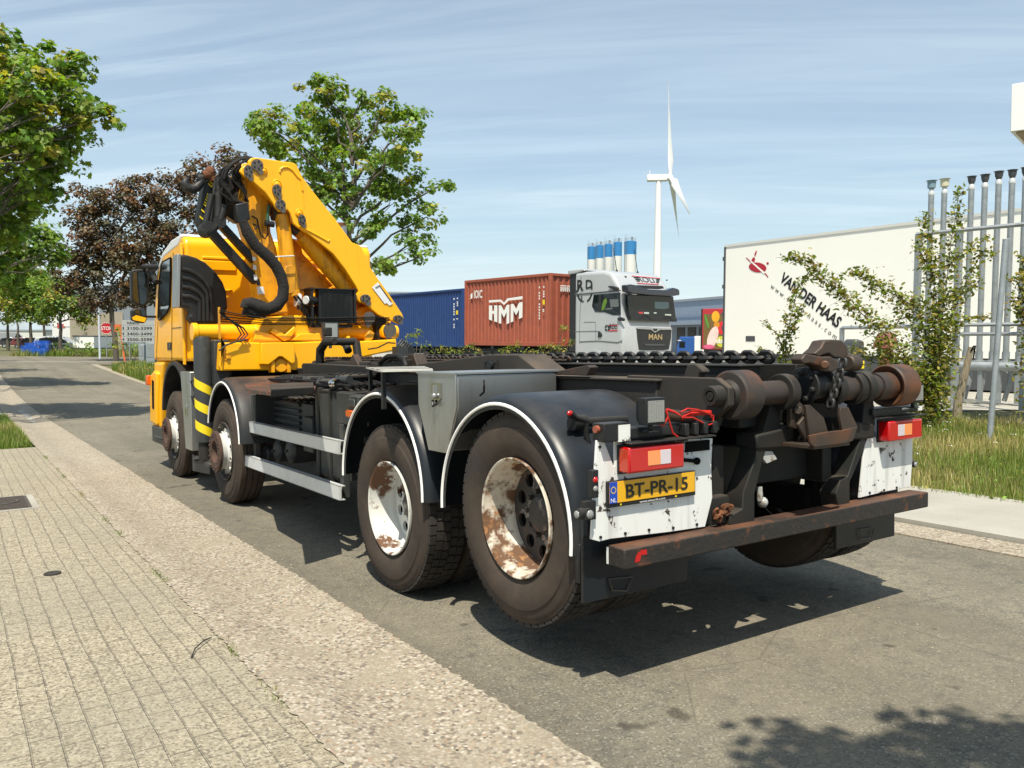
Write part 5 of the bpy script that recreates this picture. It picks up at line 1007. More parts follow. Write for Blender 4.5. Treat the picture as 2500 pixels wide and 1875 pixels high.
def sp(pts, d=-.012, y=0): return [V.side(*R4(u, v), y)+Vector((0, d, 0)) for u, v in pts]
def fp(pts, d=.03, x=0): return [V.front(*R4(u, v), x)+Vector((d, 0, 0)) for u, v in pts]
VG = M('vehicle_glass', (.006,.010,.012), .04, spec=.5)
b = MB(); b.prism(sp([(502, 855), (822, 828), (830, 1100), (740, 1102), (640, 1068), (520, 1062), (482, 990)]), (0, .03, 0)); b.build('side_window', VG, cbb)
b = MB(); b.prism(sp([(565, 850), (595, 848), (590, 1062), (560, 1062)], -.018), (0, .01, 0)); b.build('window_pillar', DK, cbb)
b = MB(); b.prism(sp([(625, 920), (655, 890), (668, 940), (630, 1040), (602, 1048), (600, 1025)], -.016), (0, .003, 0)); b.build('vest_patch', M('hi_vis_vest', (.10,.20,.02), .6), cbb)  # vest-coloured patch on the glass, standing for the driver inside
b = MB(); b.prism(sp([(650, 1025), (735, 1010), (735, 1028), (650, 1040)], -.018), (0, .003, 0)); b.prism(sp([(700, 910), (805, 905), (812, 1000), (710, 1005)], -.0165), (0, .003, 0)); b.build('paper', M('dull_white', (.12,.14,.14), .4), cbb)
# front: windscreen, visor, grille
b = MB(); b.prism(fp([(905, 850), (1470, 872), (1508, 1180), (940, 1162), (915, 1050)], .035), (-.12, 0, 0)); ws = b.build('windscreen', VG, cbb, bevel=.02)
b = MB(); b.prism(fp([(940, 1115), (1505, 1140), (1508, 1186), (942, 1165)], .05), (-.02, 0, 0)); b.tube(fp([(1040, 1140), (1130, 1105), (1215, 1170)], .06), .012, 5); b.tube(fp([(1340, 1150), (1400, 1120), (1465, 1180)], .06), .012, 5); b.build('wiper', DK, ws)
b = MB()
for pl_, m_ in (([(1030, 1065), (1100, 1062), (1090, 1090), (1050, 1085)], 0), ([(1110, 1065), (1170, 1068), (1165, 1090), (1105, 1085)], 1), ([(1365, 1090), (1440, 1092), (1440, 1110), (1365, 1106)], 1), ([(1225, 1068), (1262, 1070), (1260, 1085), (1228, 1082)], 1)): b.c = m_; b.prism(fp(pl_, .040), (-.003, 0, 0))
b.build('dashboard_item', [LETR, M('item_white', (.5,.55,.5), .5)], ws)
b = MB(); b.prism(fp([(1238, 938), (1412, 945), (1415, 1020), (1330, 1030), (1240, 1020)], .038), (-.002, 0, 0)); b.build('painted_windscreen_reflection', M('painted_sky_reflection', (.11,.17,.19), .2), ws)  # pale patch painted on the glass as a sky reflection
b = MB(); vz = [(848, 735), (900, 728), (960, 738), (1050, 775), (1130, 792), (1340, 800), (1420, 770), (1470, 782), (1495, 800), (1497, 860), (1420, 872), (1150, 860), (930, 838), (855, 815)]; b.prism(fp(vz, .22), (-.26, 0, 0)); b.build('sun_visor', M('visor_blue_black', (.012,.018,.035), .15, coat=.6), cbb, bevel=.03, seg=3)
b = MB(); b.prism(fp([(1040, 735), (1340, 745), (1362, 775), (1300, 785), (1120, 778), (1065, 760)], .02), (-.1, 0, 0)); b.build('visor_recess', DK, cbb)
b = MB(); b.prism(fp([(1015, 1262), (1450, 1268), (1445, 1380), (1418, 1520), (1355, 1535), (1110, 1535), (1052, 1530), (1030, 1400)], .03), (-.08, 0, 0)); gr = b.build('grille', DK, mt, bevel=.02)
b = MB(); b.prism(fp([(1015, 1255), (1180, 1252), (1205, 1262), (1450, 1268), (1450, 1284), (1300, 1284), (1240, 1320), (1190, 1282), (1020, 1272)], .05), (-.02, 0, 0)); b.c = 1; b.prism(fp([(1215, 1270), (1270, 1270), (1262, 1298), (1225, 1300)], .058), (-.01, 0, 0)); b.build('grille_trim', [M('chrome_trim', (.45,.47,.48), .25, metal=.9), DK], gr, bevel=.006)
o_ = fp([(1165, 1402)], .036)[0]; e_ = fp([(1330, 1405)], .036)[0]; text('MAN', M('bronze_lettering', (.42,.30,.15), .4), gr, o_, e_-o_, (0, 0, 1), w=(e_-o_).length, h=.30*.62, bold=True)
b = MB(); b.prism(fp([(1110, 1455), (1370, 1460), (1355, 1478), (1120, 1475)], .045), (-.02, 0, 0)); b.build('grille_bar', DKG, gr)
nS = (V.h*(zt-.10-3.35)+HV*.30).normalized(); oS = V.h*-.25+HV*3.35; tS = Vector((-.30, 0, zt-3.45)).normalized()
def fr2(pts, d=.015):
    out = []
    for u, v in pts:
        r = ray(AG, *R4(u, v)); k = (V.o+oS+nS*d-CAMP).dot(nS)/r.dot(nS); p_ = CAMP+r*k-V.o; out.append(Vector((p_.dot(V.h), p_.dot(V.l), p_.z)))
    return out
o_, e_, t_ = fr2([(1064, 694), (1258, 705), (1064, 641)]); text('ROLI', BLK, cbb, o_, e_-o_, tS, w=(e_-o_).length, h=(t_-o_).length)
b = MB()
for pl_ in ([(985, 632), (1052, 636), (1052, 648), (1000, 644)], [(1005, 655), (1052, 658), (1052, 668), (1015, 665)], [(1020, 676), (1055, 678), (1055, 690), (1032, 686)], [(1268, 652), (1312, 655), (1312, 668), (1268, 665)], [(1268, 674), (1308, 677), (1306, 688), (1268, 686)], [(1268, 694), (1302, 698), (1298, 710), (1268, 706)]): b.prism(fr2(pl_), (.004, 0, .002))
b.c = 1
for pl_ in ([(965, 617), (1315, 649), (1316, 656), (965, 624)], [(1035, 706), (1298, 722), (1298, 730), (1035, 714)]): b.prism(fr2(pl_, .017), (.004, 0, .002))
b.build('roof_emblem', [BLK, LETR], cbb)
# side emblem: broken ring with letters
b = MB(); c0 = (390, 812)
def ring(a0, a1, ru=96, rv=138): 
    o1 = [(c0[0]+ru*cos(rad(a)), c0[1]-rv*sin(rad(a))) for a in lin(a0, a1, 14)]; o2 = [(c0[0]+(ru-17)*cos(rad(a)), c0[1]-(rv-20)*sin(rad(a))) for a in lin(a1, a0, 14)]; b.prism(sp(o1+o2, -.014), (0, .004, 0))
ring(196, 252); ring(292, 352)
emb = b.build('ring_emblem', BLK, cbb)
for ch_, u0, u1, v1, v0 in (('R', 300, 380, 808, 672), ('D', 405, 487, 780, 672), ('L', 352, 385, 940, 872)):
    o_, e_, t_ = sp([(u0, v1), (u1, v1), (u0, v0)], -.014); text(ch_, BLK, emb, o_, (1, 0, 0), (0, 0, 1), w=(e_-o_).x, h=(t_-o_).z, bold=True)
b = MB(); b.prism(sp([(300, 800), (320, 745), (345, 695), (362, 700), (335, 750), (318, 805)], -.015), (0, .004, 0)); b.prism(sp([(470, 690), (488, 730), (488, 790), (472, 790), (468, 735)], -.015), (0, .004, 0)); b.prism(sp([(286, 830), (290, 795), (306, 795), (304, 830)], -.015), (0, .004, 0)); b.build('ring_emblem', BLK, cbb)
o_ = sp([(698, 1275)], -.014)[0]; e_ = sp([(792, 1275)], -.014)[0]; de = text('ROLI', BLK, cbb, o_, (1, 0, 0), (0, 0, 1), w=(e_-o_).x, h=.17, bold=True)
b = MB(); b.prism(sp([(692, 1222), (795, 1220), (795, 1234), (692, 1236)], -.014), (0, .004, 0)); b.prism(sp([(692, 1285), (795, 1283), (795, 1298), (692, 1302)], -.014), (0, .004, 0)); b.build('door_emblem_bar', LETR, cbb)
c0 = (668, 1262); b = MB(); ring(98, 172, 30, 40); ring(5, 82, 30, 40); ring(195, 262, 30, 40); ring(285, 352, 30, 40); b.build('ring_emblem', BLK, cbb)
b = MB(); b.tube(sp([(270, 850), (500, 830), (830, 800)], -.006), .022, 5); b.tube(sp([(345, 620), (345, 900), (332, 1100), (325, 1450)], -.004), .008, 5); b.tube(sp([(250, 1305), (560, 1300)], -.004), .008, 5); b.tube(sp([(525, 1190), (525, 1300), (525, 1420)], -.004), .006, 5); b.tube(sp([(380, 1200), (395, 1188), (520, 1188)], -.004), .006, 5); b.tube(sp([(330, 1430), (560, 1420), (800, 1440), (850, 1415)], -.004), .014, 5); b.build('panel_seam', DKG, cbb)
b = MB(); b.prism(sp([(560, 1300), (585, 1305), (608, 1340), (600, 1372), (555, 1378)], -.03), (0, .03, 0)); b.prism(sp([(800, 1135), (850, 1128), (890, 1150), (880, 1178), (810, 1172)], -.05), (0, .05, 0)); b.build('door_handle', DK, cbb, bevel=.01)
b = MB(); b.prism(sp([(695, 745), (740, 745), (815, 760), (822, 790), (760, 795), (725, 770), (700, 765)], -.10), (0, .10, 0)); b.build('mirror_camera', DK, cbb, bevel=.03)
b = MB()
for u in (1065, 1205): o_ = V.side(*R4(u, 560), .9 if u < 1100 else 1.7); b.cyl((-.9, .6 if u < 1100 else 1.6, zt-.02), (-.9, .6 if u < 1100 else 1.6, zt+.06), .05, .02, n=8); b.cyl((-.9, .6 if u < 1100 else 1.6, zt), (-1.02, .55 if u < 1100 else 1.55, zt+.78), .012, n=6)
b.build('antenna', DK, mt)
b = MB()
for q_ in ([(875, 625), (900, 627), (896, 638), (880, 637)], [(1385, 668), (1405, 672), (1400, 684), (1388, 682)]): b.prism(fr2(q_, .0), (.03, 0, .01))
b.build('roof_marker_light', DKG, cbb)
b = MB(); b.box(xb-.1, .02, -.01, CW+.01, .55, 1.0); b.hexa([(-.3, .0, .45), (.14, .15, .45), (.14, CW-.15, .45), (-.3, CW, .45), (-.3, .0, 1.05), (.10, .1, 1.05), (.10, CW-.1, 1.05), (-.3, CW, 1.05)]); lw = b.build('lower_body', SILV, mt, bevel=.05, seg=3)
b = MB(); b.prism([(-1.35-.62*cos(a), -.014, .55+.60*sin(a)) for a in lin(0, pi, 18)], (0, .06, 0)); b.build('wheel_arch', DK, lw)
b = MB(); b.prism([(-1.35-.70*cos(a), -.02, .55+.68*sin(a)) for a in lin(0, pi, 18)]+[(-1.35+.62*cos(a), -.02, .55+.60*sin(a)) for a in lin(0, pi, 18)], (0, .05, 0)); b.build('arch_trim', SILV, lw)
wheel_bg(mt, -1.35, .03); wheel_bg(mt, -1.35, 2.1); wheel_bg(mt, -4.6, .03); wheel_bg(mt, -4.6, 2.1)
b = MB(); o_ = sp([(745, 1530)])[0]; b.box(-.42, -.22, -.02, .0, .98, 1.05); b.build('side_marker_light', ORANGE, lw)
b = MB(); b.box(-5.3, xb, .8, 1.6, .75, 1.0); b.build('chassis_frame', DK, mt)
# no figure behind the dark glass: the driver is only a patch of vest

# --- white warehouse with lettering, running off to the right
def R7(x, y): return 1700+x*.48222, 150+y*.48222
CREAM = M('cream_white_panel', (.90,.89,.82), .55, col2=(.86,.85,.77), s2=.5, lo=.4, hi=.9, bump=.02, bs=3)
g0 = gp(1766, 828, 36); g1 = gp(2500, 834, 25.6); dx = Vector((g1.x-g0.x, g1.y-g0.y, 0)); ln = dx.length; dx.normalize(); nn = Vector((dx.y, -dx.x, 0)) ; nn = nn if nn.dot(CAMP-g0) > 0 else -nn
WO = Vector((g0.x, g0.y, 0)); wt = thing('warehouse', 'long white warehouse wall with slanted black lettering and a red emblem', 'warehouse', WO, math.atan2(dx.y, dx.x))
def wh(u, v):
    r = ray(AG, u, v); k = (WO-CAMP).dot(nn)/r.dot(nn); p_ = CAMP+r*k-WO; return Vector((p_.dot(dx), -.012, p_.z))
ztop = wh(*R7(146, 941)).z; zt2 = wh(*R7(1650, 758)).z
zw = (ztop+zt2)/2; b = MB(); LW = 34
b.prism([(0, 0, 1.02), (0, 0, ztop), (wh(2500, 515).x, 0, zt2), (LW, 0, zt2+(zt2-ztop)*.5), (LW, 0, 1.02)], (0, 22, 0)); wb = b.build('wall', CREAM, wt)
b = MB(); x9 = wh(2500, 515).x; b.prism([(-.02, -.03, ztop), (x9, -.03, zt2), (x9, -.03, zt2+.10), (-.02, -.03, ztop+.10)], (0, .3, 0)); b.build('roof_trim', M('pale_trim', (.62,.62,.58), .5), wt)
b = MB(); b.box(.15, LW-.2, .05, 21.8, 0, 1.02); b.build('plinth', DKG, wt); b = MB(); b.box(-.03, .06, -.03, .1, 1.0, ztop+.01)
for v in (1000, 1140, 1280, 1350): z_ = wh(*R7(140, v)).z; b.box(-.08, .02, -.05, .05, z_-.08, z_+.08)
b.build('corner_post', DKG, wt)
for k in range(6):
    b = MB(); x_ = 3+k*4.2; b.box(x_, x_+2.4, -.05, .06, 0, 1.0) if False else None
o_ = wh(*R7(418, 1112)); e_ = wh(*R7(712, 1352)); tp = wh(*R7(436, 1060)); d_ = (e_-o_); upv = (tp-o_); upn = (upv-d_.normalized()*upv.dot(d_.normalized()))
text('VAN DER HAAS', BLK, wb, o_, d_, upn, w=d_.length, h=upn.length*1.05, bold=True, off=.035)
o_ = wh(*R7(374, 1145)); e_ = wh(*R7(705, 1410)); d_ = e_-o_; text('w w w . v a n d e r h a a s . c o m', BLK, wb, o_, d_, upn, w=d_.length, h=.20)
b = MB()
def el(cu, cv, ru, rv, rot, n_=22): r_ = rad(rot); return [wh(*R7(cu+ru*cos(a)*cos(r_)-rv*sin(a)*sin(r_), cv+ru*cos(a)*sin(r_)+rv*sin(a)*cos(r_))) for a in lin(0, 2*pi*(n_-1)/n_, n_-1)]
for e_ in (el(311, 1043, 45, 25, 8), el(289, 1006, 8, 15, 20), el(301, 972, 4, 15, 18), el(362, 1022, 6, 6, 0)): b.prism(e_, (0, .004, 0))
b.prism([wh(*R7(u, v)) for u, v in ((251, 994), (256, 993), (285, 1020), (282, 1024))], (0, .004, 0)); b.prism([wh(*R7(u, v)) for u, v in ((336, 1062), (340, 1058), (366, 1090), (362, 1093))], (0, .004, 0)); em = b.build('emblem', M('emblem_red', (.42,.02,.035), .5), wb)
b = MB(); b.prism([wh(*R7(u, v))+Vector((0, -.003, 0)) for u, v in ((272, 1012), (280, 1010), (350, 1070), (343, 1076))], (0, .003, 0)); b.build('emblem_slash', CREAM, em)
b = MB(); b.prism([wh(*R7(u, v)) for u, v in ((251, 1390), (297, 1390), (297, 1417), (251, 1417))], (0, .01, 0)); b.build('vent_grille', DKG, wb)
# --- blue-grey warehouses further back
BG = M('blue_grey_cladding', (.22,.27,.34), .6, var=.05); BG2 = M('grey_cladding', (.26,.29,.32), .6)
def block(name, label, u0, u1, d0, d1, vtop, depth, mat, cat='warehouse', group=None, base=None, th=0):
    a_ = gp(u0, 828, d0); c_ = gp(u1, 828, d1); x_ = Vector((c_.x-a_.x, c_.y-a_.y, 0)); l_ = x_.length; rz = math.atan2(x_.y, x_.x); zt_ = gp(u0, vtop, d0).z
    t = thing(name, label, cat, (a_.x, a_.y, 0), rz, group); b = MB(); b.box(0, l_, 0, depth, 0, zt_); w_ = b.build('wall', mat, t); b = MB(); b.box(-.1, l_+.1, -.12, depth, zt_, zt_+.25); b.build('roof_edge', BG2, t); return t, l_, zt_
bt, l_, z_ = block('warehouse', 'blue grey metal warehouse between the silver truck and the white wall', 1600, 1800, 95, 80, 742, 40, BG)
b = MB(); b.box(0, l_, -2.5, 0, 3.1, 3.5); b.box(0, l_, -.1, -.05, z_-1.5, z_-1.4); b.c = 1
for k in range(6): b.box(l_*.30+k*2.2, l_*.30+k*2.2+1.6, -.06, .0, 0, 2.9)
b.build('canopy', [BG, DK], bt)
bt2, l_, z_ = block('warehouse', 'pale low warehouse roof showing above the blue container', 940, 1110, 150, 150, 716, 30, M('pale_cladding', (.45,.50,.53), .6))
bt3, l_, z_ = block('warehouse', 'grey metal warehouse with a beige brick base behind the stop sign', 175, 300, 105, 88, 716, 30, BG2)
b = MB(); b.box(-.1, l_+.1, -.15, 0, 0, 4.2); b.build('brick_base', M('beige_brick', (.42,.36,.27), .8), bt3)
bt4, l_, z_ = block('office_building', 'white building with a printed banner among the street trees', 128, 178, 118, 116, 760, 14, M('white_render', (.72,.72,.70), .7), 'building')
b = MB(); b.box(.3, l_-.3, -.06, 0, 3.0, z_-.6); bn = b.build('banner', LETW, bt4); 
for k in range(3): text(('III II', 'OM 333 1', 'B 2')[k], (LETR, DKG, LETR)[k], bn, (1.2, -.07, 5.2-k*1.2), (1, 0, 0), (0, 0, 1), w=4.5, h=.6)
bt5, l_, z_ = block('warehouse', 'low white warehouse at the far left behind the parked van', -160, 110, 150, 140, 808, 20, M('offwhite_wall', (.6,.6,.55), .8))
# --- fruit-printed lorry box and blue lorry
VF = Veh(1716, 60, -62); 
def boxlorry(name, label, u0, u1, v0, v1, dep, mat):
    a_ = gp(u0, v0, dep); c_ = gp(u1, v1, dep-1); x_ = Vector((c_.x-a_.x, c_.y-a_.y, 0)); rz = math.atan2(x_.y, x_.x); t = thing(name, label, 'lorry', (a_.x, a_.y, 0), rz); W_ = x_.length; H_ = a_.z
    return t, W_, H_
fl, W_, H_ = boxlorry('box_lorry', 'red lorry box printed with large fruit and vegetables', 1715, 1775, 754, 754, 55, None)
b = MB(); b.box(0, W_, 0, 7, .95, H_); bxx = b.build('cargo_box', M('cargo_red', (.42,.03,.04), .4), fl, bevel=.03)
b = MB(); b.box(.1, W_, -.012, 0, 1.0, H_-.35); pn = b.build('printed_panel', M('print_dark', (.16,.10,.03), .4), bxx)
def blob(cx, cz, rx, rz_, col, nm, k, rot=0):
    b = MB(); n_ = 22; b.prism([(cx+rx*cos(a)*cos(rot)-rz_*sin(a)*sin(rot), -.014-.004*k, cz+rx*cos(a)*sin(rot)+rz_*sin(a)*cos(rot)) for a in lin(0, 2*pi*(n_-1)/n_, n_-1)], (0, .003, 0)); b.build(nm, M(nm+'_print', col, .4, var=.15), pn)
hh = H_-1.0
blob(W_*.55, 1+hh*.80, .27, .36, (.80,.36,.02), 'orange_fruit', 1); blob(W_*.82, 1+hh*.52, .36, .42, (.62,.03,.03), 'red_fruit', 2); blob(W_*.60, 1+hh*.60, .2, .2, (.6,.25,.02), 'small_fruit', 3)
blob(W_*.45, 1+hh*.28, .34, .75, (.78,.55,.50), 'pale_vegetable', 4, -.3); blob(W_*.8, 1+hh*.18, .35, .36, (.50,.48,.05), 'yellow_fruit', 5); blob(W_*.20, 1+hh*.68, .08, .5, (.10,.28,.04), 'green_leaf', 6, .3); blob(W_*.3, 1+hh*.05, .4, .14, (.62,.10,.22), 'pink_vegetable', 7)
text('day', LETW, pn, (W_*.60, -.05, 1+hh*.10), (1, 0, 0), (0, 0, 1), w=.75, h=.42, bold=True)
b = MB(); b.box(-.08, .0, -.02, 6.9, .95, H_); b.build('box_edge', DK, bxx); wheel_bg(fl, .6, .5); b = MB(); b.box(.1, W_-.1, .1, 6.8, .6, .95); b.build('chassis_frame', DK, fl)
bl, W_, H_ = boxlorry('delivery_lorry', 'small blue lorry cab parked behind the silver truck', 1652, 1690, 822, 822, 62, None)
b = MB(); b.prism([(0, 0, .4), (W_*1.1, 0, .4), (W_*1.1, 0, H_), (.25, 0, H_), (0, 0, H_*.6)], (0, 2, 0)); cb_ = b.build('cab', M('lorry_blue', (.02,.09,.32), .35, coat=.4), bl, bevel=.08, seg=3)
b = MB(); b.box(.25, .75, -.012, 0, 1.0, 1.45); b.build('side_window', VG, cb_); b = MB(); b.box(W_*1.1+.05, W_*1.1+1.6, 0, 2.1, .5, H_+.05); b.build('cargo_box', LETW, bl, bevel=.03); wheel_bg(bl, .6, .02, .38, .2)
b = MB(); b.box(.1, .4, -.015, 0, 1.5, 1.56); b.build('stripe', LETW, cb_)
# --- silos
SB = M('silo_blue', (.03,.20,.46), .45); SW = M('silo_white', (.68,.68,.65), .5)
def silo(u, vt, vb, wpx, r, label):
    dep = 2*r*FPX/wpx; a_ = gp(u, vt, dep); z1_ = a_.z; z0_ = gp(u, vb, dep).z; t = thing('silo', label, 'silo', (a_.x, a_.y, 0), 0, group='row of blue and white silos')
    b = MB(); b.lathe([(3, .5), (4.5, r), (z0_, r)], (0, 0, 0), (0, 0, 1), 32); b.build('lower_shell', SW, t); b = MB(); b.lathe([(z0_, r), (z1_, r), (z1_+.25, r*.55), (z1_+.3, .001)], (0, 0, 0), (0, 0, 1), 32); b.build('upper_shell', SB, t)
    b = MB(); h_ = 2.3
    for k in range(7): a = 2*pi*k/7; b.cyl((r*.93*cos(a), r*.93*sin(a), z1_), (r*.93*cos(a), r*.93*sin(a), z1_+1.2), .035, n=5)
    for z_ in (.6, 1.2): b.tube([(r*.93*cos(a), r*.93*sin(a), z1_+z_) for a in lin(0, 2*pi, 20)], .03, 4)
    b.build('railing', GALV, t); b = MB(); dv = (CAMP-a_); dv.z = 0; dv.normalize(); sv = Vector((-dv.y, dv.x, 0)); c = -RH*r*.72+dv*r*.72
    for s in (-.28, .28): b.cyl(c+sv*s+HV*3, c+sv*s+HV*(z1_+2), .04, n=5)
    for k in range(int((z1_-1)/.9)): b.tube([c+sv*.36*cos(a)+dv*.36*sin(a)+HV*(3.4+k*.9) for a in lin(0, pi, 8)], .03, 4)
    b.tube([c+sv*.3*cos(a)+HV*(z1_+2+.3*sin(a)) for a in lin(0, pi, 8)], .04, 4); b.build('ladder', GALV, t)
    b = MB(); b.cyl((r*.35, 0, z1_), (r*.35, 0, z1_+1.4), .35, n=12); b.cyl((r*.35, 0, z1_+1.4), (r*.35, 0, z1_+1.6), .45, n=12); b.build('filter_unit', GALV, t); b = MB()
    for k in range(4): a = pi/4+k*pi/2; b.box(r*.8*cos(a)-.15, r*.8*cos(a)+.15, r*.8*sin(a)-.15, r*.8*sin(a)+.15, 0, 4.4)
    b.build('support_leg', GALV, t)
silo(1444, 603, 634, 20, 1.6, 'leftmost silo in the row of blue and white silos'); silo(1464, 600, 631, 20.5, 1.6, 'second silo from the left in the row of blue and white silos'); silo(1485.5, 597, 628, 21, 1.6, 'middle silo in the row of blue and white silos'); silo(1508, 592, 625.5, 21.5, 1.6, 'second silo from the right in the row of blue and white silos'); silo(1539, 590, 622, 30, 2.1, 'rightmost and widest silo in the row of blue and white silos')
# --- wind turbine
TD = 350; tb_ = gp(1604.5, 660, TD); hubp = gp(1607, 437, TD)
wtb = thing('wind_turbine', 'white wind turbine with three blades behind the silver truck', 'wind turbine', (tb_.x, tb_.y, 0)); WW = M('turbine_white', (.80,.80,.78), .5)
hz_ = hubp.z; b = MB(); b.lathe([(0, 2.1), (hz_-1.2, 1.05)], (0, 0, 0), (0, 0, 1), 32, cap=True); b.build('tower', WW, wtb)
dv = DH*.42+RH*-.0; ax_ = RH*cos(rad(8))-DH*sin(rad(8)); sd = Vector((-ax_.y, ax_.x, 0)); sd = sd if sd.dot(RH) > 0 else -sd
b = MB(); b.obox((Vector((0, 0, hz_))-ax_*.6), ax_*4.2, sd*1.3, HV*1.35); nc = b.build('nacelle', WW, wtb, bevel=.5, seg=3); hubc = Vector((0, 0, hz_))+ax_*4.6
b = MB(); b.sphere(hubc, 1.5, 16); b.cyl(hubc-ax_*1.5, hubc, 1.3, n=16); b.cyl(Vector((0, 0, hz_+1.3))-ax_*3.6, Vector((0, 0, hz_+3.2))-ax_*3.6, .12, n=6); b.build('hub', WW, wtb)
for k in range(3):
    a = rad(120*k); d_ = sd*sin(a)+HV*cos(a); d_ = (d_+ax_*(.09-.12*cos(a))).normalized(); b = MB(); L_ = 41; ch_ = d_.cross(ax_).normalized(); secs = []
    tw = ax_
    for j, (f_, c_) in enumerate(((0, .9), (.06, 1.0), (.18, 1.9), (.4, 1.45), (.7, 1.0), (.93, .62), (1, .28))):
        cc = hubc+d_*L_*f_; w_ = (ch_*cos(rad(50-45*f_))+tw*sin(rad(50-45*f_))); n2 = d_.cross(w_).normalized(); th = c_*.16 if f_ > .1 else c_*.9
        c_ *= 1.3; secs += [cc-w_*c_*.4, cc+n2*th, cc+w_*c_*1.0, cc-n2*th]
    b.add(secs, [(j*4+i, j*4+(i+1) % 4, j*4+4+(i+1) % 4, j*4+4+i) for j in range(6) for i in range(4)]+[(0, 3, 2, 1), (24, 25, 26, 27)]); b.build('blade', WW, wtb, angle=80)
# --- galvanised vent pipes and their rack
def R2b(x, y): return 2100+x*.30142, 400+y*.30142
for k, (u, vt, cowl) in enumerate(((578, 262, 1), (683, 250, 1), (900, 215, 0), (1008, 202, 0), (1118, 178, 0), (1226, 168, 0), (1335, 150, 0), (1445, 140, 0))):
    dep = 22.5-.28*k; uu, vv = R2b(u-22, 900); a_ = gp(uu, vv, dep); zt_ = gp(*R2b(u, vt), dep).z; loc = (a_.x, a_.y, 0)
    names_ = ('first', 'second', 'third', 'fourth', 'fifth', 'sixth', 'seventh', 'eighth')
    if k == 7: continue
    t = thing('vent_pipe', f'{names_[k]} galvanised vent pipe from the left, '+('with a pale drum cowl' if cowl else 'with a dark funnel cowl'), 'vent pipe', loc, 0, group='row of vent pipes behind the rack')
    b = MB(); b.cyl((0, 0, 1.12), (0, 0, zt_), .072, n=16); b.build('pipe', GALV, t)
    b = MB(); b.lathe([(zt_, .075), (zt_+.05, .085), (zt_+.12, .06), (zt_+.16, .05)], (0, 0, 0), (0, 0, 1), 16); b.build('collar', GUARDRAIL, t)
    b = MB(); b.lathe([(zt_+.14, .06), (zt_+.22, .09), (zt_+.32, .10), (zt_+.34, .13), (zt_+.35, .001)] if not cowl else [(zt_+.16, .055), (zt_+.20, .10), (zt_+.38, .11), (zt_+.39, .15), (zt_+.40, .001)], (0, 0, 0), (0, 0, 1), 16); b.build('cowl', DKG if not cowl else M('cowl_cream' if k else 'cowl_blue_grey', (.62,.60,.42) if k else (.20,.30,.36), .5), t)
    b = MB(); b.lathe([(1.02, .17), (1.06, .17), (1.07, .09), (1.3, .09)], (0, 0, 0), (0, 0, 1), 16); b.build('flange', GALV, t); b = MB(); b.tube([(0, 0, .95), (0, -.02, .8), (.03, -.1, .7), (.0, -.12, .55), (-.03, -.1, .4), (0, 0, .05)], .06, 8); b.build('elbow', GALV, t)
gA = gp(2230, 828, 22.6); gB = gp(2560, 828, 20.3); b = MB(); A = Vector((gA.x, gA.y, .92)); B = Vector((gB.x, gB.y, .92)); b.cyl(A-(B-A)*.15, B, .12, n=18)
for k in range(8): c = A.lerp(B, k/7.5); b.box(c.x-.05, c.x+.05, c.y-.05, c.y+.05, 0, .85)
b.build('manifold_pipe', GALV, label='thick horizontal galvanised manifold pipe under the vent pipes', cat='pipe', loc=(A.x, A.y, 0))
# rack frame in front
rk = []; P = lambda u, v, dep: gp(*R2b(u, v), dep)
b = MB(); base = P(478, 580, 20.8); base.z = 0
a_ = P(455, 578, 20.8); c_ = P(1340, 480, 18.9); zr_ = (a_.z+c_.z)/2; a_.z = c_.z = zr_; b.tube([a_, c_+(c_-a_)*.15], .05, 4)
rkt = thing('pipe_rack', 'tall galvanised frame of posts and rails in front of the vent pipes', 'frame', base)
def rkb(bb, nm): 
    o__ = bb.build(nm, GALV, rkt); o__.data.transform(Matrix.Translation(-base)); return o__
rkb(b, 'top_rail')
for u, dep in ((478, 20.8), (805, 20.1), (1370, 18.8)): b = MB(); q_ = P(u-12, 900, dep); b.box(q_.x-.065, q_.x+.065, q_.y-.065, q_.y+.065, 0, zr_); rkb(b, 'post')
for v in (1305, 1380): b = MB(); a_ = P(455 if v < 1350 else 760, v, 20.7); c_ = P(1340, v-4, 18.85); a_.z = c_.z = (a_.z+c_.z)/2; b.tube([a_, c_+(c_-a_)*.15], .045, 4); rkb(b, 'rail')
b = MB(); a_ = gp(*R7(738, 1350), 24); c_ = gp(*R7(1110, 1340), 21); a_.z = c_.z = (a_.z+c_.z)/2; b.tube([a_, c_], .05, 4); b.box(a_.x-.05, a_.x+.05, a_.y-.05, a_.y+.05, 0, a_.z); m_ = a_.lerp(c_, .55); 
b.build('low_fence', GALV, label='low grey rail fence left of the vent pipe rack', cat='fence', loc=(a_.x, a_.y, 0))
# leaning steel post and weathered stake in the verge
a_ = gp(2416, 1064, 13.6); c_ = gp(2455.5, 585, 13.6); b = MB(); a_.z = min(a_.z, GW(a_).z)-.05; b.cyl(a_, c_, .046, n=18); b.c = 1; b.cyl(c_, c_+Vector((0, 0, .012)), .05, n=18); b.build('steel_post', [GALV, GUARDRAIL], label='leaning grey steel post standing in the verge grass', cat='post', loc=a_)
a_ = gp(2338, 985, 17); c_ = gp(2371, 848, 17); b = MB(); b.tube([(a_.x, a_.y, -.1), a_, a_.lerp(c_, .6), c_], [.10, .085, .07, .055], 9); wd = M('weathered_wood', (.26,.22,.15), .9, col2=(.14,.11,.08), s2=9, lo=.4, hi=.7, bump=.5, stretch=(4, 4, .6)); wk = b.build('wooden_stake', wd, label='weathered wooden stake with a black strap beside the shrub', cat='stake', loc=(a_.x, a_.y, 0))
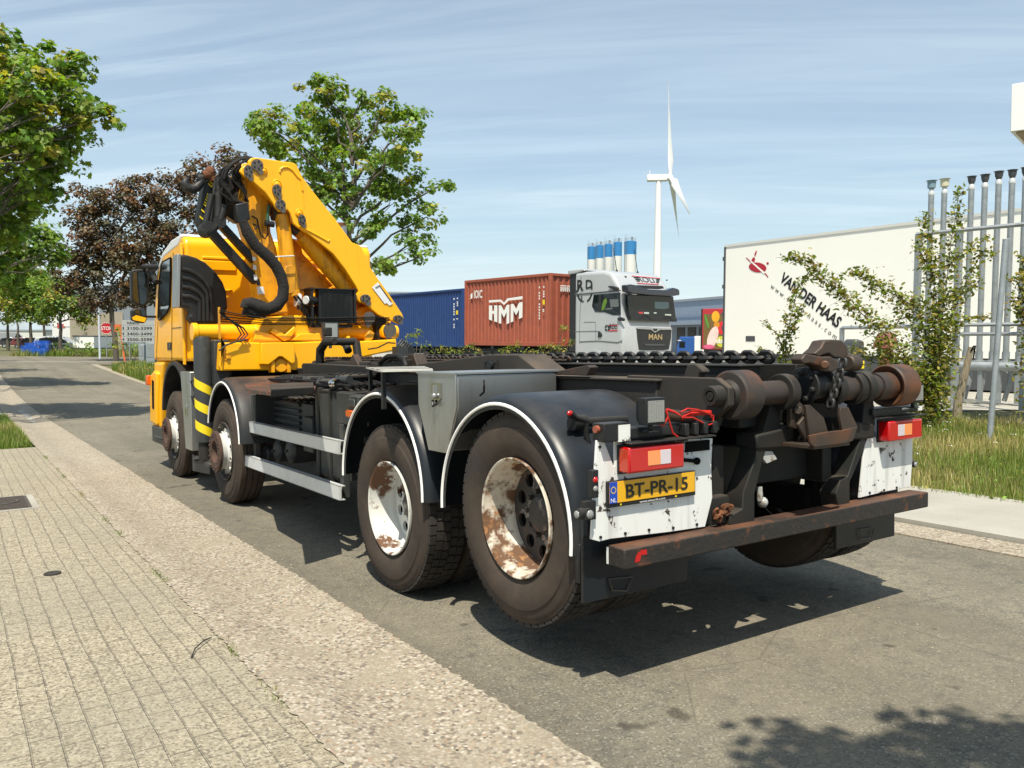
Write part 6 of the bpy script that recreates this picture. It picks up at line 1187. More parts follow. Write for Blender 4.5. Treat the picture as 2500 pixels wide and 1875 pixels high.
b = MB(); b.tube([c_+Vector((-.07, 0, -.15)), c_+Vector((-.03, -.06, .02)), c_+Vector((.06, -.05, .03)), c_+Vector((.10, 0, -.22))], .018, 6); s_ = b.build('strap', BLACKM, wk); s_.data.transform(Matrix.Translation(-wk.location))
# white canopy corner at upper right, on its column out of sight
a_ = gp(2466, 322, 15); t = thing('sign_canopy', 'white overhead canopy corner cut by the right edge of the picture', 'canopy', (a_.x, a_.y, 0), -rad(74))
zc_ = a_.z; b = MB(); b.box(0, 3.2, 0, 2.2, zc_, zc_+.84); b.build('fascia', WROOF, t, bevel=.01); b = MB(); b.box(.08, 3.1, .08, 2.1, zc_-.03, zc_); b.c = 1; b.box(1.6, 1.8, 1, 1.2, 0, zc_-.03); b.build('soffit', [M('beige_soffit', (.45,.36,.26), .7), GALV], t)
# machine half hidden behind the shrub
a_ = gp(2085, 868, 24); t = thing('parked_machine', 'small grey and yellow machine mostly hidden by the shrub', 'machine', (a_.x, a_.y, 0), -.3)
b = MB(); b.prism([(0, 0, 0), (.38, 0, 0), (.36, 0, 1.55), (.08, 0, 1.62), (0, 0, 1.5)], (0, .5, 0)); b.build('cabin', DKG, t, bevel=.06); b = MB(); b.box(.05, .34, -.04, 0, .75, .98); b.build('side_panel', YCHEV, t, bevel=.03); b = MB(); b.lathe([(1.35, .36), (1.5, .34), (1.8, .20), (1.82, .001)], (1.35, .3, 0), (0, 0, 1), 6); b.cyl((1.35, .3, 0), (1.35, .3, 1.35), .2, n=8); b.build('red_hood', M('faded_orange_red', (.22,.07,.045), .6), t)
# ---------------------------------------------------------------- far left: signs, crates, cars
def R8(x, y): return x*.21095, 650+y*.21095
def gfoot(u, dep): p_ = gp(u, 828, dep); return Vector((p_.x, p_.y, 0))
def facing(loc): return math.atan2(-(CAMP.x-loc.x), (CAMP.y-loc.y)*-1) if False else math.atan2(CAMP.y-loc.y, CAMP.x-loc.x)+pi/2
SRED = M('sign_red', (.50,.02,.03), .4)
o_ = gfoot(260, 63); z_ = gp(*R8(1230, 718), 63).z; st = thing('stop_sign', 'red octagonal stop sign on a thin grey post', 'traffic sign', o_, facing(o_))
b = MB(); R_ = .42; b.prism([(R_/cos(pi/8)*cos(pi/8+k*pi/4), -.04, z_+R_/cos(pi/8)*sin(pi/8+k*pi/4)) for k in range(8)], (0, .015, 0)); pf = b.build('sign_face', SRED, st)
b = MB(); b.tube([(R_*1.02*cos(pi/8+k*pi/4), -.045, z_+R_*1.02*sin(pi/8+k*pi/4)) for k in range(8)], .012, 4, True); b.build('sign_border', LETW, pf); text('STOP', LETW, pf, (-.36, -.045, z_-.14), (1, 0, 0), (0, 0, 1), w=.72, h=.28, bold=True)
b = MB(); b.cyl((0, 0, -.3), (0, 0, z_+.2), .04, n=10); b.build('post', GALV, st)
o_ = gfoot(243, 60); zt_ = gp(243, R8(0, 495)[1], 60).z; b = MB(); b.cyl(o_-HV*.2, o_+HV*zt_, .075, n=14); b.build('white_pole', M('pale_pole', (.55,.60,.66), .5), label='plain pale pole standing left of the stop sign', cat='pole', loc=o_)
# number boards
DN = 47; o_ = gfoot(315, DN); nb = thing('number_board', 'stacked white direction boards with black house numbers', 'direction sign', o_, facing(o_))
def nloc(u, v): p_ = gp(*R8(u, v), DN); d_ = p_-o_; r_ = nb.rotation_euler.z; return Vector((d_.x*cos(r_)+d_.y*sin(r_), 0, p_.z))
for v0, v1, s_ in ((628, 682, 'Industrie'), (690, 748, '3100-3399'), (756, 812, '3400-3499'), (820, 878, '3500-3599')):
    a_ = nloc(1410, v1); c_ = nloc(1860, v0); b = MB(); b.box(a_.x, c_.x, -.05, -.02, a_.z, c_.z); pb_ = b.build('board', M('board_white', (.40,.41,.40), .5) if 'board_white' not in MATS else MATS['board_white'], nb, bevel=.004); h_ = c_.z-a_.z
    t0 = nloc(1470, v1); t1 = nloc(1762, v1); text(s_, BLK, pb_, (t0.x, -.054, a_.z+h_*.2), (1, 0, 0), (0, 0, 1), w=(t1-t0).x if s_[0] == '3' else .6, h=h_*.6, bold=True)
    if s_[0] == '3':
        b = MB(); x_ = nloc(1428, v1).x; b.prism([(x_-.06, -.054, a_.z+h_*.5), (x_, -.054, a_.z+h_*.8), (x_+.06, -.054, a_.z+h_*.5), (x_+.02, -.054, a_.z+h_*.5), (x_+.02, -.054, a_.z+h_*.2), (x_-.02, -.054, a_.z+h_*.2), (x_-.02, -.054, a_.z+h_*.5)], (0, -.002, 0)); b.build('arrow', BLK, pb_)
b = MB()
for u in (1500, 1665): x_ = nloc(u, 900).x; b.cyl((x_, 0, -.3), (x_, 0, nloc(u, 640).z), .035, n=10)
b.build('post', GALV, nb)
o_ = gfoot(297, 52); a_ = gp(*R8(1445, 1050), 52); c_ = gp(*R8(1395, 750), 52); b = MB(); b.cyl((a_.x, a_.y, a_.z-.3), c_, .055, n=8); c2 = gp(*R8(1365, 715), 52); b.obox(c2, RH*.2, DH*.03, HV*.22); b.build('red_marker', M('marker_orange', (.62,.12,.04), .5), label='leaning orange red marker post with a small plate', cat='marker post', loc=(a_.x, a_.y, 0))
for (u0, u1, v0, v1, dd, lb_) in ((1605, 1668, 905, 1050, 46, 'left one of two grey utility cabinets under the number boards'), (1690, 1790, 880, 1065, 45, 'right and taller grey utility cabinet under the number boards')):
    a_ = gp(*R8(u0, v1), dd); c_ = gp(*R8(u1, v0), dd); w_ = abs((c_-a_).dot(RH)); t = thing('utility_cabinet', lb_, 'cabinet', (a_.x, a_.y, 0), -rad(33.85), group='grey utility cabinets'); b = MB(); b.box(0, w_, 0, .5, -.3, c_.z); b.build('housing', BG2, t, bevel=.02); b = MB(); b.box(.05, w_-.05, -.012, 0, a_.z+.05, c_.z-.06); b.build('door', GALV, t, bevel=.006)
# blue plastic crates: one built, the rest copied
CRB = M('crate_blue', (.012,.10,.50), .45); cr0 = thing('plastic_crate', 'x', 'crate'); b = MB(); w, d_, h = .33, .30, .20
for z0 in (0, .09, .17): b.box(-w, w, -d_, -d_+.04, z0, z0+.035); b.box(-w, w, d_-.04, d_, z0, z0+.035); b.box(-w, -w+.04, -d_+.04, d_-.04, z0, z0+.035); b.box(w-.04, w, -d_+.04, d_-.04, z0, z0+.035)
for x_ in lin(-w+.02, w-.02, 4):
    for y_ in (-d_+.02, d_-.02): b.box(x_-.02, x_+.02, y_-.02+.004, y_+.02-.004, 0, .2)
b.build('side_wall', CRB, cr0); b = MB(); b.box(-w+.04, w-.04, -d_+.04, d_-.04, .01, .03); b.build('floor', CRB, cr0)
first = True; pos = [(303, 4, 69.5, 'left'), (352, 5, 70.4, 'back left'), (388, 4, 68.6, 'second'), (452, 6, 69.5, 'third'), (528, 6, 69.3, 'right'), (425, 3, 67.6, 'low front'), (500, 3, 67.2, 'low front right')]
for u, cnt, dep, nm in pos:
    f0 = gfoot(R8(u, 0)[0], dep)
    for k in range(cnt):
        lvl = 'bottom' if k == 0 else 'top' if k == cnt-1 else ('second', 'third', 'fourth', 'fifth', 'sixth')[k-1]+' up'
        lab = f'blue plastic crate, {lvl} of the {nm} stack by the kerb'; loc = f0+HV*(k*.205)+RH*(.03*sin(k*2.3))
        if first: cr0.location = loc; cr0.rotation_euler = (0, 0, -.5); cr0['label'] = lab; cr0['group'] = 'blue crates stacked by the kerb'; first = False
        else: dup(cr0, loc, -.5+.05*sin(k*1.7), lab)
# parked vehicles far left
def car(name, label, u, dep, rz, col, L_=4.4, H_=1.45, van=False, estate=False):
    o__ = gfoot(u, dep); t = thing(name, label, 'van' if van else 'car', o__, rz); m_ = M(name+'_paint'+str(int(u)), col, .3, coat=.6); b = MB()
    if van: pr_ = [(-L_/2, .35), (L_/2-.1, .35), (L_/2, .7), (L_/2-.15, 1.1), (L_/2-.95, H_-.1), (L_/2-1.2, H_), (-L_/2+.05, H_), (-L_/2, H_-.1)]
    else: pr_ = [(-L_/2, .4), (L_/2, .4), (L_/2, .72), (L_/2-.15, .86), (L_*.22, .98), (L_*.05, H_-.03), (-L_*.28, H_), (-L_*.40 if not estate else -L_*.46, H_-.12), (-L_*.47 if not estate else -L_*.49, .95), (-L_/2, .85)]
    b.prism([(x_, -.88, z_) for x_, z_ in pr_], (0, 1.76, 0)); bd = b.build('body', m_, t, bevel=.08, seg=3)
    b = MB()
    for y_ in (-.886, .876):
        if van: b.prism([(L_/2-1.0, y_, 1.15), (L_/2-.35, y_, 1.15), (L_/2-1.0, y_, H_-.2), (L_/2-1.25, y_, H_-.2), (L_/2-1.6, y_, 1.15)], (0, .01, 0))
        else: b.prism([(-L_*.40, y_, .97), (L_*.17, y_, .97), (L_*.04, y_, H_-.12), (-L_*.27, y_, H_-.1), (-L_*.37, y_, H_-.2)], (0, .01, 0))
    b.build('side_window', VG, bd)
    for x_ in (-L_*.32, L_*.32):
        for y_ in (-.9, .72):
            b = MB(); b.lathe([(0, .2), (0, .30), (.02, .33), (.16, .33), (.18, .30), (.18, .2)], (x_, y_, .33), (0, 1, 0), 20); wl = b.build('wheel', RUBD, t); b = MB(); b.lathe([(.01, .21), (.03, .18), (.02, .001)], (x_, y_, .33), (0, 1, 0), 16); b.build('rim', GALV, wl)
    return t
car('parked_van', 'grey van parked at the far left edge of the street', 12, 125, -.1, (.32,.33,.34), 5.6, 2.25, True); car('parked_car', 'dark car parked beside the grey van', 42, 118, -.3, (.03,.03,.035)); car('parked_car', 'dull red car parked behind the crates', 75, 112, -.3, (.16,.03,.03)); car('parked_car', 'dark red car behind the stacked crates', 95, 108, -.2, (.05,.02,.025))
car('parked_car', 'silver estate car behind the small tree', 152, 84, -.45, (.50,.52,.53), 4.8, 1.6, estate=True)
o_ = gfoot(178, 80); t = thing('white_trailer', 'plain white box trailer beside the silver car', 'trailer', o_, -rad(33.85)); b = MB(); b.box(0, 2.0, 0, 4, .5, 1.6); b.c = 1; b.box(-.04, 2.04, -.04, 4, 1.6, 1.7); b.build('box', [LETW, DKG], t, bevel=.02); b = MB(); b.cyl((.2, 1, .3), (.4, 1, .3), .3, n=16); b.box(.1, 2.2, .1, 3.8, .4, .5); b.build('undercarriage', DK, t)

# ---------------------------------------------------------------- vegetation
rng = np.random.default_rng(7)
def leafmat(name, col, tr=.35, rough=.5):
    m = D.materials.new(name); m.use_nodes = True; n = m.node_tree.nodes; l = m.node_tree.links; b = n['Principled BSDF']; o = n['Material Output']
    g = n.new('ShaderNodeNewGeometry'); v = n.new('ShaderNodeHueSaturation'); v.inputs['Color'].default_value = (*col, 1)
    r = n.new('ShaderNodeMapRange'); r.inputs[3].default_value = .55; r.inputs[4].default_value = 1.5; l.new(g.outputs['Random Per Island'], r.inputs[0]); l.new(r.outputs[0], v.inputs['Value'])
    r2 = n.new('ShaderNodeMapRange'); r2.inputs[3].default_value = .478; r2.inputs[4].default_value = .522; l.new(g.outputs['Random Per Island'], r2.inputs[0]); l.new(r2.outputs[0], v.inputs['Hue'])
    l.new(v.outputs[0], b.inputs['Base Color']); b.inputs['Roughness'].default_value = rough; b.inputs['Specular IOR Level'].default_value = .35
    t = n.new('ShaderNodeBsdfTranslucent'); h = n.new('ShaderNodeHueSaturation'); h.inputs['Saturation'].default_value = 1.15; h.inputs['Value'].default_value = 1.6; l.new(v.outputs[0], h.inputs['Color']); l.new(h.outputs[0], t.inputs['Color'])
    x = n.new('ShaderNodeMixShader'); x.inputs[0].default_value = tr; l.new(b.outputs[0], x.inputs[1]); l.new(t.outputs[0], x.inputs[2]); l.new(x.outputs[0], o.inputs['Surface']); return m
LG = [leafmat('maple_leaf', (.19,.27,.045), .42), leafmat('maple_leaf_deep', (.115,.185,.035), .42), leafmat('maple_leaf_yellow', (.34,.32,.06), .42)]
LC = [leafmat('copper_leaf', (.115,.075,.038), .3), leafmat('copper_leaf_deep', (.075,.070,.035), .28), leafmat('copper_leaf_rust', (.19,.095,.042), .3)]
LY = [leafmat('street_leaf', (.20,.28,.05), .42), leafmat('street_leaf_deep', (.10,.16,.03), .4), leafmat('street_leaf_gold', (.32,.26,.05), .42)]
LH = [leafmat('hornbeam_leaf', (.21,.24,.045), .42), leafmat('hornbeam_leaf_deep', (.12,.16,.03), .42), leafmat('hornbeam_leaf_bronze', (.28,.22,.06), .4)]
BARK = M('bark', (.085,.070,.052), .95, col2=(.14,.125,.10), s2=8, lo=.4, hi=.7, bump=1, bs=20, bdist=.02, stretch=(3, 3, .6))
LEAFS = {'maple': [(0,-.5),(.22,-.28),(.5,-.12),(.30,.05),(.36,.34),(.12,.24),(0,.55),(-.12,.24),(-.36,.34),(-.30,.05),(-.5,-.12),(-.22,-.28)], 'oval': [(0,-.5),(.26,-.1),(.2,.25),(0,.5),(-.2,.25),(-.26,-.1)]}
def leaves(name, C, N_, S_, mats, mi, parent, shape='oval', loc=Vector()):
    """C centres, N_ normals, S_ sizes -> one mesh of small separate leaves"""
    q = np.array(LEAFS[shape]); k = len(q); n = len(C)
    a = rng.normal(size=(n, 3)); T = np.cross(N_, a); T /= np.linalg.norm(T, axis=1)[:, None]+1e-9; B = np.cross(N_, T)
    vv = C[:, None, :]+(T[:, None, :]*q[None, :, :1]+B[:, None, :]*q[None, :, 1:])*S_[:, None, None]+N_[:, None, :]*(np.abs(q[None, :, :1])*.35*S_[:, None, None])
    me = D.meshes.new(name); me.vertices.add(n*k); me.vertices.foreach_set('co', (vv.reshape(-1, 3)-np.array(loc)).astype(np.float32).ravel()); me.loops.add(n*k); me.loops.foreach_set('vertex_index', np.arange(n*k, dtype=np.int32)); me.polygons.add(n); me.polygons.foreach_set('loop_start', np.arange(0, n*k, k, dtype=np.int32)); me.polygons.foreach_set('loop_total', np.full(n, k, dtype=np.int32))
    for m in mats: me.materials.append(m)
    me.polygons.foreach_set('material_index', mi.astype(np.int32)); me.update(); me.validate()
    o = D.objects.new(name, me); COL.objects.link(o)
    if parent: o.parent = parent
    return o
def crown(blobs, dens, clump, size, per, up=.6):
    """leaf clumps scattered through a set of ellipsoids"""
    Cs = []; Ns = []; Ss = []; Ms = []
    for (c, r, fy) in blobs:
        r = np.array(r, float); c = np.array(c); vol = (r[0]*r[1]*r[2])**(1/3); nc = max(4, int(dens*vol*vol))
        d = rng.normal(size=(nc, 3)); d /= np.linalg.norm(d, axis=1)[:, None]; rad_ = rng.uniform(.35, 1.02, nc)**.55
        cc = c+d*rad_[:, None]*r
        for j in range(nc):
            m = int(per*rng.uniform(.5, 1.4)); s = clump*rng.uniform(.6, 1.25); L_ = rng.normal(size=(m, 3)); L_ /= np.linalg.norm(L_, axis=1)[:, None]; L_ *= (rng.uniform(0, 1, m)**.4)[:, None]; pos_ = cc[j]+L_*s*np.array((1, 1, .62))
            nn_ = L_*.6+d[j]*.35+np.array((0, 0, up))+rng.normal(size=(m, 3))*.38; nn_ /= np.linalg.norm(nn_, axis=1)[:, None]
            base_ = 2 if rng.uniform() < fy else (1 if rng.uniform() < .42 else 0); mi = np.where(rng.uniform(size=m) < .75, base_, rng.integers(0, 2, m))
            Cs.append(pos_); Ns.append(nn_); Ss.append(size*rng.uniform(.65, 1.25, m)); Ms.append(mi)
    return np.concatenate(Cs), np.concatenate(Ns), np.concatenate(Ss), np.concatenate(Ms)
def tree(name, label, cat, foot, fork, blobs, mats, dens, clump, size, per, r0, shape='oval', group=None, up=.6, twigs=3, lf=.32):
    foot = Vector(foot); t = thing(name, label, cat, foot, group=group); b = MB(); fork = Vector(fork); R3 = random.Random(int(abs(foot.x*97+foot.y*13)))
    def wob(a, c, r1, r2, n_=5, w=.06):
        a = Vector(a); c = Vector(c); L_ = (c-a).length; P = []
        for i in range(n_+1):
            f_ = i/n_; p_ = a.lerp(c, f_)
            if 0 < i < n_: p_ += Vector((R3.uniform(-1, 1), R3.uniform(-1, 1), R3.uniform(-.5, 1)))*L_*w
            P.append(p_)
        b.tube([p_-foot for p_ in P], [r1+(r2-r1)*i/n_ for i in range(n_+1)], 9); return P
    wob(foot-Vector((0, 0, .3)), fork, r0*1.15, r0*.72, 5, .015)
    tops = sorted(blobs, key=lambda q: q[0][2])
    for c, r, fy in blobs:
        c = Vector(c); st_ = fork.lerp(Vector((fork.x, fork.y, max(fork.z, c.z-.6*(Vector((c.x-fork.x, c.y-fork.y, 0)).length)))), .75) if c.z > fork.z else fork
        P = wob(st_, c, r0*lf, r0*.10, 5, .07)
        for k in range(twigs):
            d_ = Vector((R3.uniform(-1, 1), R3.uniform(-1, 1), R3.uniform(-.4, 1))); wob(P[3+k % 3], c+Vector((d_.x*r[0], d_.y*r[1], d_.z*r[2]))*.6, r0*.09, r0*.03, 3, .08)
    if max(c[2] for c, r, f in blobs) > fork.z+1: tp_ = tops[-1][0]; wob(fork, Vector((fork.x*.5+tp_[0]*.5, fork.y*.5+tp_[1]*.5, fork.z+.72*(tp_[2]-fork.z))), r0*.72, r0*.15, 6, .02)
    b.build('trunk', BARK, t, angle=80)
    C, N_, S_, Mi = crown(blobs, dens, clump, size, per, up); leaves('crown', C, N_, S_, mats, Mi, t, shape, loc=foot); return t
def bl(u, v, rpx, dep, fy=.1, sq=.85, dz=0):
    p_ = gp(u, v, dep+dz); r_ = rpx/FPX*(dep+dz); return (tuple(p_), (r_, r_, r_*sq), fy)
# maple rising behind the crane
dd = 24; f_ = gfoot(862, dd); f_.z = GW(f_).z
mb = [bl(700, 330, 85, dd, .12, .8, -.5), bl(790, 255, 75, dd, .3), bl(800, 225, 45, dd, .35), bl(650, 312, 50, dd, .15), bl(880, 320, 85, dd, .1, .85, 1), bl(940, 262, 45, dd, .3), bl(1000, 290, 45, dd, .2), bl(975, 350, 60, dd, .1, .8, -1), bl(790, 370, 95, dd, .1, .8, 1.5), bl(880, 430, 90, dd, .05), bl(985, 440, 60, dd, .1), bl(1075, 455, 35, dd, .1, .7), bl(950, 500, 60, dd, .05), bl(1040, 530, 45, dd, .1), bl(1015, 590, 45, dd, .1, .8), bl(960, 640, 35, dd, .1, .7), bl(880, 560, 50, dd, .05), bl(905, 640, 35, dd, .1), bl(740, 440, 60, dd, .05), bl(1035, 620, 32, dd, .1), bl(820, 500, 60, dd, .05), bl(885, 232, 30, dd, .3), bl(1010, 330, 30, dd, .2)]
tree('maple_tree', 'green maple rising behind the folded yellow crane', 'tree', f_, f_+Vector((0, 0, 3.4)), mb, LG, 52, .26, .135, 26, .15, 'maple')
# copper tree by the number boards
dd = 54; f_ = gfoot(284, dd)
cb = [bl(300, 560, 110, dd, .25), bl(230, 600, 75, dd, .2), bl(200, 530, 45, dd, .3), bl(345, 470, 60, dd, .4), bl(255, 490, 40, dd, .4), bl(400, 470, 55, dd, .35), bl(470, 440, 50, dd, .35), bl(560, 380, 32, dd, .4, .8), bl(545, 420, 50, dd, .3), bl(190, 660, 55, dd, .15), bl(280, 690, 90, dd, .1), bl(380, 620, 90, dd, .15), bl(450, 560, 80, dd, .2), bl(350, 720, 50, dd, .1, .6), bl(230, 745, 40, dd, .05, .6), bl(520, 500, 60, dd, .2), bl(590, 470, 45, dd, .2), bl(160, 700, 25, dd, .1, .7), bl(420, 700, 60, dd, .1), bl(185, 470, 22, dd, .4), bl(480, 400, 25, dd, .5)]
tree('copper_tree', 'reddish brown copper-leaved tree left of the cab', 'tree', f_, f_+Vector((-.3, 0, 4.2)), cb, LC, 17, .62, .25, 40, .17, 'oval')
# near maple whose branches enter from the left
f_ = G(-4.9, 16.5, 0); mats_ = LG
def nb_(x_, y_, z_, r_, fy=.2): p_ = Tm @ Vector((x_, y_, z_)); return (tuple(p_), (r_, r_, r_*.8), fy)
def nbp(u, v, rpx, dep, fy=.15, sq=.8): return bl(u, v, rpx, dep, fy, sq)
dd = 19.5
nbl = [nbp(30, 230, 110, dd, .14), nbp(130, 165, 60, dd, .15), nbp(190, 175, 45, dd, .15), nbp(100, 300, 110, dd, .14), nbp(170, 260, 60, dd, .25), nbp(225, 290, 50, dd, .3), nbp(262, 278, 22, dd, .3, .7), nbp(180, 340, 45, dd, .1), nbp(30, 400, 110, dd, .1), nbp(120, 400, 60, dd, .05), nbp(160, 400, 35, dd, .05), nbp(60, 480, 70, dd, .1), nbp(120, 455, 30, dd, .1), nbp(-60, 300, 170, dd+1, .2), nbp(-80, 500, 150, dd+1, .1), nbp(10, 540, 60, dd, .05), nbp(-40, 620, 90, dd+1.5, .05), nbp(-40, 150, 90, dd, .14), nbp(5, 95, 22, dd-1, .14), nbp(40, 160, 60, dd-1.2, .14), nbp(90, 230, 80, dd-1.5, .14), nbp(20, 300, 90, dd-1.5, .2), nbp(110, 350, 60, dd-1.2, .15), nbp(30, 450, 80, dd-1.2, .05), nbp(170, 220, 40, dd-1, .14), nbp(-150, 50, 120, dd, .2), nbp(-200, 300, 200, dd+.5, .2), nbp(-300, 150, 180, dd, .2), nbp(-330, 400, 180, dd, .2)]
tree('maple_tree', 'large leafy maple reaching in over the left edge of the picture', 'tree', f_, f_+Vector((0, 0, 2.6)), nbl, LG, 40, .31, .165, 27, .20, 'maple', lf=.10, twigs=1)
dd = 32; f_ = G(-5.0, 30.5, 0)
nb2 = [nbp(75, 580, 55, dd, .1), nbp(110, 620, 45, dd, .05), nbp(130, 630, 25, dd, .05, .7), nbp(40, 600, 70, dd, .05), nbp(-10, 650, 70, dd, .05), nbp(60, 560, 30, dd, .1), nbp(-60, 560, 110, dd, .1), nbp(-140, 480, 140, dd, .1), nbp(20, 680, 40, dd, .02)]
tree('maple_tree', 'lower green maple behind the big one on the left verge', 'tree', f_, f_+Vector((0, 0, 2.4)), nb2, LG, 34, .46, .19, 28, .15, 'maple', group=None)
# two more on the left verge, throwing the shade bands across the road
for (y_, lb_) in ((43, 'third maple along the left verge, mostly hidden'), (56, 'fourth maple along the left verge, mostly hidden')):
    f_ = G(-5.4, y_, 0); tree('maple_tree', lb_, 'tree', f_, f_+Vector((0, 0, 2.5)), [((f_.x+a, f_.y+c, f_.z+h), (r, r, r*.8), .1) for a, c, h, r in ((0, 0, 6.6, 2.2), (1.8, .5, 5.6, 1.8), (-1, -.6, 5.4, 1.6), (.3, 1.4, 5.2, 1.5), (.8, -1.1, 6, 1.5), (2.6, .2, 6.4, 1.2))], LG, 20, .45, .17, 22, .14, 'maple')
# maple behind the viewpoint, only its shade reaches the picture
f_ = G(-1.9-3.2, -7.6, 0)
tree('maple_tree', 'maple behind the viewpoint shading the lower right road', 'tree', f_, f_+Vector((0, 0, 2.6)), [(tuple(Tm @ Vector((x_, y_, z_))), (r, r, r*.7), .1) for x_, y_, z_, r in ((-2.70, -3.93, 5.4, .33), (-2.48, -4.05, 5.3, .25), (-2.02, -4.28, 5.3, .40), (-1.70, -4.62, 5.3, .42), (-3.3, -5.4, 5.8, 1.0), (-3.9, -6.5, 5.2, 1.2), (-2.4, -6.2, 6.0, 1.1), (-5.5, -7.5, 5.6, 1.4))], LG, 120, .28, .13, 24, .16, 'maple')
# street trees far left
ft = [(75, 78, [(75, 700, 55), (40, 690, 50), (110, 720, 50), (60, 745, 45), (95, 760, 40), (60, 650, 30)], 'round street tree behind the blue crates'), (148, 70, [(150, 725, 48), (185, 745, 30), (205, 760, 22), (125, 745, 35), (165, 700, 25), (205, 780, 18), (110, 700, 25)], 'small light green street tree beside the silver car'), (20, 92, [(10, 720, 55), (-30, 700, 50), (20, 760, 40), (-10, 660, 40)], 'golden green street tree at the far left edge'), (108, 95, [(100, 690, 45), (130, 700, 40), (100, 740, 45), (70, 670, 40)], 'darker street tree between the two green ones'), (45, 105, [(45, 680, 45), (20, 660, 35), (60, 720, 40)], 'tall street tree furthest down the road')]
for u, dd, bb, lb_ in ft:
    f_ = gfoot(u, dd); tree('street_tree', lb_, 'tree', f_, f_+Vector((0, 0, 2.8)), [bl(a, c, r, dd, .25 if u != 20 else .6, .75) for a, c, r in bb], LY, 9, .9, .34, 40, .16, 'oval', 'street trees at the far left', twigs=1)
# hedge shrubs and bushes
def bush(name, label, u, dep, bb, mats, dens, clump, size, per, group=None, cat='shrub', fz=None):
    f_ = gfoot(u, dep); f_.z = GW(f_).z if dep < 58 else 0; t = thing(name, label, cat, f_, group=group); b = MB(); R3 = random.Random(int(u)); blobs = [bl(*q, dep) if len(q) == 3 else bl(q[0], q[1], q[2], dep, q[3]) for q in bb]
    for c, r, fy in blobs: c = Vector(c); b.tube([Vector((R3.uniform(-.15, .15), R3.uniform(-.15, .15), -.1)), (c-f_)*.5+Vector((R3.uniform(-.1, .1), 0, .1)), c-f_], [.022, .014, .006], 6)
    b.build('stem', BARK, t); C, N_, S_, Mi = crown(blobs, dens, clump, size, per, .4); leaves('foliage', C, N_, S_, mats, Mi, t, 'oval', loc=f_); return t
bush('hedge', 'low green hedge behind the blue crates', 130, 72, [(125, 835, 14), (140, 842, 14), (150, 848, 12), (118, 845, 10)], LY, 12, .3, .16, 20, cat='hedge')
bush('hedge', 'mixed green bushes below the silver car', 190, 66, [(165, 850, 12), (185, 855, 14), (205, 850, 14), (225, 858, 12), (215, 842, 10), (245, 858, 10)], LY, 12, .3, .15, 20, cat='hedge')
bush('shrub', 'dark shrub beside the cabinets and number boards', 320, 50, [(300, 850, 22), (320, 845, 24), (345, 850, 22), (360, 830, 24), (285, 835, 18), (330, 800, 20), (300, 810, 16)], LG, 14, .3, .13, 24)
for i, (u, dep, bb, lb_) in enumerate(((1010, 19, [(1000, 850, 26), (1030, 835, 22, .2), (990, 825, 16), (1065, 850, 22, .2), (1095, 858, 16), (1020, 815, 10, .3)], 'dark green roadside shrub below the blue container'), (1130, 19, [(1130, 858, 14, .4), (1148, 848, 14, .5), (1165, 860, 10, .3)], 'thin yellow-green shrub at the foot of the red container'), (1250, 19, [(1245, 855, 15, .3), (1265, 845, 14, .4), (1290, 856, 14, .4), (1230, 862, 12)], 'sparse shrub under the middle of the red container'), (1330, 18.5, [(1320, 856, 16, .5), (1345, 845, 12, .5), (1370, 852, 12, .5), (1390, 835, 10, .6), (1375, 800, 6, .4)], 'bronze-leaved sparse shrub under the container corner'))):
    bush('shrub', lb_, u, dep, bb, LH, 60, .12, .06, 12, 'sparse shrubs behind the chassis')
# --- hornbeam shrubs on the right: arching branches lined with leaves
def spray(b, Cs, Ns, Ss, Ms, pts, dep, wid, dens, fy, org, r=.012, sz=.095, taper=True):
    P = [gp(*R7(u, v), dep+dz) for u, v, dz in pts]; b.tube([p_-org for p_ in P], [r*(1-.75*i/(len(P)-1)) for i in range(len(P))], 6)
    for i in range(len(P)-1):
        L_ = (P[i+1]-P[i]).length; n_ = int(L_*dens*1.6*(1 if not taper else 1-.55*(i+.5)/len(P)))
        for k in range(n_):
            f_ = rng.uniform(); w_ = wid*(1 if not taper else 1-.65*(i+f_)/len(P)); c = np.array(P[i].lerp(P[i+1], f_))+rng.normal(size=3)*w_*np.array((.6, .6, .45)); nn_ = rng.normal(size=3)*.55+np.array((0, 0, .9)); nn_ /= np.linalg.norm(nn_)
            Cs.append(c); Ns.append(nn_); Ss.append(sz*rng.uniform(.6, 1.2)); Ms.append(2 if rng.uniform() < fy else rng.integers(0, 2))
            if rng.uniform() < .04: e = Vector(c)+Vector(rng.normal(size=3)*w_*.5); b.tube([P[i].lerp(P[i+1], f_)-org, e-org], [.004, .002], 4)
def hornbeam(label, u, dep, sprays, group='hornbeam shrubs on the right verge'):
    f_ = gfoot(u, dep); f_.z = GW(f_).z; t = thing('hornbeam_shrub', label, 'shrub', f_, group=group); b = MB(); Cs, Ns, Ss, Ms = [], [], [], []
    for pts, wid, dens, fy in sprays: spray(b, Cs, Ns, Ss, Ms, pts, dep, wid, dens, fy, f_)
    b.build('branch', BARK, t, angle=80); leaves('foliage', np.array(Cs), np.array(Ns), np.array(Ss), LH, np.array(Ms), t, 'oval', loc=f_)
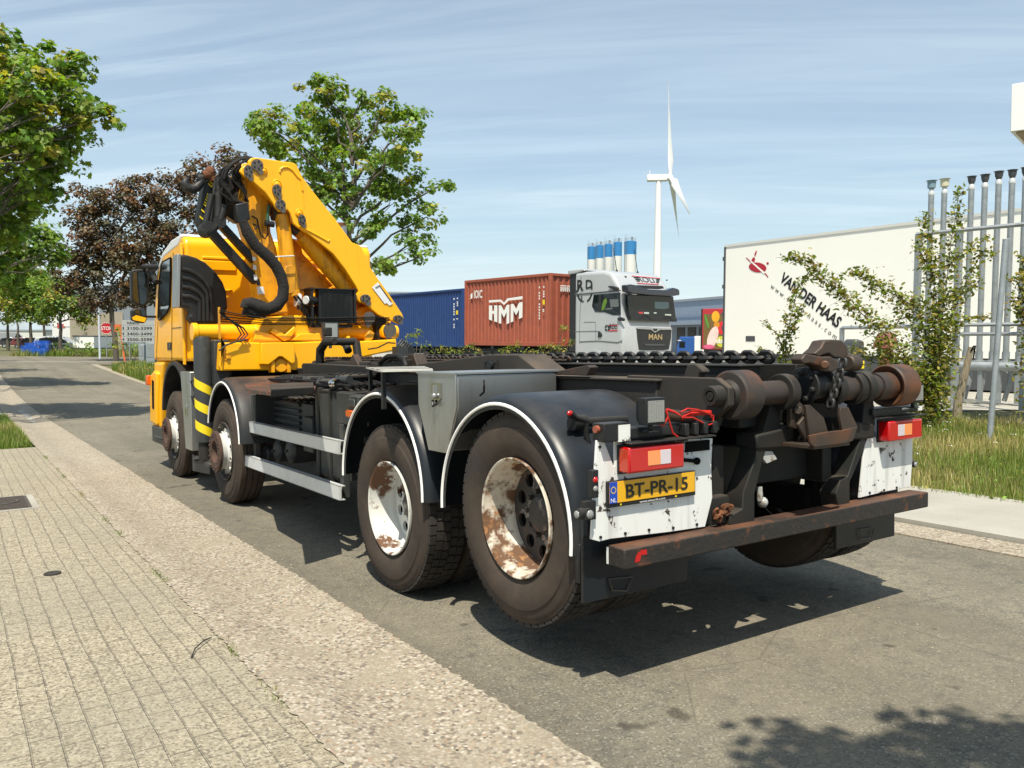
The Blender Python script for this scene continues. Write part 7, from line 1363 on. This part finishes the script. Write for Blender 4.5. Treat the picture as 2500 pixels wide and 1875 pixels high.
hornbeam('tall bushy hornbeam shrub in front of the vent pipe rack', 2290, 15.5, [
    ([(1190, 1830, 0), (1200, 1500, 0), (1215, 1200, 0), (1180, 1000, .1), (1175, 860, .2), (1150, 770, .2)], .24, 240, .3), ([(1190, 1800, 0), (1230, 1400, -.2), (1270, 1100, 0), (1290, 900, 0), (1320, 760, 0), (1330, 640, 0)], .22, 200, .25),
    ([(1200, 1600, 0), (1290, 1300, .2), (1380, 1080, .2), (1450, 960, .2), (1520, 985, 0)], .20, 170, .35), ([(1200, 1500, 0), (1330, 1320, 0), (1420, 1300, 0), (1480, 1290, 0)], .14, 130, .3), ([(1200, 1500, 0), (1120, 1250, 0), (1000, 1180, 0), (900, 1130, 0), (820, 1060, 0), (785, 1080, 0)], .26, 320, .3),
    ([(1200, 1700, 0), (1050, 1480, -.2), (920, 1350, -.2), (830, 1270, -.1), (740, 1190, 0), (650, 1100, 0), (570, 1010, 0), (450, 990, 0)], .28, 340, .3), ([(1190, 1750, 0), (1080, 1560, 0), (960, 1500, 0), (850, 1480, 0), (790, 1450, 0)], .30, 300, .3), ([(1190, 1750, 0), (1000, 1650, .2), (880, 1600, .2)], .30, 320, .25),
    ([(1200, 1700, 0), (1270, 1560, 0), (1290, 1440, 0)], .22, 230, .3), ([(1190, 1830, 0), (1170, 1700, 0), (1150, 1560, 0)], .42, 420, .25), ([(1000, 1350, 0), (1060, 1260, 0), (1130, 1190, 0)], .2, 150, .3), ([(1240, 1200, .2), (1350, 1180, .2), (1440, 1105, .2)], .16, 150, .25), ([(740, 1190, 0), (720, 1110, 0), (745, 1070, 0)], .08, 60, .2), ([(1210, 1100, 0), (1130, 960, 0), (1120, 900, 0)], .16, 150, .4), ([(1250, 1050, 0), (1380, 960, 0), (1430, 900, 0), (1490, 895, 0)], .12, 100, .3)])
hornbeam('slender upright hornbeam shrub before the white wall', 1920, 16.5, [([(450, 1560, 0), (455, 1400, 0), (490, 1250, 0), (520, 1130, 0), (600, 1060, 0)], .16, 170, .2), ([(455, 1500, 0), (410, 1380, 0), (345, 1320, 0)], .10, 90, .3), ([(470, 1400, 0), (520, 1290, 0), (545, 1230, 0)], .12, 110, .2), ([(450, 1560, 0), (400, 1490, 0), (310, 1450, 0)], .10, 90, .2)])
hornbeam('hornbeam shrub at the right edge of the picture', 2510, 15, [([(1720, 1800, 0), (1700, 1400, 0), (1680, 1150, 0), (1640, 1080, 0)], .24, 260, .5), ([(1700, 1350, 0), (1620, 1250, 0), (1590, 1190, 0)], .14, 120, .5), ([(1700, 1300, 0), (1620, 1110, 0), (1575, 1100, 0)], .14, 120, .6), ([(1700, 1200, 0), (1650, 1020, 0), (1620, 960, 0)], .08, 80, .4)])
b = MB(); Cs, Ns, Ss, Ms = [], [], [], []
# --- grass
GM = [leafmat('grass_green', (.15,.20,.035), .35), leafmat('grass_dry', (.38,.32,.13), .3), leafmat('grass_olive', (.24,.23,.07), .35), leafmat('petal_white', (.75,.75,.70), .2), leafmat('petal_yellow', (.70,.50,.03), .2)]
def grass(name, label, n, fx, hgt, wd, pm, lean=.35, z0=None):
    """fx() -> n ground points; each blade a tapering bent strip"""
    P = fx(n); h = hgt[0]+(hgt[1]-hgt[0])*rng.uniform(size=n)**1.6; a = rng.uniform(0, 2*pi, n); d = np.stack([np.cos(a), np.sin(a), 0*a], 1); s = np.stack([-np.sin(a), np.cos(a), 0*a], 1); ln_ = (rng.uniform(.2, 1.6, n)*lean*h)[:, None]; w = wd*rng.uniform(.6, 1.4, n)[:, None]; z = np.array((0, 0, 1.))
    v = np.stack([P-s*w, P+s*w, P+z*(h*.55)[:, None]+d*ln_*.35+s*w*.7, P+z*(h*.55)[:, None]+d*ln_*.35-s*w*.7, P+z*h[:, None]*.97+d*ln_], 1)
    o0 = P.mean(0); me = D.meshes.new(name); me.vertices.add(n*5); me.vertices.foreach_set('co', (v.reshape(-1, 3)-o0).astype(np.float32).ravel())
    idx = (np.array([0, 1, 2, 3, 3, 2, 4])[None]+np.arange(n)[:, None]*5).ravel().astype(np.int32); me.loops.add(len(idx)); me.loops.foreach_set('vertex_index', idx); me.polygons.add(2*n)
    me.polygons.foreach_set('loop_start', (np.array([0, 4])[None]+np.arange(n)[:, None]*7).ravel().astype(np.int32)); me.polygons.foreach_set('loop_total', np.tile([4, 3], n).astype(np.int32))
    for m in GM[:3]: me.materials.append(m)
    cs = np.sin(P[:, 0]*1.3+P[:, 1]*.7)+np.sin(P[:, 1]*1.9-P[:, 0]*.5)+rng.normal(size=n)*.9; mi = np.where(cs < pm[0], 0, np.where(cs < pm[1], 2, 1)); me.polygons.foreach_set('material_index', np.repeat(mi, 2).astype(np.int32)); me.update(); me.validate()
    o = D.objects.new(name, me); o.location = o0; COL.objects.link(o); return tag(o, label, 'grass', kind='stuff')
TN = np.array(Tm)
def gpts(x, y, dz=0):
    p_ = np.stack([x, y, np.full_like(x, dz)], 1) @ TN[:3, :3].T+TN[:3, 3]; d = np.hypot(x-CAMP.x, y-CAMP.y); t = np.clip((d-22)/36, 0, 1); w = t*t*(3-2*t); p_[:, 2] = p_[:, 2]*(1-w)+dz*w; return p_
def right(n): x = 4.72+rng.uniform(size=n)**1.15*9; y = rng.uniform(-3, 12, n)+(x-4.7)*.75-1; k = rng.uniform(size=n); x = np.where(k < .08, 4.6+rng.uniform(size=n)*.2, x); return gpts(x, y, -.03)
grass('verge_grass', 'long half-dry verge grass right of the pavement slab', 170000, right, (.03, .23), .0038, (.15, 1.15))
q_ = right(9000); q_[:, 2] += rng.uniform(.01, .13, 9000); nn_ = rng.normal(size=(9000, 3))*.45+np.array((0, 0, 1.)); nn_ /= np.linalg.norm(nn_, axis=1)[:, None]; o_ = leaves('verge_weeds', q_, nn_, rng.uniform(.018, .06, 9000), [LY[0], LH[1], GM_ := LH[2]], rng.integers(0, 3, 9000), None, 'oval', loc=Vector(q_.mean(0))); o_.location = Vector(q_.mean(0)); tag(o_, 'low broad-leaved weeds among the right verge grass', 'weeds', kind='stuff')
def left(n): return gpts(-2.46-rng.uniform(size=n)**1.2*6, 12.5+rng.uniform(size=n)*8.4, -.02)
grass('verge_grass', 'green verge grass beyond the paving on the left', 60000, left, (.04, .26), .005, (1.2, 1.9))
def farv(n): X = rng.uniform(size=n); y = 29+X*20; x = 3.4+rng.uniform(size=n)**1.2*9+np.maximum(0, y-44)*.6; return gpts(x, y, -.02)
grass('verge_grass', 'tall green verge grass in front of the number boards', 60000, farv, (.10, .62), .014, (1.3, 1.9))
def farc(n):
    X = rng.uniform(-40, -17, n); dp = 66.5+rng.uniform(size=n)*8; q = np.array(CL(0, 0))[None]+np.array(RH)[None]*X[:, None]+np.array(DH)[None]*dp[:, None]; q[:, 2] = 0; return q
grass('verge_grass', 'grass strip beyond the crossing road under the street trees', 22000, farc, (.10, .7), .022, (.9, 1.7))
def farc2(n):
    X = rng.uniform(-27, -17, n); dp = 55+rng.uniform(size=n)*12; q = np.array(CL(0, 0))[None]+np.array(RH)[None]*X[:, None]+np.array(DH)[None]*dp[:, None]; q[:, 2] = 0; return q[q[:, 2] < 1]
# weeds and grit in the joints beside the gutter
def joint(n): y = rng.uniform(-3, 12, n); y = y[np.sin(y*3.1)+np.sin(y*7.7+1)+rng.normal(size=n)*.5 > 1.1]; return gpts(-2.415+rng.normal(size=len(y))*.012, y, .045)
def _jg(n):
    p_ = joint(n*6); return np.concatenate([p_]*(n//max(1, len(p_))+1))[:n]+np.pad(rng.normal(size=(n, 2))*.008, ((0, 0), (0, 1)))
grass('joint_grass', 'tiny tufts of grass in the joint between paving and gutter', 900, _jg, (.008, .035), .0018, (1.0, 1.6))
b = MB(); R5 = random.Random(21)
for k in range(260):
    x_ = R5.choice((R5.uniform(-1.66, -1.3), R5.uniform(-2.4, -1.7), R5.gauss(-2.0, .1), R5.uniform(-1.6, 2.7))); y_ = R5.uniform(-2.6, 4.5); z_ = max(0, prof(x_)) if x_ < -1.6 else 0; r_ = R5.uniform(.003, .008); c = Vector((x_, y_, z_+r_*.3))
    b.add([c+Vector((r_*R5.uniform(.7, 1.3)*dx, r_*R5.uniform(.7, 1.3)*dy, r_*.8*dz)) for dx, dy, dz in ((1,0,0),(-1,0,0),(0,1,0),(0,-1,0),(0,0,1),(0,0,-1))], [(0,2,4),(2,1,4),(1,3,4),(3,0,4),(2,0,5),(1,2,5),(3,1,5),(0,3,5)])
o_ = b.build('loose_grit', M('grit', (.34,.29,.21), .9), label='loose grit scattered on the road edge and gutter', cat='grit', kind='stuff'); o_.matrix_world = Tm
# flowers
def flowers(name, label, pts, s, mi):
    k = len(pts); C = np.repeat(pts, 5, 0)+rng.normal(size=(k*5, 3))*np.array((s, s, .2*s)); N_ = np.tile((0, 0, 1.), (k*5, 1))+rng.normal(size=(k*5, 3))*.35; N_ /= np.linalg.norm(N_, axis=1)[:, None]
    o = leaves(name, C, N_, np.full(k*5, s*1.1), [GM[mi]], np.zeros(k*5), None, 'oval', loc=Vector(pts.mean(0))); o.location = Vector(pts.mean(0)); return tag(o, label, 'flowers', kind='stuff')
p_ = []
for k in range(75):
    u, v = 2110+rng.uniform()*390, 1000+rng.normal()*38; 
    if v < 965 or v > 1120: continue
    g_ = gp(u, v, 1.35*FPX/(v-834)); p_.append(tuple(g_))
flowers('white_flower', 'white daisies scattered in the right verge grass', np.array(p_), .022, 3); p2_ = []
for k in range(60): u, v = 2150+rng.uniform()*350, 985+rng.normal()*25; g_ = gp(u, v, 1.25*FPX/(max(v, 960)-834)); p2_.append(tuple(g_))
flowers('yellow_flower', 'small yellow flowers in the right verge grass', np.array(p2_), .015, 4)
q_ = farv(260); q_[:, 2] += .45; flowers('yellow_flower', 'yellow flowers in the verge before the number boards', q_, .045, 4)
